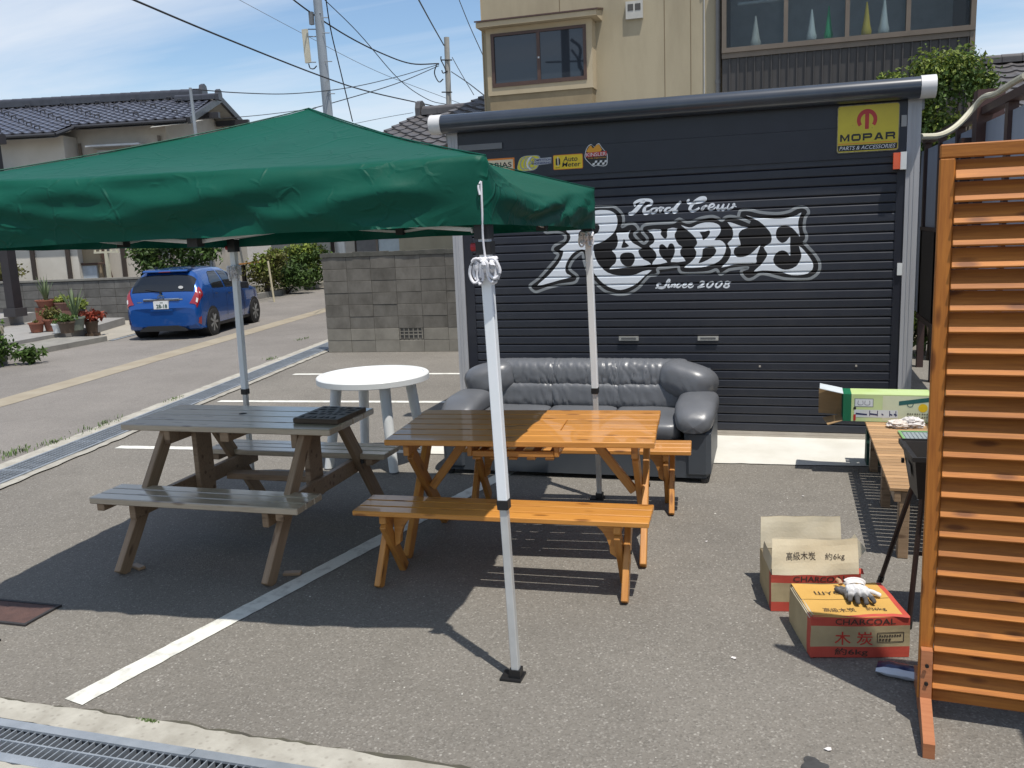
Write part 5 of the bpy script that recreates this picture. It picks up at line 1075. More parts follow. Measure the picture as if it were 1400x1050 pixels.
for s in (1, -1):
    patch("side_window", M_cglass, (.78, 1.42), (lambda x: 5.25, lambda x: 5.6 + min(1.15, (x - .72) * 4.2)), s); patch("side_window", M_cglass, (1.50, 2.42), (5.25, lambda x: 6.75 - max(0, (x - 1.95)) * 1.9), s)
    patch("sill_trim", M_trim, (.95, 2.85), (1.2, 1.9), s, .004)
    tl = patch("tail_lamp", M_rlamp, (.022, .215), (lambda x: 4.45, lambda x: 7.25 - (x - .02) * 5.5), s, .012)
    patch("lamp_clear", M_clear, (.035, .065), (lambda x: 5.4, lambda x: 6.3), s, .018, tl); patch("lamp_core", M_clear, (.12, .15), (lambda x: 5.4, lambda x: 5.8), s, .018, tl)
    patch("door_seam", M_trim, (1.455, 1.465), (1.9, 5.2), s, .002); patch("door_seam", M_trim, (2.47, 2.48), (1.9, 5.0), s, .002); patch("door_seam", M_trim, (.74, .75), (3.8, 5.2), s, .002)
    patch("door_handle", M_chrome, (1.52, 1.70), (4.35, 4.5), s, .02); patch("door_handle", M_chrome, (.80, .96), (4.5, 4.65), s, .02)
    # wheel housings, tyres, rims
    for wx in (.62, 3.13):
        a = MB(); y0 = s * (.70); a.poly_prism([(wx + .335 * cos(2 * pi * k / 28), .315 + .335 * sin(2 * pi * k / 28)) for k in range(28)], 'y', s * .55, s * .852); a.build("wheel_housing", M_trim, car)
        wv = MB(); ro = .298; prof = [(.19, s * .862), (.26, s * .868), (.288, s * .858), (ro, s * .83), (ro, s * .70), (.28, s * .675)]
        vs = []; N_ = 30
        for r_, y in prof: vs += [(wx + r_ * cos(2 * pi * k / N_), y, .298 + r_ * sin(2 * pi * k / N_)) for k in range(N_)]
        wv.add(vs, [(i * N_ + k, i * N_ + (k + 1) % N_, (i + 1) * N_ + (k + 1) % N_, (i + 1) * N_ + k) for i in range(len(prof) - 1) for k in range(N_)], True)
        wheel = wv.build("wheel", M_tyre, car)
        d = MB(); d.add([(wx + .19 * cos(2 * pi * k / 24), s * .856, .298 + .19 * sin(2 * pi * k / 24)) for k in range(24)], [tuple(range(24))]); d.build("rim_well", M_trim, wheel)
        rm = MB()
        for k in range(7):
            a0 = 2 * pi * k / 7; c_, s_ = cos(a0), sin(a0); nx_, nz_ = -s_, c_
            q = [(wx + c_ * .04 + nx_ * .022, .298 + s_ * .04 + nz_ * .022), (wx + c_ * .195 + nx_ * .026, .298 + s_ * .195 + nz_ * .026), (wx + c_ * .195 - nx_ * .026, .298 + s_ * .195 - nz_ * .026), (wx + c_ * .04 - nx_ * .022, .298 + s_ * .04 - nz_ * .022)]
            rm.poly_prism(q, 'y', s * .857, s * .866)
        rm.poly_prism([(wx + .05 * cos(2 * pi * k / 16), .298 + .05 * sin(2 * pi * k / 16)) for k in range(16)], 'y', s * .857, s * .868)
        rm.build("rim", M_rim, wheel)
    p = MB(); p.add([], []); 
    mr_ = MB(); mr_.poly_prism([(2.28, .93), (2.40, .90), (2.44, .98), (2.38, 1.06), (2.28, 1.05)], 'y', s * .86, s * 1.02); mr_.build("door_mirror", M_trim, car)
    rf = patch("reflector", M_rlamp, (.028, .085), (2.0, 2.75), s, .008)
# bumper detail, plate, chrome strip, wiper
bp = MB(); bp.poly_prism([(-.54, .19), (.54, .19), (.50, .24), (.34, .305), (-.34, .305), (-.50, .24)], 'x', -.058, .10); bp.build("bumper_valance", M_trim, car)
ch = MB(); ch.poly_prism([(.005, .83), (-.025, .835), (-.028, .865), (.005, .885)], 'y', -.40, .40); ch.build("tailgate_strip", M_chrome, car)
PX = -.052
pl = MB(); pl.box(PX, .02, -.165, .165, .665, .83); plo = pl.build("number_plate", mat("plate_white", (.78, .78, .76), .4, objvar=0), car)
rcs = MB(); rcs.box(PX + .006, .02, -.25, .25, .62, .655); rcs.build("tailgate_recess", M_blue, car)
M_pgreen = mat("plate_green", (.02, .07, .05), .5, objvar=0)
lettering("28-18", plo, M_pgreen, (PX - .003, .105, .682), (0, -1, 0), (0, 0, 1), .245, .082, bold=.03); lettering("300", plo, M_pgreen, (PX - .003, .02, .785), (0, -1, 0), (0, 0, 1), .07, .03, bold=.01)
em_ = MB(); N_ = 24
def oval_ring(cy, cz, ry, rz, t, x):
    o = [(x, cy + ry * cos(2 * pi * k / N_), cz + rz * sin(2 * pi * k / N_)) for k in range(N_)]; i_ = [(x, cy + (ry - t) * cos(2 * pi * k / N_), cz + (rz - t) * sin(2 * pi * k / N_)) for k in range(N_)]
    em_.add(o + i_, [(k, (k + 1) % N_, N_ + (k + 1) % N_, N_ + k) for k in range(N_)])
oval_ring(0, .915, .075, .05, .013, -.020); oval_ring(0, .915, .028, .046, .011, -.021); oval_ring(0, .935, .055, .022, .010, -.022); em_.build("emblem", M_chrome, car)
wp = MB(); wp.tube([(.05, .03, 1.0), (.035, .02, 1.03), (.10, .38, 1.075)], .012, 6); wp.tube([(.055, .02, 1.0), (.02, .02, 1.0)], .025, 8); wp.build("rear_wiper", M_trim, car)
st = MB(); st.add([(.095 - .012, -.42 + .055 * cos(2 * pi * k / 16), 1.105 + .032 * sin(2 * pi * k / 16)) for k in range(16)], [tuple(range(16))]); st.build("window_sticker", M_wht, car)
bd_ = MB(); bd_.box(-.012, .0, -.40, -.29, .70, .72); bd_.build("badge", M_wht, car); bd_ = MB(); bd_.box(-.0, .012, -.47, -.40, .845, .87); bd_.box(.0, .012, .42, .55, .80, .82); bd_.build("badge", M_chrome, car)
ex = MB(); ex.tube([(-.02, -.30, .235), (.15, -.30, .235)], .03, 10); ex.build("exhaust", M_rim, car)
un = MB(); un.box(.3, 3.6, -.62, .62, .16, .3); un.build("underbody", M_trim, car)
rr_ = MB(); rr_.box(.70, .82, -.45, -.41, 1.49, 1.53); rr_.box(.72, .80, .40, .44, 1.49, 1.53); rr_.build("roof_fitting", M_trim, car)

# ================================================================ shrubs, trees, potted plants
def leafmat(n, c, c2): return mat(n, c, .55, color2=c2, nscale=1.5, isl=.4, objvar=0, transl=.25, spec=.3)
L_dark = leafmat("leaf_dark", (.030, .062, .018), (.055, .090, .025)); L_mid = leafmat("leaf_mid", (.055, .105, .025), (.09, .14, .03)); L_yel = leafmat("leaf_yellow", (.22, .26, .045), (.15, .21, .04)); L_olive = leafmat("leaf_olive", (.095, .105, .030), (.14, .13, .035)); L_red = leafmat("petal_red", (.34, .045, .02), (.16, .05, .03)); L_grey = leafmat("leaf_agave", (.10, .15, .075), (.16, .20, .10)); M_bark = mat("bark", (.085, .065, .045), .9, color2=(.05, .04, .03), nscale=10, bump=.5)
def shrub(name, label, cat, loc, blobs, n, size, m, stems, seed, group=None, m2=None):
    t = thing(name, label, cat, loc, 0, group); foliage("crown", m, t, blobs, n, size, seed)
    if m2: foliage("young_leaves", m2, t, [((c[0], c[1] - .02, c[2] + r[2] * .35), (r[0] * .95, r[1] * .95, r[2] * .75), w_) for c, r, w_ in blobs], n // 2, size, seed + 9)
    p = MB(); rg = random.Random(seed)
    for i in range(stems):
        a = blobs[i % len(blobs)][0]; p.tube([(rg.uniform(-.06, .06), rg.uniform(-.05, .05), 0), (a[0] * .5, a[1] * .5, a[2] * .55), (a[0] + rg.uniform(-.1, .1), a[1], a[2] + .1)], .02, 5, True, .008)
    p.build("trunk", M_bark, t); return t
g1 = "shrubs beyond the low wall and along the bend"
P = AY(205, 395, 17.6); shrub("garden_shrub", "dark green clipped garden tree behind the car's left rear corner", "shrub", (P.x, 18.1, .0), [((-.45, 0, 1.5), (.5, .4, .35), 1), ((.25, .1, 1.9), (.5, .4, .35), 1), ((-.1, 0, 1.1), (.6, .4, .4), 1)], 1500, .06, L_dark, 4, 3, g1, L_mid)
P = AY(245, 395, 17.9); shrub("garden_shrub", "rounder mid green garden tree above the blue car's roof", "shrub", (P.x, 18.4, 0), [((-.3, 0, 1.7), (.5, .4, .45), 1), ((.4, 0, 1.6), (.55, .4, .40), 1), ((0, 0, 1.1), (.5, .4, .4), .8)], 1500, .06, L_mid, 4, 5, g1, L_dark)
shrub("garden_shrub", "olive low shrub just above the grey garden wall at left", "shrub", (-19.3, 17.8, .3), [((-.6, 0, 1.0), (.6, .3, .25), 1), ((.5, 0, .95), (.8, .3, .22), 1)], 900, .05, L_olive, 3, 8, g1)
shrub("garden_shrub", "reddish leaved shrub beside the dark carport post", "shrub", (-22.0, 18.4, .2), [((0, 0, 2.0), (.9, .5, .7), 1)], 700, .07, leafmat("leaf_maroon", (.06, .025, .025), (.09, .04, .03)), 4, 13, g1)
# along the bend, right of the car
def at(x, y, z=0): return G(x, y, z)
q = at(364, 406); shrub("garden_shrub", "loose yellowish-green shrub right of the car's mirror", "shrub", q, [((0, 0, .75), (.65, .5, .55), 1), ((.3, .2, 1.15), (.4, .4, .3), .7)], 1600, .06, L_olive, 5, 21, g1, L_yel)
q = at(392, 402); shrub("garden_shrub", "low dark green shrub between the staked and the dense bright shrubs", "shrub", q, [((0, 0, .55), (.75, .5, .45), 1), ((.5, .1, .5), (.5, .4, .4), .6)], 1500, .06, L_mid, 4, 22, g1, L_dark)
q = at(420, 396); shrub("garden_shrub", "dense bright yellow-green bush with a dark underside beside the block wall", "shrub", q, [((0, 0, .55), (.72, .5, .55), 1), ((0, 0, 1.15), (.82, .6, .42), 1.2)], 2600, .07, L_mid, 5, 23, g1, L_yel)
stk = thing("wooden_stake", "thin pale wooden stake leaning in front of the shrubs", "stake", at(375, 413)); MB().tube([(0, 0, 0), (-.12, .05, 1.15)], .028, 6).build("shaft", mat("stake_pale", (.50, .44, .30), .8), stk)
bb = thing("letter_box_roof", "small shelter with an orange-brown top between car and shrubs", "shelter", at(350, 406)); beam("roof_board", (-.45, 0, 1.02), (.55, 0, 1.08), .5, .05, mat("orange_top", (.42, .20, .06), .8), bb); p = MB(); p.box(-.4, -.3, -.05, .05, 0, .99); p.box(.4, .5, -.05, .05, 0, 1.0); p.build("post", M_timber, bb)
ks = MB(); a, b = at(330, 414), at(447, 391); d = (b - a).normalized(); nn = Vector((-d.y, d.x, 0)); 
for k in range(7):
    s_ = a + (b - a) * k / 7; e_ = a + (b - a) * ((k + .97) / 7); ks.poly_prism([(s_.x, s_.y), (e_.x, e_.y), (e_.x + nn.x * .18, e_.y + nn.y * .18), (s_.x + nn.x * .18, s_.y + nn.y * .18)], 'z', 0, .16 + .01 * (k % 2))
struct("kerb_stones", ks.mesh("kerb_stones"), M_kerb)
gv = MB(); a2, b2 = a + nn * .19, b + nn * .19; gv.quad((a2.x, a2.y, .10), (b2.x, b2.y, .10), (b2.x + nn.x * 4, b2.y + nn.y * 4, .12), (a2.x + nn.x * 4, a2.y + nn.y * 4, .12)); struct("planting_bed", gv.mesh("planting_bed"), mat("soil", (.10, .08, .055), .95, color2=(.07, .07, .03), nscale=6))
# T-shaped cream laundry pole behind the wall
lp = thing("laundry_pole", "cream T-shaped laundry pole behind the low grey wall", "pole", (AY(151, 392, 18.2).x, 18.2, 0)); M_cream = mat("cream_pole", (.58, .54, .40), .5)
p = MB(); zt = AY(149, 346, 18.2).z; p.box(-.045, .045, -.03, .03, 0, zt); p.build("post", M_cream, lp); p = MB(); p.box(-.36, .36, -.025, .025, zt + .001, zt + .045); 
for k in range(5): p.box(-.35 + .16 * k, -.32 + .16 * k, -.02, .02, zt + .046, zt + .09)
p.build("crossbar", M_cream, lp)
# potted plants
M_terra = mat("terracotta", (.26, .095, .055), .8, color2=(.19, .07, .045), nscale=6); M_soil = mat("pot_soil", (.05, .038, .028), .95)
def pot(label, px, py, z, r, hgt, m, plant=None, leaf=None, pr=.15, ph=.2, n=220, size=.035, stand=0.0, seed=1, taper=.75):
    b = G(px, py, z); t = thing("potted_plant", label, "potted plant", b, 0, "flower pots on the platform at left")
    p = MB(); p.lathe([(.001, stand), (r * taper, stand), (r * .97, stand + hgt * .86), (r * 1.08, stand + hgt * .86), (r * 1.08, stand + hgt), (r * .92, stand + hgt), (r * .9, stand + hgt * .9), (.001, stand + hgt * .9)], 16); 
    if stand: p.box(-r * .8, r * .8, -r * .8, r * .8, 0, stand - .002)
    p.build("pot", m, t)
    top = stand + hgt
    if plant == 'bush': foliage("leaves", leaf, t, [((0, 0, top + ph * .4), (pr, pr, ph * .6), 1)], n, size, seed)
    if plant == 'spike':
        rg = random.Random(seed)
        for i in range(n):
            a = 2 * pi * i / n + rg.uniform(-.3, .3); L = ph * rg.uniform(.7, 1.1); out = pr * rg.uniform(.25, 1.1); c_, s_ = cos(a), sin(a); w_ = size * rg.uniform(.8, 1.2); mb = MB(); P_ = []
            for k in range(6):
                u = k / 5; rr = .02 + out * u ** 1.3; zz_ = top - .02 + L * u * (1 - .12 * u * (out / pr)); ww = w_ * (1 - u) ** .7 + .001
                P_ += [(c_ * rr - s_ * ww, s_ * rr + c_ * ww, zz_), (c_ * rr, s_ * rr, zz_ - .3 * ww), (c_ * rr + s_ * ww, s_ * rr - c_ * ww, zz_)]
            mb.add(P_, [(3 * k + i_, 3 * k + i_ + 1, 3 * k + i_ + 4, 3 * k + i_ + 3) for k in range(5) for i_ in range(2)], True); mb.build("leaf", leaf, t)
    return t
pot("tall spiky aloe in a wide terracotta bowl, back left of the pots", 67, 441, .18, .21, .16, M_terra, 'spike', L_grey, .22, .55, 16, .028, .34, 2)
pot("tall yucca with pointed leaves in a pale green-grey pot, right of the pots", 105, 451, .18, .17, .26, mat("pot_green", (.20, .225, .18), .7), 'spike', L_grey, .30, .62, 20, .03, 0, 3)
pot("succulent with pale yellow tips in a raised brown-pink pot at the back", 89, 440, .18, .17, .18, mat("pot_pink", (.20, .105, .08), .8), 'bush', L_yel, .18, .16, 200, .04, .25, 4)
pot("trailing green plant in a terracotta pot left of the white pot", 73, 452, .18, .17, .24, M_terra, 'bush', L_olive, .22, .26, 260, .04, 0, 5)
pot("small plain white pot in the middle front", 80, 455, .18, .105, .18, M_white, 'bush', L_mid, .09, .06, 60, .03, 0, 6)
pot("leafy green plant in a dark brown pot right of the white pot", 92.5, 455, .18, .15, .22, mat("pot_brown", (.11, .075, .05), .8), 'bush', L_mid, .2, .16, 260, .04, 0, 7)
pot("bright green leafy plant with yellow flowers in front of the yucca", 111, 443, .18, .12, .2, mat("pot_dark", (.05, .05, .045), .8), 'bush', L_yel, .24, .26, 300, .04, .12, 8)
pot("red poinsettia-like plant in a brown pot at the right end", 127, 459, .02, .13, .24, mat("pot_brown", (.11, .075, .05), .8), 'bush', L_red, .27, .22, 260, .055, .06, 9)
pot("small terracotta pot standing alone left of the group", 51, 454, .18, .14, .19, M_terra, 'bush', L_olive, .06, .05, 30, .03, 0, 10)
pl_ = thing("stone_planter", "stone planter with pale rough rim and trailing green leaves at left edge", "planter", (-12.12, 10.80, 0), radians(-5)); p = MB(); p.box(-.9, .12, -.35, .35, 0, .50); p.build("trough", M_kerb, pl_); p = MB(); rg = random.Random(4)
for k in range(7): p.box(-.92 + .15 * k, -.92 + .15 * k + .146, -.38, .36, .502, .60 + rg.uniform(-.02, .02))
p.build("rim", mat("rim_stone", (.42, .38, .28), .9, bump=.6, color2=(.34, .3, .22)), pl_); foliage("leaves", L_mid, pl_, [((.05, 0, .62), (.22, .35, .2), 1), ((.28, .1, .30), (.22, .3, .28), 1), ((.55, .4, .16), (.25, .25, .15), .7)], 900, .05, 31)
# tree behind the fence, right of the garage hood; hedge plant low between garage and fence
q = AY(1290, 130, 9.3); shrub("leafy_tree", "small leafy green tree behind the fence right of the garage hood", "tree", (1.74, 12.0, 0), [((-.16, 0, 3.30), (.30, .35, .42), 1), ((.16, 0, 3.36), (.36, .35, .36), 1), ((-.30, 0, 2.85), (.30, .3, .45), .9), ((-.52, .6, 3.45), (.20, .2, .13), .2), ((.42, .1, 3.25), (.22, .3, .22), .5), ((.02, 0, 2.7), (.36, .3, .35), .7)], 5200, .030, L_mid, 6, 41, None, L_yel)
shrub("hedge_shrub", "small glossy green hedge plant low between garage column and screen", "shrub", (1.72, 12.4, 0), [((0, 0, .45), (.6, .4, .42), 1)], 1100, .05, L_mid, 3, 44, None, L_yel)

# ================================================================ green pop-up tent
M_cloth = mat("tent_cloth", (0.005, 0.092, 0.060), 0.50, 0, color2=(0.004, 0.078, 0.050), nscale=2.5, objvar=0, transl=.18, spec=.20, bump=.22, bscale=9, bdist=.015)
def add_creases(m, scales=((3.2, .05), (8.5, .07)), strength=.38, dist=.012):
    """fold lines pressed into the cloth"""
    N = m.node_tree.nodes; Lk = m.node_tree.links; b = N['Principled BSDF']; tcn = N.new('ShaderNodeTexCoord'); nz = N.new('ShaderNodeTexNoise'); nz.inputs['Scale'].default_value = 3.0; Lk.new(tcn.outputs['Object'], nz.inputs['Vector'])
    ad = N.new('ShaderNodeMix'); ad.data_type = 'RGBA'; ad.inputs['Factor'].default_value = .12; Lk.new(tcn.outputs['Object'], ad.inputs[6]); Lk.new(nz.outputs['Color'], ad.inputs[7])
    h = None
    for sc, wd in scales:
        vo = N.new('ShaderNodeTexVoronoi'); vo.feature = 'DISTANCE_TO_EDGE'; vo.inputs['Scale'].default_value = sc; Lk.new(ad.outputs[2], vo.inputs['Vector'])
        mr = N.new('ShaderNodeMapRange'); mr.inputs[1].default_value = 0; mr.inputs[2].default_value = wd; mr.inputs[3].default_value = 1; mr.inputs[4].default_value = 0; Lk.new(vo.outputs['Distance'], mr.inputs[0])
        n2 = N.new('ShaderNodeTexNoise'); n2.inputs['Scale'].default_value = sc * .9; Lk.new(tcn.outputs['Object'], n2.inputs['Vector']); m2 = N.new('ShaderNodeMapRange'); m2.inputs[1].default_value = .48; m2.inputs[2].default_value = .68; Lk.new(n2.outputs['Fac'], m2.inputs[0])
        ml = N.new('ShaderNodeMath'); ml.operation = 'MULTIPLY'; Lk.new(mr.outputs[0], ml.inputs[0]); Lk.new(m2.outputs[0], ml.inputs[1])
        if h is None: h = ml.outputs[0]
        else:
            s_ = N.new('ShaderNodeMath'); s_.operation = 'ADD'; Lk.new(h, s_.inputs[0]); Lk.new(ml.outputs[0], s_.inputs[1]); h = s_.outputs[0]
    old = b.inputs['Normal'].links[0].from_socket; bu = N.new('ShaderNodeBump'); bu.inputs['Strength'].default_value = abs(strength); bu.invert = strength < 0; bu.inputs['Distance'].default_value = dist; Lk.new(h, bu.inputs['Height']); Lk.new(old, bu.inputs['Normal']); Lk.new(bu.outputs[0], b.inputs['Normal'])
add_creases(M_cloth)
M_leg = mat("tent_leg", (0.86, 0.88, 0.89), 0.38, 0.0, color2=(.80, .83, .84), nscale=3, objvar=.02); M_legin = mat("tent_leg_inner", (0.66, 0.67, 0.66), 0.35, .3); M_blackp = mat("black_plastic", (.013, .013, .014), .45); M_redp = mat("red_plastic", (.40, .02, .03), .4)
FR, BR, BL, FL = Vector((-1.067, 3.30, 0)), Vector((-1.209, 5.775, 0)), Vector((-3.78, 5.52, 0)), Vector((-3.64, 3.05, 0))
CN = (FR + BR + BL + FL) / 4
tent = thing("canopy_tent", "green pop-up canopy tent on four white legs over the picnic tables", "tent", CN)
def L(p): return Vector(p) - CN
TOPZ = {0: 2.135, 1: 2.085, 2: 2.14, 3: 2.15}; BOTZ = {0: 1.885, 1: 1.828, 2: 1.80, 3: 1.865}
cor = [Vector((-1.083, 3.252, 0)), Vector((-1.200, 5.80, 0)), Vector((-3.80, 5.565, 0)), Vector((-3.665, 3.00, 0))]; ctr = Vector((CN.x - .03, CN.y, 2.532))
def rim(i, t, out=0.0):
    a = cor[i]; b = cor[(i + 1) % 4]; p = a.lerp(b, t); e = (p - CN); e.z = 0
    z = TOPZ[i] * (1 - t) + TOPZ[(i + 1) % 4] * t
    return Vector((p.x, p.y, 0)) + e.normalized() * out, z
mb = MB(); NT, NR, NV = 56, 18, 12
def wr(p, k): return noise.noise(Vector(p) * k)
for i in range(4):
    base = len(mb.v); vs = []; a = cor[i]; b = cor[(i + 1) % 4]; side = ((a + b) / 2 - CN); side.z = 0; side.normalize(); ed = (b - a).normalized()
    for ti in range(NT + 1):
        t = ti / NT; rp, rz = rim(i, t); mid = sin(pi * t)
        rz2 = rz + .006 * mid - (.105 * sin(pi * t ** .62) if i == 0 else .012 * mid)
        for k in range(NR + 1):
            r = k / NR; p = Vector((ctr.x, ctr.y, 0)).lerp(rp, r); z = ctr.z + (rz2 - ctr.z) * (r ** 0.93) - .045 * sin(pi * r) * (.35 + .65 * mid)
            # cloth lies over the frame: faint radial creases
            q = Vector((p.x * 2.2, p.y * 2.2, i)); z += .010 * wr(q, 1.0) * sin(pi * min(1, r * 1.15)) + .005 * wr((p.x * 6, p.y * 6, 3 + i), 1) * r
            if r > .86: z += .008 * wr((t * 4, i * 3, 0), 1.3) * (r - .86) / .14
            vs.append(Vector((p.x, p.y, z)))
        zb = BOTZ[i] * (1 - t) + BOTZ[(i + 1) % 4] * t; zt = vs[-1].z
        for k in range(1, NV + 1):
            v = k / NV; z = zt + (zb - zt) * v
            env = min(1, t * 9) * min(1, (1 - t) * 9)
            n1_ = wr((t * 2.0 + i * 7, v * 2.6 + t * 4.5, 2.0), 1.0); n2 = wr((t * 5 + i * 3, v * 3.6 - t * 5, 5.0), 1.0); n3 = abs(wr((t * 2.2 + v * .6 + i * 5, v * 2.2 - t * 4.2, 9.0), 1.0))
            disp = env * (.050 * n1_ + .014 * n2 + .020 * max(0, 1 - n3 / .10)) * sin(pi * min(1, v * .62 + .10)) + env * (.028 * sin(pi * min(1, v * 1.25)) + .012 * v * v)
            p = rp + side * (disp + .004 * env * sin(v * pi)) + Vector((0, 0, z + .006 * wr((t * 8, i, v), 1.0) * env + .004 * mid * v))
            vs.append(p)
    n = NR + NV + 1
    mb.add([L(v) for v in vs], [(ti * n + k, (ti + 1) * n + k, (ti + 1) * n + k + 1, ti * n + k + 1) for ti in range(NT) for k in range(n - 1)], True)
bm = bmesh.new(); me = bpy.data.meshes.new("canopy"); me.from_pydata(mb.v, [], mb.f); bm.from_mesh(me); bmesh.ops.remove_doubles(bm, verts=bm.verts, dist=.004); bmesh.ops.recalc_face_normals(bm, faces=bm.faces)
for f in bm.faces: f.smooth = True
bm.to_mesh(me); bm.free(); canopy = link("canopy", me, M_cloth, tent)
# seams: narrow doubled strips along the hips and the rim
for i in range(4):
    P_ = []
    for k in range(NR + 1):
        r = k / NR; rp, rz = rim(i, 0); p = Vector((ctr.x, ctr.y, 0)).lerp(rp, r); P_.append(L(Vector((p.x, p.y, ctr.z + (rz - ctr.z) * r ** .93 - .045 * sin(pi * r) * .35 + .004))))
    MB().tube(P_, .0035, 6).build("seam", M_cloth, canopy)
# legs
lc = [(Vector((-1.122, 3.302, 1.93)), FR, "front right"), (Vector((-1.232, 5.72, 1.87)), BR, "rear right"), (Vector((-3.74, 5.50, 1.88)), BL, "rear left"), (Vector((-3.64, 3.10, 1.92)), FL, "front left")]
for top, foot, nm in lc:
    f0 = Vector((foot.x, foot.y, .012)); d = (top - f0); k = (.765 - .012) / d.z; c = f0 + d * k
    up_ = (0, 1, 0)
    leg = beam("leg", L(c), L(top), .042, .042, M_leg, tent, up_, .003)
    lo = beam("leg_extension", L(f0), L(c + d * .03), .033, .033, M_legin, tent, up_, .003)
    beam("collar", L(c - d * .012), L(c + d * .010), .047, .047, M_blackp, tent, up_, .003)
    fp = MB(); x, y = L(foot).x, L(foot).y; fp.box(x - .062, x + .030, y - .04, y + .045, .0, .010); fp.box(x - .024, x + .024, y - .024, y + .024, .0105, .045); fp.build("foot_plate", M_blackp, tent)
    cb = MB(); q = L(top); cb.box(q.x - .03, q.x + .03, q.y - .03, q.y + .03, q.z - .10, q.z + .03); cb.build("corner_bracket", M_blackp, tent)
    ib = L(f0 + d * ((1.80 - .012) / d.z)); s2 = MB(); s2.box(ib.x - .03, ib.x + .03, ib.y - .03, ib.y + .03, ib.z - .03, ib.z + .02); s2.build("slider", M_blackp, tent)
    rb_ = MB(); rb_.tube([ib + Vector((-.03, -.005, 0)), ib + Vector((-.055, -.005, 0))], .016, 8); rb_.build("slider_button", M_redp, tent)
# scissor trusses under each edge
tops = [t_[0] for t_ in lc]
for i in range(4):
    a, b = tops[i], tops[(i + 1) % 4]; mid = (a + b) / 2; zl, zh = 1.862, 1.985
    A0, A1 = Vector((a.x, a.y, zh)), Vector((a.x, a.y, zl)); B0, B1 = Vector((b.x, b.y, zh)), Vector((b.x, b.y, zl)); M0, M1 = Vector((mid.x, mid.y, zh)), Vector((mid.x, mid.y, zl))
    off = (mid - CN); off.z = 0; off = off.normalized() * .012
    for p_, q_, s_ in ((A0, M1, 1), (A1, M0, -1), (M0, B1, 1), (M1, B0, -1)): beam("truss_bar", L(p_ + off * s_ - off * 3), L(q_ + off * s_ - off * 3), .009, .017, M_legin, tent, (0, 0, 1), .002)
    jb = MB(); q = L(M1 - off * 3); jb.box(q.x - .025, q.x + .025, q.y - .025, q.y + .025, q.z - .02, q.z + .025); jb.build("joint", M_blackp, tent)
for i in range(4):
    a = tops[i]; beam("roof_strut", L(Vector((a.x, a.y, 1.99))), L(Vector((ctr.x, ctr.y, 2.44))), .012, .02, M_legin, tent)
beam("centre_pole", L(Vector((ctr.x, ctr.y, 2.0))), L(Vector((ctr.x, ctr.y, 2.49))), .03, .03, M_legin, tent, (0, 1, 0))
# white guy ropes tied to the legs
M_rope = mat("white_rope", (.80, .79, .80), .8, color2=(.66, .65, .68), nscale=40)
def bundle(name, label, c, s, cord_top, seed):
    rg = random.Random(seed); t = thing(name, label, "rope", c, 0, "white guy ropes tied to the tent legs"); m = MB()
    for k in range(9):
        side_ = -1 if k % 2 else 1; w_ = rg.uniform(.5, 1.05) * s * side_; dep = -.026 - rg.uniform(0, .022); L_ = rg.uniform(.9, 1.35) * s
        m.tube(smooth_open([(0, dep, .02 * s), (w_ * .55, dep - .006, s * .15), (w_ * .85, dep, -L_ * .55), (w_ * .6, dep - .004, -L_), (w_ * .25, dep, -L_ * .75), (w_ * .2, dep - .008, -.1 * s), (0, dep, .1 * s)], 4), .0060, 6)
    for k in range(6): m.tube(smooth_open([(.034 * cos(a), .034 * sin(a), .12 * s - .011 * k + .004 * sin(a)) for a in [2 * pi * j / 8 for j in range(9)]], 2), .0062, 6)
    for k in range(3): m.tube(smooth_open([(-.03 + .03 * k, -.03, .08 * s), (-.035 + .035 * k, -.045 - .008 * k, -.2 * s), (-.03 + .028 * k, -.036, -.55 * s)], 3), .016, 7, True, .010)
    m.build("coil", M_rope, t)
    if cord_top is not None:
        q = Vector(cord_top) - Vector(c); p = MB(); p.tube(smooth_open([(0, -.034, .10 * s), (-.004, -.040, q.z * .3), (.003, -.055, q.z * .62), (q.x, q.y, q.z)], 6), .0042, 6); p.tube(smooth_open([(q.x, q.y, q.z), (q.x - .010, q.y - .004, q.z - .02), (q.x - .006, q.y - .003, q.z - .05)], 4), .0042, 6); p.build("cord", M_rope, t)
    return t
bundle("guy_rope", "coiled white guy rope on the front leg, its cord running up to the canopy corner", (-1.108, 3.30, 1.745), .070, (-1.102, 3.238, 2.045), 2)
bundle("guy_rope", "grey-white bunched rope under the rear right canopy corner", (-1.232, 5.715, 1.80), .060, None, 5)
bundle("guy_rope", "small white rope bunch on the rear left leg in front of the car", (-3.738, 5.50, 1.66), .065, None, 7)

# ================================================================ wooden furniture
W_or = wood("wood_orange", (0.60, 0.275, 0.060), (0.46, 0.185, 0.034), .32, .45, .75, .10)
W_or2 = wood("wood_orange_leg", (0.56, 0.265, 0.065), (0.42, 0.17, 0.035), .45, .2, .7, .14)
W_br = wood("wood_brown", (0.33, 0.225, 0.140), (0.215, 0.140, 0.080), .55, .15, .7, .12)
W_grey = wood("wood_weathered", (0.52, 0.43, 0.315), (0.37, 0.295, 0.205), .34, 1.0, .7, .10)
for _m in (W_grey,): _b = _m.node_tree.nodes["Principled BSDF"]; _b.inputs["Coat IOR"].default_value = 1.85; _b.inputs["Coat Roughness"].default_value = .16
W_pale = wood("wood_deck", (0.48, 0.30, 0.155), (0.36, 0.205, 0.095), .6, 0, .4, .22)
W_scr = wood("wood_screen", (0.50, 0.185, 0.030), (0.30, 0.098, 0.016), .6, .0, .75, .16)
M_bolt = mat("bolt_dark", (.03, .028, .026), .5, .5)
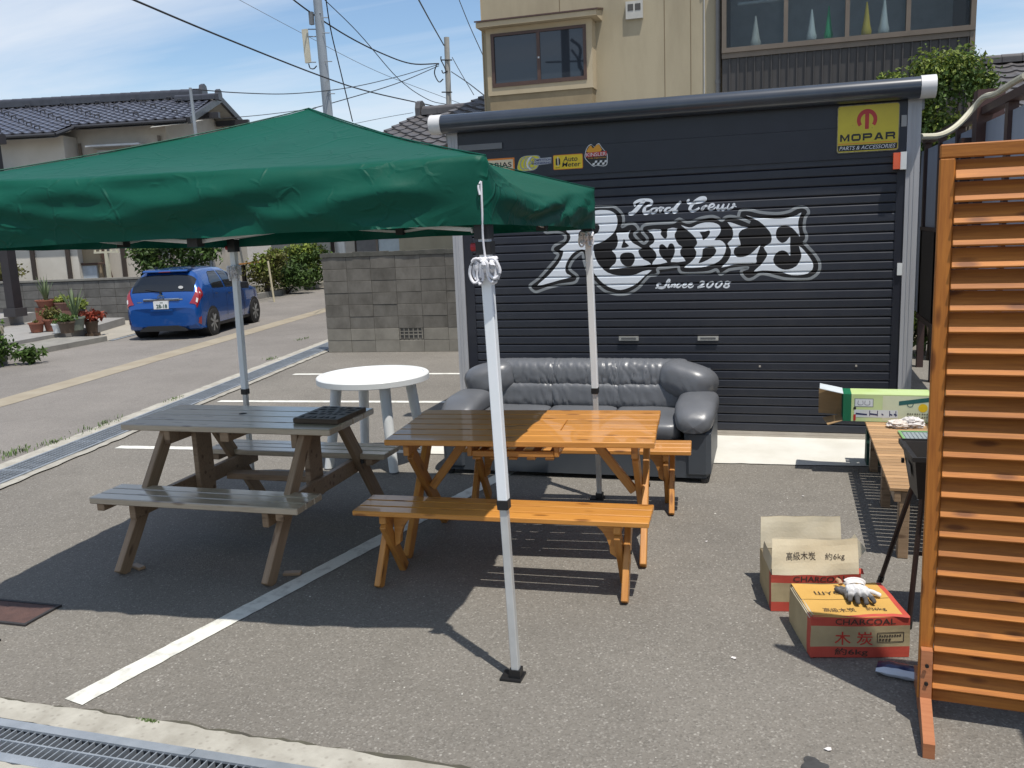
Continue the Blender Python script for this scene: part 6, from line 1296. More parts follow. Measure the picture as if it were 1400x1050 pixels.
def planks(parent, name, m, xc, y0, y1, n, L, z, th, gap, b=.005):
    w_ = (y1 - y0 - gap * (n - 1)) / n
    for i in range(n): plank(name, xc, y0 + w_ / 2 + i * (w_ + gap), z - th / 2, L, w_, th, m, parent, b)

# ---- orange table
T = thing("orange_table", "varnished orange pine table with crossed legs and a tray under its top", "table", (-1.437, 4.885, 0), radians(5.3))
TL, TZ = 1.50, .722
ys = -.405; w_ = (.81 - .011 * 5) / 6
for i in range(6):
    y = ys + w_ / 2 + i * (w_ + .011)
    if i in (2, 3):
        plank("top_plank", -.75 + .48, y, TZ - .0165, .96 - .004, w_, .033, W_or, T); plank("top_plank", .75 - .27, y, TZ - .0165, .54 - .004, w_, .033, W_or, T)
    else: plank("top_plank", 0, y, TZ - .0165, TL, w_, .033, W_or, T)
for sx in (-1, 1):
    x = sx * .64
    plank("batten", x, 0, TZ - .033 - .036, .035, .72, .07, W_or2, T)
    beam("leg", (x + sx * .037, -.345, .004), (x + sx * .037, .27, TZ - .036), .036, .085, W_or2, T, (0, 1, .0))
    beam("leg", (x + .0, .345, .004), (x + .0, -.27, TZ - .105), .036, .085, W_or2, T, (0, 1, .0))
    o = MB(); o.tube([(x + sx * .056, 0, .37), (x + sx * .062, 0, .37)], .013, 10); o.build("bolt", M_bolt, T)
    beam("brace", (x - sx * .03, .0, .33), (x - sx * .30, .0, TZ - .036), .038, .05, W_or2, T, (0, 0, 1))
beam("stretcher", (-.62, 0, TZ - .12), (-.30, 0, TZ - .12), .03, .04, W_or2, T) if False else None
tr = link("tray", None, None, T)
for x in (-.30, .20): plank("tray_side", x, -.02, TZ - .033 - .05, .028, .46, .095, W_or2, tr)
plank("tray_rail", -.05, -.235, TZ - .033 - .082, .472, .025, .035, W_or2, tr); plank("tray_rail", -.05, .195, TZ - .033 - .082, .472, .025, .035, W_or2, tr)
for k in range(5): plank("tray_slat", -.26 + .105 * k, -.02, TZ - .033 - .108, .05, .46, .014, W_or2, tr)

# ---- two benches
def bench(label, loc, rz, L_=1.56):
    b = thing("orange_bench", label, "bench", loc, rz, "varnished orange benches"); Z = .425
    for i in range(3): plank("seat_plank", 0, -.145 + .0445 + i * .1005, Z - .014, L_, .089, .028, W_or, b)
    for sx in (-1, 1):
        x = sx * .62
        plank("batten", x, 0, Z - .032 - .022, .038, .25, .044, W_or2, b)
        beam("leg", (x + sx * .036, -.145, .003), (x + sx * .036, .105, Z - .034), .034, .070, W_or2, b, (0, 1, 0)); beam("leg", (x, .145, .003), (x, -.105, Z - .076), .034, .070, W_or2, b, (0, 1, 0))
        g_ = MB(); c_ = x - sx * .02; out = [(c_, Z - .033), (c_ - sx * .165, Z - .033)] + [(c_ - sx * (.03 + .135 * (1 - sin(a))), Z - .05 - .165 * (1 - cos(a)) ) for a in [pi / 2 * k / 6 for k in range(7)]] + [(c_, Z - .235)]
        g_.poly_prism(out, 'y', -.017, .017); g_.build("gusset", W_or2, b)
        o = MB(); o.tube([(x + sx * .0535, 0, .215), (x + sx * .058, 0, .215)], .011, 8); o.build("bolt", M_bolt, b)
    return b
bench("front orange pine bench, fully visible, in front of the orange table", (-1.412, 4.235, 0), radians(3.0))
bench("rear orange pine bench, between the orange table and the grey sofa", (-1.353, 5.60, 0), radians(5.0))

# ---- brown picnic table with attached seats
P = thing("picnic_table", "weathered brown picnic table with attached bench seats under the canopy", "picnic table", (-3.19, 4.685, 0), radians(1.0))
PZ = .775
planks(P, "top_plank", W_grey, 0, -.30, .30, 4, 1.42, PZ, .038, .008)
for s in (-1, 1):
    y0 = s * .565
    planks(P, "seat_plank", W_grey, .03, y0 - .14, y0 + .14, 3, 1.34, .437, .038, .008)
for x in (-.40, .465):
    sg_ = 1 if x > 0 else -1
    plank("top_batten", x, 0, PZ - .038 - .042, .04, .56, .084, W_br, P); plank("seat_beam", x, 0, .399 - .050, .04, 1.30, .098, W_br, P)
    for s in (-1, 1): beam("leg", (x + sg_ * .0415, s * .745, .004), (x + sg_ * .0415, s * .20, PZ - .04), .04, .092, W_br, P, (0, 1, 0))
    plank("centre_post", x - sg_ * .042, 0, .50, .036, .16, .46, W_br, P)
    for s in (-1, 1):
        o = MB(); o.tube([(x + sg_ * .062, s * .44, .42), (x + sg_ * .069, s * .44, .37)], .014, 8); o.build("bolt", M_bolt, P)
plank("cleat", .0, -.0, PZ - .038 - .03, .06, .56, .06, W_br, P)
for sx in (-.58, .58):
    for s in (-1, 1): plank("seat_cleat", sx, s * .565, .437 - .038 - .022, .05, .25, .044, W_br, P)
plank("stretcher", .03, .30, .30, .82, .10, .04, W_br, P); plank("stretcher", 0, .62, .17, .90, .09, .04, W_br, P) if False else None
hl_ = MB(); hl_.lathe([(.001, PZ + .0008), (.026, PZ + .0008)], 16, (-.08, .06)); hl_.build("hole_shade_disc", mat("hole_black", (.01, .01, .01), .9), P)  # parasol hole: flat black disc, the shade inside is put into the colour
# wooden offcuts lying by its feet
for lab, c, r in (("wedge of dark wood lying on the white line beside the front right table leg", G(400, 786), .3), ("wooden offcut tucked under the front left table leg", G(189, 777), -.4)):
    o = plank("wood_offcut", c.x, c.y, .0105, .10, .045, .018, W_br, None, .004, (0, 0, r)); tag(o, lab, "wood scrap")
# carved board lying on its right end
bd = thing("carved_board", "dark wooden board with carved lettering lying on the brown picnic table", "board", (-2.63, 4.70, PZ + .0005), radians(-1)); W_dk = wood("wood_dark", (.105, .072, .045), (.065, .042, .026), .6, .1, .4, .01)
plank("board", 0, 0, .016, .30, .36, .030, W_dk, bd, .004); M_carve = mat("carving_dark", (.012, .010, .010), .9)
rgc = random.Random(8)
for k in range(6):
    q = MB(); x = -.125 + .042 * k; q.add([(x, -.155, .0318), (x + .034, -.155, .0318), (x + rgc.uniform(.005, .03), -.095, .0318)], [(0, 1, 2)]); q.build("carved_mark", M_carve, bd)
for row, y in enumerate((-.06, .0, .06, .115)):
    x = -.12
    while x < .11:
        w1 = rgc.uniform(.018, .05); q = MB(); q.quad((x, y, .0318), (x + w1, y + rgc.uniform(-.004, .004), .0318), (x + w1 + .006, y + .03, .0318), (x + .006, y + .034, .0318)); q.build("carved_mark", M_carve, bd); x += w1 + rgc.uniform(.012, .03)

# ---- round white plastic table
wt = thing("white_table", "round white plastic garden table behind the picnic tables", "table", (-3.20, 6.46, 0), radians(0)); M_pt = mat("white_resin", (.76, .77, .76), .35, color2=(.68, .69, .68), nscale=3, objvar=0)
WZ, WR = .735, .455
p = MB(); p.lathe([(.001, WZ - .004), (WR * .86, WZ - .004), (WR * .87, WZ - .008), (WR * .90, WZ - .008), (WR * .91, WZ), (WR - .008, WZ), (WR, WZ - .008), (WR, WZ - .050), (WR - .012, WZ - .056), (WR - .02, WZ - .03), (.001, WZ - .03)], 56); p.build("tabletop", M_pt, wt)
for a in (45, 135, 225, 315):
    c_, s_ = cos(radians(a - 3)), sin(radians(a - 3)); p = MB(); p.tube([(c_ * .30, s_ * .30, WZ - .03), (c_ * .350, s_ * .350, .35), (c_ * .415, s_ * .415, .003)], .046, 14, True, .037); p.build("leg", M_pt, wt)
    q = MB(); q.tube([(c_ * .415, s_ * .415, .0), (c_ * .415, s_ * .415, .012)], .039, 12); q.build("foot_cap", mat("grey_rubber", (.12, .12, .12), .7), wt)

# ================================================================ grey leather sofa
M_lea = mat("leather_grey", (0.128, 0.133, 0.144), 0.36, color2=(0.105, 0.110, 0.120), nscale=3, detail=8, objvar=0, spec=.55, bump=.18, bscale=160, bdist=.002)
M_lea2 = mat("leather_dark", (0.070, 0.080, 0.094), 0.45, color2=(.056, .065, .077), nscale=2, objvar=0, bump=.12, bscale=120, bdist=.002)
add_creases(M_lea, ((9, .05),), -.10, .004)
sofa = thing("leather_sofa", "grey leather three-seat sofa standing in front of the black shutter", "sofa", (-1.520, 6.66, 0), radians(1.0))
def pillow(name, c, half, px=5, py=3, pz=3, n=48, m=M_lea, wrinkle=None, rot=(0, 0, 0), fn=None):
    """a stuffed shape: rounded box of half sizes with leather creases"""
    vs = []; fs = []; nu, nv = n, n // 2
    def sg(v, e): return math.copysign(abs(v) ** e, v)
    for j in range(nv + 1):
        th = -pi / 2 + pi * j / nv
        for i in range(nu):
            ph = 2 * pi * i / nu
            # long axis along X
            tt = -1 + 2 * j / nv; x = math.copysign(1 - (1 - abs(tt)) ** 1.7, tt); r = max(0, 1 - abs(x) ** px) ** (1 / px); y = r * sg(cos(ph), 2 / py); z = r * sg(sin(ph), 2 / pz)
            p = Vector((x * half[0], y * half[1], z * half[2]))
            if wrinkle:
                nn = Vector((p.x / half[0] ** 2, p.y / half[1] ** 2, p.z / half[2] ** 2)).normalized(); p = p + nn * wrinkle(p, x, y, z)
            if fn: p = fn(p, x, y, z)
            vs.append(p)
    for j in range(nv):
        for i in range(nu): fs.append((j * nu + i, j * nu + (i + 1) % nu, (j + 1) * nu + (i + 1) % nu, (j + 1) * nu + i))
    mb = MB(); mb.add(vs, fs, True); return mb.build(name, m, sofa, c, rot)
def pleats(seed, f=26, a=.006, low=1.0):
    def w(p, x, y, z):
        n1_ = noise.noise(Vector((p.x * 16 + p.z * 5, p.z * 5 + p.y * 4, seed))); n2_ = noise.noise(Vector((p.x * f - p.z * 6, p.z * 4, seed + 5)))
        ridge = 1 - min(1, abs(n1_) * 3.2); r2 = 1 - min(1, abs(n2_) * 2.6); k = noise.noise(Vector((p.x * 4, p.y * 4, seed + 3)))
        env = (.30 + .70 * min(1, max(0, -z * .7 + .6))) * (.6 + .7 * max(0, k + .3)) * low
        return -a * env * (.65 * ridge ** 1.5 + .6 * r2 ** 1.5) + .006 * noise.noise(Vector((p.x * 5, p.y * 5, p.z * 5 + seed)))
    return w
SW = 1.03
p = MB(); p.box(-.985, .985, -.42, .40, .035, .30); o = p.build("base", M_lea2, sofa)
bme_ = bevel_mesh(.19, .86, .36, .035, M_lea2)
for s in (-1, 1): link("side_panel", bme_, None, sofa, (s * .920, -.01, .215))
for s in (-1, 1):
    # rolled arm pads
    def armfn(p, x, y, z, s=s): 
        return Vector((p.x, p.y, p.z + .03 * (1 - x * x) - .055 * max(0, -x - .3) ** 2 * 2))
    pillow("arm_pad", (s * .895, -.075, .470), (.40, .150, .085), 4.0, 2.9, 2.9, 44, M_lea, lambda p, x, y, z: .004 * noise.noise(p * 5) + .004 * (1 - abs(sin(p.y * 60 + 3 * noise.noise(p * 9)))) * max(0, -x - .62) * 3, (0, 0, radians(90)), armfn)
for k, x in enumerate((-.535, 0, .535)):
    pillow("seat_cushion", (x, -.05, .36), (.268, .36, .085), 7, 5, 3, 40, M_lea, lambda p, x, y, z, k=k: .006 * noise.noise(p * 6 + Vector((k, 0, 0))))
    pillow("lower_back_cushion", (x, .215, .505), (.285, .12, .115), 10, 3, 4, 120, M_lea, pleats(k + 11, 60, .013), (radians(-10), 0, 0))
# one long upper back roll in four sewn sections, wrapping round the corners
for k, (x, hw) in enumerate(((-.50, .30), (0, .30), (.50, .30))):
    pillow("upper_back_cushion", (x, .285, .648), (hw, .155, .148), 9, 2.4, 2.6, 150, M_lea, pleats(k + 1, 42, .017), (radians(-12), 0, 0))
for s in (-1, 1):
    pillow("back_corner", (s * .80, .235, .620), (.225, .20, .152), 3.0, 2.4, 2.8, 72, M_lea, lambda p, x, y, z, s=s: -.009 * max(0, 1 - abs(noise.noise(Vector((p.x * 14 + p.z * 9 * s, p.z * 4, 3)))) * 3.2) ** 1.5 * min(1, max(0, .6 - z)) + .005 * noise.noise(p * 5), (radians(-10), radians(13 * s), radians(-16 * s)))
    q = MB(); q.tube([(s * .965, -.4, .004), (s * .965, -.4, .034)], .03, 10); q.tube([(s * .9, .3, .004), (s * .9, .3, .034)], .03, 10); q.build("foot", M_blackp, sofa)
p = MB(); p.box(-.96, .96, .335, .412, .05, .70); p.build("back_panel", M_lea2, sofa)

# ================================================================ right-hand side
# ---- low slatted deck bench
D = thing("slatted_deck", "low pale wooden slatted deck bench with box and rag on it", "deck bench", (0, 0, 0))
DX0, DX1, DY0, DY1, DZ = .545, 1.42, 4.98, 7.00, .405
n_ = 30; sw_ = (DY1 - DY0) / n_
for i in range(n_): plank("slat", (DX0 + DX1) / 2, DY0 + (i + .5) * sw_, DZ - .01, DX1 - DX0, sw_ - .012, .018, W_pale, D, .002)
for x in (DX0 + .04, DX1 - .04): plank("rail", x, (DY0 + DY1) / 2, DZ - .021 - .03, .035, DY1 - DY0 - .02, .06, W_br, D, .003)
for y in (DY0 + .06, 5.93, 6.76):
    for x in (DX0 + .078, DX1 - .078): plank("leg", x, y, .19, .055, .075, .38, W_br, D)
# ---- long tent carton lying open on it
M_kraft = mat("kraft", (.36, .235, .115), .9, color2=(.30, .19, .09), nscale=6, stretch=(1, 1, 6)); M_gbox = mat("print_lime", (.46, .60, .21), .45, color2=(.55, .68, .36), nscale=2.5, objvar=0, contrast=(.35, .65)); M_gdark = C_("print_green", (.010, .16, .075)); M_pale = C_("print_pale", (.66, .72, .76))
bx = thing("tent_carton", "long lime-green printed carton with an open kraft flap end lying on the deck", "box", (.395, 6.60, DZ + .001), radians(-1)); CL, CW, CH = 1.28, .22, .195
def panelbox(parent, x0, x1, y0, y1, z0, z1, th=.004):
    q = MB(); q.box(x0, x1, y0, y0 + th, z0, z1); q.box(x0, x1, y1 - th, y1, z0, z1); q.box(x0, x1, y0 + th, y1 - th, z0, z0 + th); q.box(x0, x1, y0 + th, y1 - th, z1 - th, z1); return q
panelbox(bx, .055, CL, 0, CW, 0, CH).build("body", M_gbox, bx); panelbox(bx, 0, .0545, 0, CW, 0, CH).build("green_band", M_gdark, bx)
q = MB(); q.box(.010, CL - .004, .0042, .006, .0042, CH - .0042); q.box(.01, CL - .004, CW - .006, CW - .0042, .0042, CH - .0042); q.box(.01, CL - .004, .0062, CW - .0062, .0042, .006); q.box(CL - .01, CL - .005, .0062, CW - .0062, .0065, CH - .0065); q.build("inside", M_kraft, bx)
def flap(name, pts, m): 
    q = MB(); a, b, c, d = map(Vector, pts); nn = (b - a).cross(d - a).normalized() * .004; q.add([a, b, c, d, a + nn, b + nn, c + nn, d + nn], [(0, 1, 2, 3), (7, 6, 5, 4), (0, 4, 5, 1), (1, 5, 6, 2), (2, 6, 7, 3), (3, 7, 4, 0)]); return q.build(name, m, bx)
flap("flap", [(-.001, 0, CH), (-.001, CW, CH), (-.155, CW + .01, CH + .03), (-.16, .0, CH + .035)], M_pale)
flap("flap", [(-.001, CW, .0), (-.001, CW, CH - .006), (-.16, CW + .03, CH - .01), (-.16, CW + .03, .002)], M_kraft)
flap("flap", [(-.001, 0, .0), (-.001, CW, .0), (-.13, CW, -.03), (-.10, 0, -.035)], M_kraft)
def fl(name, x0, x1, z0, z1, m, y=-.0008, par=None):
    q = MB(); q.quad((x0, y, z0), (x1, y, z0), (x1, y, z1), (x0, y, z1)); return q.build(name, m, par or bx)
fl("pale_print", .26, CL - .01, .008, CH - .008, C_("print_palelime", (.66, .72, .52)), -.0003); fl("picture_panel", .075, .200, .105, .165, C_("print_frame", (.16, .20, .26)), -.0006); fl("picture_panel", .080, .196, .109, .161, M_pale, -.0011)
for x in (.10, .145):
    st_ = MB(); ribbon2d(st_, [(x, .150), (x, .122), (x + .03, .122), (x + .03, .150)], .003); st_.v = [(v[0], -.0016, v[2]) for v in st_.v]; st_.build("line_drawing", C_("print_navy", (.02, .03, .12)), bx)
fl("picture_strip", .075, .36, .030, .085, M_pale, -.0009)
for x, w1 in ((.085, .075), (.175, .055), (.255, .012), (.305, .02), (.335, .02)):
    q = MB(); q.add([(x, -.0016, .05), (x + w1, -.0016, .045), (x + w1, -.0016, .055), (x, -.0016, .062)], [(0, 1, 2, 3)]); q.build("line_drawing", C_("print_navy", (.02, .03, .12)), bx)
for x in (.175, .226, .305, .345): fl("line_drawing", x, x + .005, .040, .080, C_("print_navy", (.02, .03, .12)), -.0017)
fl("red_tag", .070, .086, .005, .05, M_red, -.0016); q = MB(); q.add([(.078 + .010 * cos(2 * pi * k / 12), -.0019, .095 + .010 * sin(2 * pi * k / 12)) for k in range(12)], [tuple(range(12))]); q.build("black_dot", M_blk, bx)
q = MB(); q.add([(.365, -.0012, .120), (.56, -.0012, .150), (.56, -.0012, .18), (.365, -.0012, .150)], [(0, 1, 2, 3)]); q.build("bag_picture", C_("print_teal", (.02, .12, .12)), bx); st_ = MB(); ribbon2d(st_, [(.42, .14), (.425, .115), (.45, .115), (.46, .145)], .005); st_.v = [(v[0], -.0016, v[2]) for v in st_.v]; st_.build("line_drawing", C_("print_teal", (.02, .12, .12)), bx)
q = MB(); q.add([(.52 + .03 * cos(2 * pi * k / 16), -.0014, .105 + .03 * sin(2 * pi * k / 16)) for k in range(16)], [tuple(range(16))]); q.build("yellow_burst", M_brt, bx)
for z_ in (.056, .034):
    for k in range(9): fl("print_mark", .42 + .0155 * k, .431 + .0155 * k - .002 * (k % 3), z_, z_ + .011, C_("print_dim", (.16, .17, .13)), -.0018)
# ---- crumpled work glove / rag
def crumple(name, label, cat, c, r, m, seed, amp=.35, n=40):
    vs = []; fs = []; nv = n // 2
    for j in range(nv + 1):
        th = -pi / 2 + pi * j / nv
        for i in range(n):
            ph = 2 * pi * i / n; d = Vector((cos(th) * cos(ph), cos(th) * sin(ph), sin(th)))
            k = 1 + amp * (1 - 2 * abs(noise.noise(d * 2.1 + Vector((seed, 0, 0))))) * .8 + amp * .5 * noise.noise(d * 5 + Vector((0, seed, 0))); p = Vector((d.x * r[0] * k, d.y * r[1] * k, max(0, d.z * r[2] * k + r[2] * .75))); vs.append(p)
    for j in range(nv):
        for i in range(n): fs.append((j * n + i, j * n + (i + 1) % n, (j + 1) * n + (i + 1) % n, (j + 1) * n + i))
    mb = MB(); mb.add(vs, fs, True); return tag(mb.build(name, m, None, c), label, cat)
M_rag = mat("rag_cotton", (.66, .60, .55), .9, color2=(.36, .27, .19), nscale=16, contrast=(.45, .75), bump=.4, bscale=120); M_ragw = mat("rag_white", (.74, .72, .71), .9, color2=(.60, .56, .54), nscale=10, bump=.4, bscale=120)
crumple("cotton_glove", "brown-stained crumpled cotton glove on the deck in front of the carton", "glove", (.745, 6.44, DZ), (.060, .045, .026), M_rag, 3, .5); crumple("cotton_glove", "whiter crumpled cotton glove on the deck, right of the stained one", "glove", (.835, 6.46, DZ), (.062, .042, .036), M_ragw, 8, .45)
# ---- grill net in its green tray
gn = thing("grill_net", "flat wire grill net with a green edge lying on the near part of the deck", "grill net", (.945, 6.11, DZ + .001), radians(2)); p = MB(); p.box(-.20, .30, -.18, .18, 0, .004); p.build("foil_sheet", mat("foil_pale", (.55, .62, .64), .35, .3, color2=(.45, .54, .55), nscale=20), gn)
p = MB(); p.box(-.215, -.20, -.19, .19, 0, .012); p.box(-.20, .30, -.195, -.181, 0, .011); p.box(-.20, .30, .181, .195, 0, .011); p.build("edge", C_("print_leaf", (.20, .42, .16)), gn)
p = MB()
for k in range(20): p.box(-.19 + k * .025, -.188 + k * .025, -.178, .178, .006, .009)
for k in range(14): p.box(-.198, .298, -.175 + k * .026, -.173 + k * .026, .0045, .0062)
o = p.build("wires", M_galv, gn); o["kind"] = "stuff"
# ---- dark green bag under the deck
bg_ = MB(); bg_.poly_prism([(6.88, 0), (7.06, 0), (7.02, .30), (6.94, .33)], 'x', .585, 1.35); o = bg_.build("storage_bag", mat("bag_green", (.008, .06, .045), .7, color2=(.006, .045, .035), nscale=6, bump=.5, bscale=14)); tag(o, "dark green fabric storage bag standing under the far end of the deck", "bag")
# ---- barbecue grill
bq = thing("barbecue_grill", "black steel barbecue grill on thin splayed legs beside the wooden screen", "barbecue", (.535, 4.02, 0), radians(3)); M_bbq = mat("bbq_black", (.028, .027, .027), .5, .4, color2=(.045, .040, .037), nscale=10); M_bleg = mat("bbq_leg", (.055, .030, .024), .55, .3, color2=(.035, .022, .02), nscale=8)
BZ0, BZ1 = .625, .825; q = MB()
def taper(x0, x1, y0, y1, z0, z1, k, th): pass
top = [(0, 0), (.62, 0), (.62, .32), (0, .32)]; bot = [(.03, .06), (.59, .06), (.59, .26), (.03, .26)]; vs = [(x, y, BZ1) for x, y in top] + [(x, y, BZ0) for x, y in bot] + [(x + (.012 if x < .3 else -.012), y + (.012 if y < .1 else -.012), BZ1) for x, y in top] + [(x + (.012 if x < .3 else -.012), y + (.012 if y < .1 else -.012), BZ0 + .012) for x, y in bot]
q.add(vs, [(0, 1, 5, 4), (1, 2, 6, 5), (2, 3, 7, 6), (3, 0, 4, 7), (4, 5, 6, 7), (8, 12, 13, 9), (9, 13, 14, 10), (10, 14, 15, 11), (11, 15, 12, 8), (12, 15, 14, 13), (0, 8, 9, 1), (1, 9, 10, 2), (2, 10, 11, 3), (3, 11, 8, 0)]); q.build("fire_box", M_bbq, bq)
q = MB(); q.box(-.012, .634, -.014, -.001, BZ1 - .014, BZ1 + .006); q.box(-.012, .634, .321, .334, BZ1 - .014, BZ1 + .006); q.box(-.013, -.001, -.0, .32, BZ1 - .014, BZ1 + .006); q.box(.621, .633, -.0, .32, BZ1 - .014, BZ1 + .006); q.build("rim", M_bbq, bq)
q = MB(); q.add([(.004 + .006, .11, BZ1 - .06), (.006 + .006, .21, BZ1 - .06), (.013 + .006, .20, BZ1 - .12), (.012 + .006, .12, BZ1 - .12)], [(0, 1, 2, 3)]); q.v = [(v[0] - .008, v[1], v[2]) for v in q.v]; q.build("air_vent", mat("vent_open", (.15, .14, .13), .7), bq)
q = MB(); q.box(-.002, .01, .29, .31, BZ1 - .10, BZ1 - .08); q.build("bolt", M_bolt, bq)
rgq = random.Random(6)
for k in range(9):
    q = MB(); c_ = Vector((.08 + .055 * k, .12 + rgq.uniform(-.05, .06), BZ0 + .05)); r_ = rgq.uniform(.025, .04); q.lathe([(.001, -r_), (r_ * .8, -r_ * .5), (r_, 0), (r_ * .7, r_ * .7), (.001, r_ * .8)], 6); q.smooth = [False] * len(q.f); o = q.build("charcoal_lump", mat("charcoal", (.012, .012, .013), .8), None, bq.matrix_world @ c_ if False else Vector((.535, 4.02, 0)) + Matrix.Rotation(radians(3), 3, 'Z') @ c_); tag(o, "black charcoal lump inside the barbecue fire box", "charcoal", "charcoal lumps in the barbecue")
for a, b in (((.05, .07, .66), (.02, .10, .012)), ((.05, .25, .66), (-.02, .64, .012)), ((.57, .07, .66), (.60, .10, .012)), ((.57, .25, .66), (.64, .64, .012))):
    q = MB(); q.tube([a, b], .012, 8); q.build("leg", M_bleg, bq); q = MB(); d = (Vector(a) - Vector(b)).normalized(); q.tube([Vector(b) - d * .008, Vector(b) + d * .03], .016, 8); q.build("foot_cap", M_blackp, bq)
beam("leg_brace", (.03, .10, .36), (.59, .10, .36), .01, .02, M_bleg, bq)

# ---- charcoal cartons
M_cart = mat("carton_tan", (.46, .37, .215), .85, color2=(.36, .285, .16), nscale=7, detail=8, bump=.3, bscale=30); M_cyel = mat("carton_yellow", (.60, .355, .085), .8, color2=(.50, .29, .07), nscale=5, detail=8, bump=.3, bscale=30); M_cred = mat("carton_red", (.52, .075, .045), .7, color2=(.42, .055, .035), nscale=8, detail=8); M_ctxt = C_("print_brown", (.05, .035, .025), .8); M_flap = mat("carton_cream", (.68, .60, .44), .85, color2=(.58, .49, .33), nscale=4, bump=.2); M_cin = mat("carton_inside", (.62, .56, .43), .9, color2=(.50, .42, .28), nscale=4, bump=.2); M_ctr = C_("print_redtext", (.55, .045, .03), .7)
W_, D_, H_ = .412, .355, .185
def wob(p, s): return Vector((.006 * noise.noise(Vector((p[0] * 9, p[2] * 7, s))), .008 * noise.noise(Vector((p[0] * 8, p[2] * 9, s + 4))), .005 * noise.noise(Vector((p[0] * 8, p[1] * 8, s + 8)))))
def crinkled(name, m, parent, o, du, dv, nu, nv, s, amp=1.0, n_off=0.0):
    """a sheet of card: origin, two edges; slightly buckled"""
    o, du, dv = Vector(o), Vector(du), Vector(dv); nn = du.cross(dv).normalized(); vs = []; 
    for j in range(nv + 1):
        for i in range(nu + 1):
            p = o + du * (i / nu) + dv * (j / nv); vs.append(p + wob(p, s) * amp + nn * n_off)
    mb = MB(); mb.add(vs, [(j * (nu + 1) + i, j * (nu + 1) + i + 1, (j + 1) * (nu + 1) + i + 1, (j + 1) * (nu + 1) + i) for j in range(nv) for i in range(nu)], False); ob = mb.build(name, m, parent); return ob
def text_on(body, parent, m, o, du, dv, w, h, s, bold=0.0, amp=1.0):
    ob = lettering(body, parent, m, o, du, dv, w, h, bold); me = ob.data; q_ = list(me["mt"]); mt = Matrix((q_[0:4], q_[4:8], q_[8:12], q_[12:16]))
    nn = Vector(du).cross(Vector(dv)).normalized()
    for v in me.vertices:
        p = mt @ v.co; v.co = p + wob(p, s) * amp + nn * .0016
    ob.matrix_local = Matrix.Identity(4); return ob
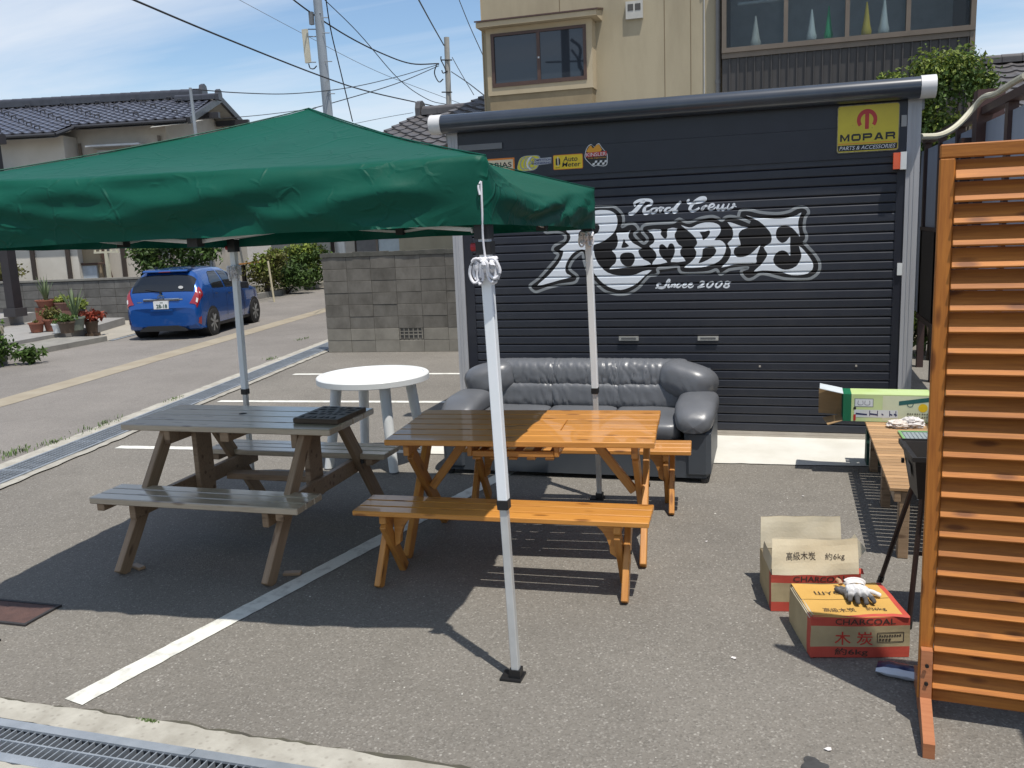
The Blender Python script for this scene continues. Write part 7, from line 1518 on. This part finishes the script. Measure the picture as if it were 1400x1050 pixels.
def carton(loc, rz, label, seed, open_=False):
    c = thing("charcoal_carton", label, "box", loc, rz, "printed charcoal cartons"); s = seed
    # front in three bands: red, tan, red
    crinkled("front_band", M_cred, c, (-W_ / 2, -D_ / 2, .002), (W_, 0, 0), (0, 0, .048), 14, 2, s); crinkled("front_panel", M_cart, c, (-W_ / 2, -D_ / 2, .050), (W_, 0, 0), (0, 0, .095), 14, 5, s); crinkled("front_band", M_cred, c, (-W_ / 2, -D_ / 2, .145), (W_, 0, 0), (0, 0, .040), 14, 2, s)
    crinkled("left_panel", M_cart, c, (-W_ / 2, D_ / 2, .002), (0, -D_ * .84, 0), (0, 0, H_ - .002), 10, 6, s); crinkled("left_band", M_cred, c, (-W_ / 2, D_ / 2 - D_ * .84, .002), (0, -D_ * .16, 0), (0, 0, H_ - .002), 3, 6, s)
    crinkled("right_panel", M_cart, c, (W_ / 2, -D_ / 2, .002), (0, D_, 0), (0, 0, H_ * .7), 10, 5, s); crinkled("right_band", M_cred, c, (W_ / 2, -D_ / 2, H_ * .7 + .002), (0, D_, 0), (0, 0, H_ * .3 - .002), 10, 3, s); crinkled("back_panel", M_cart, c, (W_ / 2, D_ / 2, .002), (-W_, 0, 0), (0, 0, H_ - .002), 12, 5, s)
    text_on("木 炭", c, M_ctr, (-.105, -D_ / 2, .058), (1, 0, 0), (0, 0, 1), .155, .062, s, .008); text_on("CHARCOAL", c, M_ctxt, (-.105, -D_ / 2, .153), (1, 0, 0), (0, 0, 1), .25, .026, s, .008); text_on("約6kg", c, M_ctxt, (-.105, -D_ / 2, .008), (1, 0, 0), (0, 0, 1), .135, .036, s, .008)
    fr_ = [((.075, .070), (.180, .073)), ((.075, .110), (.180, .113))]
    st_ = MB()
    for a, b in (((.070, .072), (.180, .072)), ((.180, .072), (.180, .114)), ((.180, .114), (.070, .114)), ((.070, .114), (.070, .072))): ribbon2d(st_, [a, ((a[0] + b[0]) / 2, (a[1] + b[1]) / 2), b], .0035)
    st_.v = [tuple(Vector((v[0], -D_ / 2 - .0016, v[2])) + wob((v[0], -D_ / 2, v[2]), s)) for v in st_.v]; st_.build("notice_frame", M_ctxt, c)
    pm_ = MB()
    for (x_, z_, n_, st) in ((.078, .096, 9, .0105), (.078, .079, 4, .0135)):
        for k in range(n_): pm_.quad(*[tuple(Vector((a, -D_ / 2 - .0018, b)) + wob((a, -D_ / 2, b), s)) for a, b in ((x_ + st * k, z_), (x_ + st * k + st * .72, z_), (x_ + st * k + st * .72, z_ + .009 - .004 * (n_ == 9 and k % 2)), (x_ + st * k, z_ + .009))])
    o_ = pm_.build("print_marks", M_ctxt, c); o_["kind"] = "stuff"
    if not open_:
        t_ = .0; crinkled("top_flap", M_cyel, c, (-W_ / 2 + .006, -D_ / 2, H_), (W_ - .03, 0, 0), (0, D_ / 2 - .001, .003), 14, 6, s); crinkled("top_flap", M_cyel, c, (-W_ / 2 + .006, .001, H_ + .004), (W_ - .03, 0, 0), (0, D_ / 2, -.003), 14, 6, s); crinkled("top_band", M_cred, c, (W_ / 2 - .024, -D_ / 2, H_), (.024, 0, 0), (0, D_, 0), 2, 8, s)
        crinkled("torn_edge", M_cred, c, (-W_ / 2 + .012, -D_ / 2 - .002, H_ - .004), (W_ - .014, 0, .004), (0, .016, .006), 22, 2, s + 3, 1.6); crinkled("torn_edge", M_cin, c, (-W_ / 2 - .002, -D_ / 2 + .02, H_ - .010), (.0, D_ - .04, 0), (.018, 0, .012), 16, 2, s + 5, 1.6)
        text_on("高級木炭", c, M_ctxt, (-.135, -.125, H_ + .0015), (1, 0, 0), (0, 1, 0.012), .135, .042, s); text_on("約6kg", c, M_ctxt, (.045, -.125, H_ + .0015), (1, 0, 0), (0, 1, .012), .085, .042, s); text_on("ШYO", c, M_ctxt, (-.125, .045, H_ + .0055), (1, 0, 0), (0, 1, -.012), .125, .038, s)
    else:
        crinkled("front_flap", M_flap, c, (-W_ / 2 + .004, -D_ / 2 + .001, H_), (W_ - .012, 0, 0), (0, .035, .165), 14, 6, s, 1.3); crinkled("front_flap_inside", M_cin, c, (W_ / 2 - .008, -D_ / 2 + .004, H_), (-W_ + .012, 0, 0), (0, .035, .165), 14, 6, s, 1.3)
        text_on("高級木炭", c, M_ctxt, (-.135, -D_ / 2 + .0155, H_ + .068), (1, 0, 0), (0, .21, 1), .135, .040, s, 0, 1.3); text_on("約6kg", c, M_ctxt, (.045, -D_ / 2 + .0155, H_ + .068), (1, 0, 0), (0, .21, 1), .090, .038, s, 0, 1.3)
        crinkled("back_flap", M_cin, c, (-W_ / 2 + .004, D_ / 2 - .001, H_), (W_ - .010, 0, 0), (0, .03, .16), 12, 6, s, 1.2); crinkled("back_flap_outside", M_cart, c, (W_ / 2 - .006, D_ / 2 + .003, H_), (-W_ + .010, 0, 0), (0, .03, .16), 12, 6, s, 1.2)
        crinkled("side_flap", M_cin, c, (W_ / 2, D_ / 2 - .01, H_), (0, -D_ * .62, .0), (.05, -.01, .085), 8, 4, s, 1.2); crinkled("side_flap", M_cin, c, (-W_ / 2, -D_ / 2 + .02, H_), (0, D_ * .7, 0), (.006, 0, .075), 8, 4, s, 1.2); crinkled("torn_edge", M_cred, c, (W_ / 2 - .01, -D_ / 2 + .01, H_ - .005), (.035, .015, -.005), (.0, .03, .02), 5, 3, s + 2, 2)
        q = MB(); q.box(-W_ / 2 + .008, W_ / 2 - .008, -D_ / 2 + .008, D_ / 2 - .008, .003, .075); q.build("charcoal_fill", mat("charcoal", (.012, .012, .013), .8), c)
        for (o_, du_) in (((-W_ / 2 + .004, D_ / 2 - .004, .01), (W_ - .008, 0, 0)), ((W_ / 2 - .004, D_ / 2 - .004, .01), (0, -D_ + .008, 0)), ((-W_ / 2 + .004, -D_ / 2 + .004, .01), (0, D_ - .008, 0))): crinkled("inside_panel", M_cin, c, o_, du_, (0, 0, H_ - .012), 8, 3, s)
    return c
ca = radians(14); fx = Vector((.318, 3.785, 0)) + Vector((-sin(ca), cos(ca), 0)) * D_ / 2
carton((fx.x, fx.y, .001), ca, "closed dented yellow-topped charcoal carton with a work glove on top", 3.0)
cb_ = radians(10); fx2 = Vector((.150, 4.215, 0)) + Vector((-sin(cb_), cos(cb_), 0)) * D_ / 2
carton((fx2.x, fx2.y, .001), cb_, "open charcoal carton with raised pale flaps, behind the closed one", 9.0, True)

# ---- work glove lying palm down on the closed carton
def skin_glove(name, chains, parent, m, seg=.006):
    """fingers, thumb, palm and cuff grown as one surface from rows of balls"""
    bm = bmesh.new()
    for pts in chains:
        for (p0, r0), (p1, r1) in zip(pts, pts[1:]):
            p0, p1 = Vector(p0), Vector(p1); k = max(2, int((p1 - p0).length / seg))
            for i in range(k + 1):
                t = i / k; bmesh.ops.create_icosphere(bm, subdivisions=1, radius=r0 + (r1 - r0) * t, matrix=Matrix.Translation(p0.lerp(p1, t)))
    me = bpy.data.meshes.new(name); bm.to_mesh(me); bm.free(); o = bpy.data.objects.new(name, me); COL.objects.link(o)
    md = o.modifiers.new("r", 'REMESH'); md.mode = 'VOXEL'; md.voxel_size = .0032; md.use_smooth_shade = True
    ms = o.modifiers.new("s", 'SMOOTH'); ms.factor = .5; ms.iterations = 6
    dg = bpy.context.evaluated_depsgraph_get(); me2 = bpy.data.meshes.new_from_object(o.evaluated_get(dg)); bpy.data.objects.remove(o)
    for p in me2.polygons: p.use_smooth = True
    for v in me2.vertices:
        k = noise.noise(v.co * 60) * .0022 + noise.noise(v.co * 24) * .003; v.co += v.normal * k
    me2.name = name; me2.materials.clear(); return link(name, me2, m, parent)
def glove_mat():
    m = mat("glove_knit", (.72, .72, .72), .95, color2=(.58, .57, .58), nscale=22, bump=.5, bscale=260, objvar=0, bdist=.002); N = m.node_tree.nodes; Lk = m.node_tree.links; b = N["Principled BSDF"]
    src = b.inputs["Base Color"].links[0].from_socket; tcn = N.new("ShaderNodeTexCoord"); sp_ = N.new("ShaderNodeSeparateXYZ"); Lk.new(tcn.outputs["Object"], sp_.inputs[0]); nz = N.new("ShaderNodeTexNoise"); nz.inputs["Scale"].default_value = 35; Lk.new(tcn.outputs["Object"], nz.inputs["Vector"])
    ad = N.new("ShaderNodeMath"); ad.operation = 'MULTIPLY_ADD'; Lk.new(nz.outputs["Fac"], ad.inputs[0]); ad.inputs[1].default_value = .07; Lk.new(sp_.outputs[1], ad.inputs[2])
    mr = N.new("ShaderNodeMapRange"); mr.inputs[1].default_value = .025; mr.inputs[2].default_value = -.035; Lk.new(ad.outputs[0], mr.inputs[0]); x = N.new("ShaderNodeMix"); x.data_type = 'RGBA'; Lk.new(mr.outputs[0], x.inputs["Factor"]); Lk.new(src, x.inputs[6]); x.inputs[7].default_value = (.075, .070, .068, 1); Lk.new(x.outputs[2], b.inputs["Base Color"]); return m
M_glove = glove_mat()
gz = H_ + .009
gl = thing("work_glove", "white knitted work glove with sooty dark fingers lying on the closed charcoal carton", "glove", (fx.x + .045, fx.y + .035, gz), ca + radians(-8)); R_ = .0125
ch_ = [[((-.030, .035, .018), .020), ((-.028, -.020, .020), .018)], [((-.010, .04, .020), .021), ((-.008, -.022, .022), .019)], [((.012, .04, .020), .021), ((.014, -.020, .022), .019)], [((.032, .035, .018), .019), ((.034, -.014, .019), .017)],
       [((-.028, -.020, .020), .016), ((-.042, -.055, .021), .0135), ((-.047, -.082, .011), .0115)], [((-.008, -.022, .022), .016), ((-.013, -.066, .024), .0135), ((-.016, -.098, .011), .0115)], [((.014, -.020, .022), .016), ((.017, -.070, .024), .0135), ((.018, -.104, .011), .0115)], [((.034, -.014, .019), .0145), ((.045, -.055, .021), .0125), ((.052, -.086, .010), .011)],
       [((.030, .03, .017), .016), ((.062, .008, .015), .0135), ((.088, -.010, .010), .0115)], [((-.025, .05, .018), .017), ((.025, .05, .018), .017)]]
skin_glove("hand_shell", ch_, gl, M_glove)
q = MB(); q.tube([(.034 * cos(2 * pi * k / 20) * 1.25, .085 + .012 * sin(2 * pi * k / 20) * .4, .026 + .016 * sin(2 * pi * k / 20)) for k in range(21)], .008, 8, False); q.build("cuff_roll", M_ragw, gl)
q = MB(); pr = [((.030 + .004 * (k % 2)) * 1.3, .055 + .010 * k) for k in range(4)]
vs = []; 
for k in range(5):
    y = .045 + .0105 * k
    vs += [(.040 * cos(2 * pi * i / 22), y, .024 + .018 * sin(2 * pi * i / 22) + .0015 * (k % 2)) for i in range(22)]
q.add(vs, [(k * 22 + i, k * 22 + (i + 1) % 22, (k + 1) * 22 + (i + 1) % 22, (k + 1) * 22 + i) for k in range(4) for i in range(22)], True); q.build("cuff", M_ragw, gl)
# second glove of the pair, folded beneath
g2 = thing("work_glove", "sooty second glove, mostly hidden beneath the white knitted one", "glove", (fx.x - .005, fx.y + .055, gz - .004), ca + radians(30)); M_glove2 = mat("glove_sooty", (.085, .080, .078), .95, color2=(.30, .29, .28), nscale=24, contrast=(.5, .8), bump=.5, bscale=260, objvar=0)
skin_glove("hand_shell", [[((-.02, .03, .013), .014), ((-.02, -.02, .013), .013)], [((.005, .03, .013), .014), ((.005, -.02, .013), .013)], [((-.02, -.02, .013), .012), ((-.045, -.055, .012), .011)], [((-.005, -.02, .013), .012), ((-.012, -.068, .012), .011)], [((.01, -.02, .013), .012), ((.095, -.045, .012), .011)]], g2, M_glove2)
fg = MB(); fg.tube(smooth_open([(0, 0, 0), (.002, .015, .010), (.0, .032, .012)], 3), .011, 8, True, .008); tag(fg.build("glove_finger", mat("skin_tan", (.50, .30, .17), .8), None, (fx.x - .022, fx.y + .115, gz + .014), (0, 0, .5)), "tan leather fingertip sticking out left of the white glove", "glove")
# ---- blue and white packet on the ground
pk = thing("foil_packet", "navy and white plastic packet lying on the asphalt below the closed carton", "packet", (.475, 3.655, .0), radians(-13)); q = MB(); vs = []; NN = 14
for j in range(NN + 1):
    x = -.10 + .20 * j / NN; s_ = .35 + .65 * min(1, min(j, NN - j) / 2.5)
    vs += [(x, .045 * cos(2 * pi * k / 14), max(.001, .024 + .026 * s_ * sin(2 * pi * k / 14) + .004 * noise.noise(Vector((x * 30, k, 1))))) for k in range(14)]
fs = [(j * 14 + k, j * 14 + (k + 1) % 14, (j + 1) * 14 + (k + 1) % 14, (j + 1) * 14 + k) for j in range(NN) for k in range(14)]
q.add(vs, [f for i, f in enumerate(fs) if 0 <= (i % 14) < 5], True); q.build("navy_face", mat("packet_navy", (.012, .022, .085), .3, coat=.5, objvar=0), pk); q = MB(); q.add(vs, [f for i, f in enumerate(fs) if not 0 <= (i % 14) < 5], True); q.build("white_face", mat("packet_white", (.55, .60, .68), .3, coat=.4, objvar=0), pk)

# ---- louvred wooden screen
SC = thing("louvre_screen", "tall orange-brown wooden louvre screen standing on feet at the right edge", "screen", (.487, 3.37, 0), radians(-4)); SH, SWd = 2.085, .90
beam("stile", (.024, 0, .075), (.024, 0, SH - .046), .032, .048, W_scr, SC, (1, 0, 0)); beam("stile", (SWd - .024, 0, .075), (SWd - .024, 0, SH - .046), .032, .048, W_scr, SC, (1, 0, 0))
beam("top_rail", (0, 0, SH - .023), (SWd, 0, SH - .023), .032, .046, W_scr, SC); beam("bottom_rail", (.049, 0, .098), (SWd - .049, 0, .098), .032, .046, W_scr, SC)
ns = 26; z0_ = .122; pitch = (SH - .048 - z0_) / ns; tilt = radians(52)
sme = bevel_mesh(SWd - .098, .010, .082, .002, W_scr)
for i in range(ns):
    z = z0_ + (i + .5) * pitch; link("slat", sme, None, SC, (SWd / 2, 0, z), (radians(-38), 0, 0))
for x in (.025, SWd - .025):
    for s in (-1, 1):
        y_ = s * .0345; out = [(s * .018, .285), (s * .052, .285), (s * .072, .11), (s * .29, .055), (s * .29, .0), (s * .21, .0), (s * .18, .012), (s * .018, .012)]
        q = MB(); q.poly_prism(out, 'x', x - .019, x + .019); q.build("foot", wood("wood_foot", (.42, .17, .075), (.33, .12, .05), .5, .1, .4, .05), SC)
    for z in (.165, .235): q = MB(); q.tube([(x, -.066, z), (x, -.0735, z)], .007, 10); q.build("screw_hole", M_bolt, SC)
# pale dropped scraps on the asphalt
for i, (x, y, r) in enumerate(((1098, 679, .010), (966, 741, .010), (1004, 901, .014), (1132, 1026, .014))):
    c = G(x, y); q = MB(); rg = random.Random(i + 2); q.add([(c.x + r * rg.uniform(.4, 1.2) * cos(k * pi / 4), c.y + r * rg.uniform(.4, 1.2) * sin(k * pi / 4), .004 + .003 * (k % 2)) for k in range(8)], [tuple(range(8))]); tag(q.build("paper_scrap", M_ragw), ["small pale scrap on the asphalt in front of the shutter", "small pale scrap left of the open carton", "pale fleck on the asphalt left of the closed carton", "pale fleck near the foot of the wooden screen"][i], "scrap")
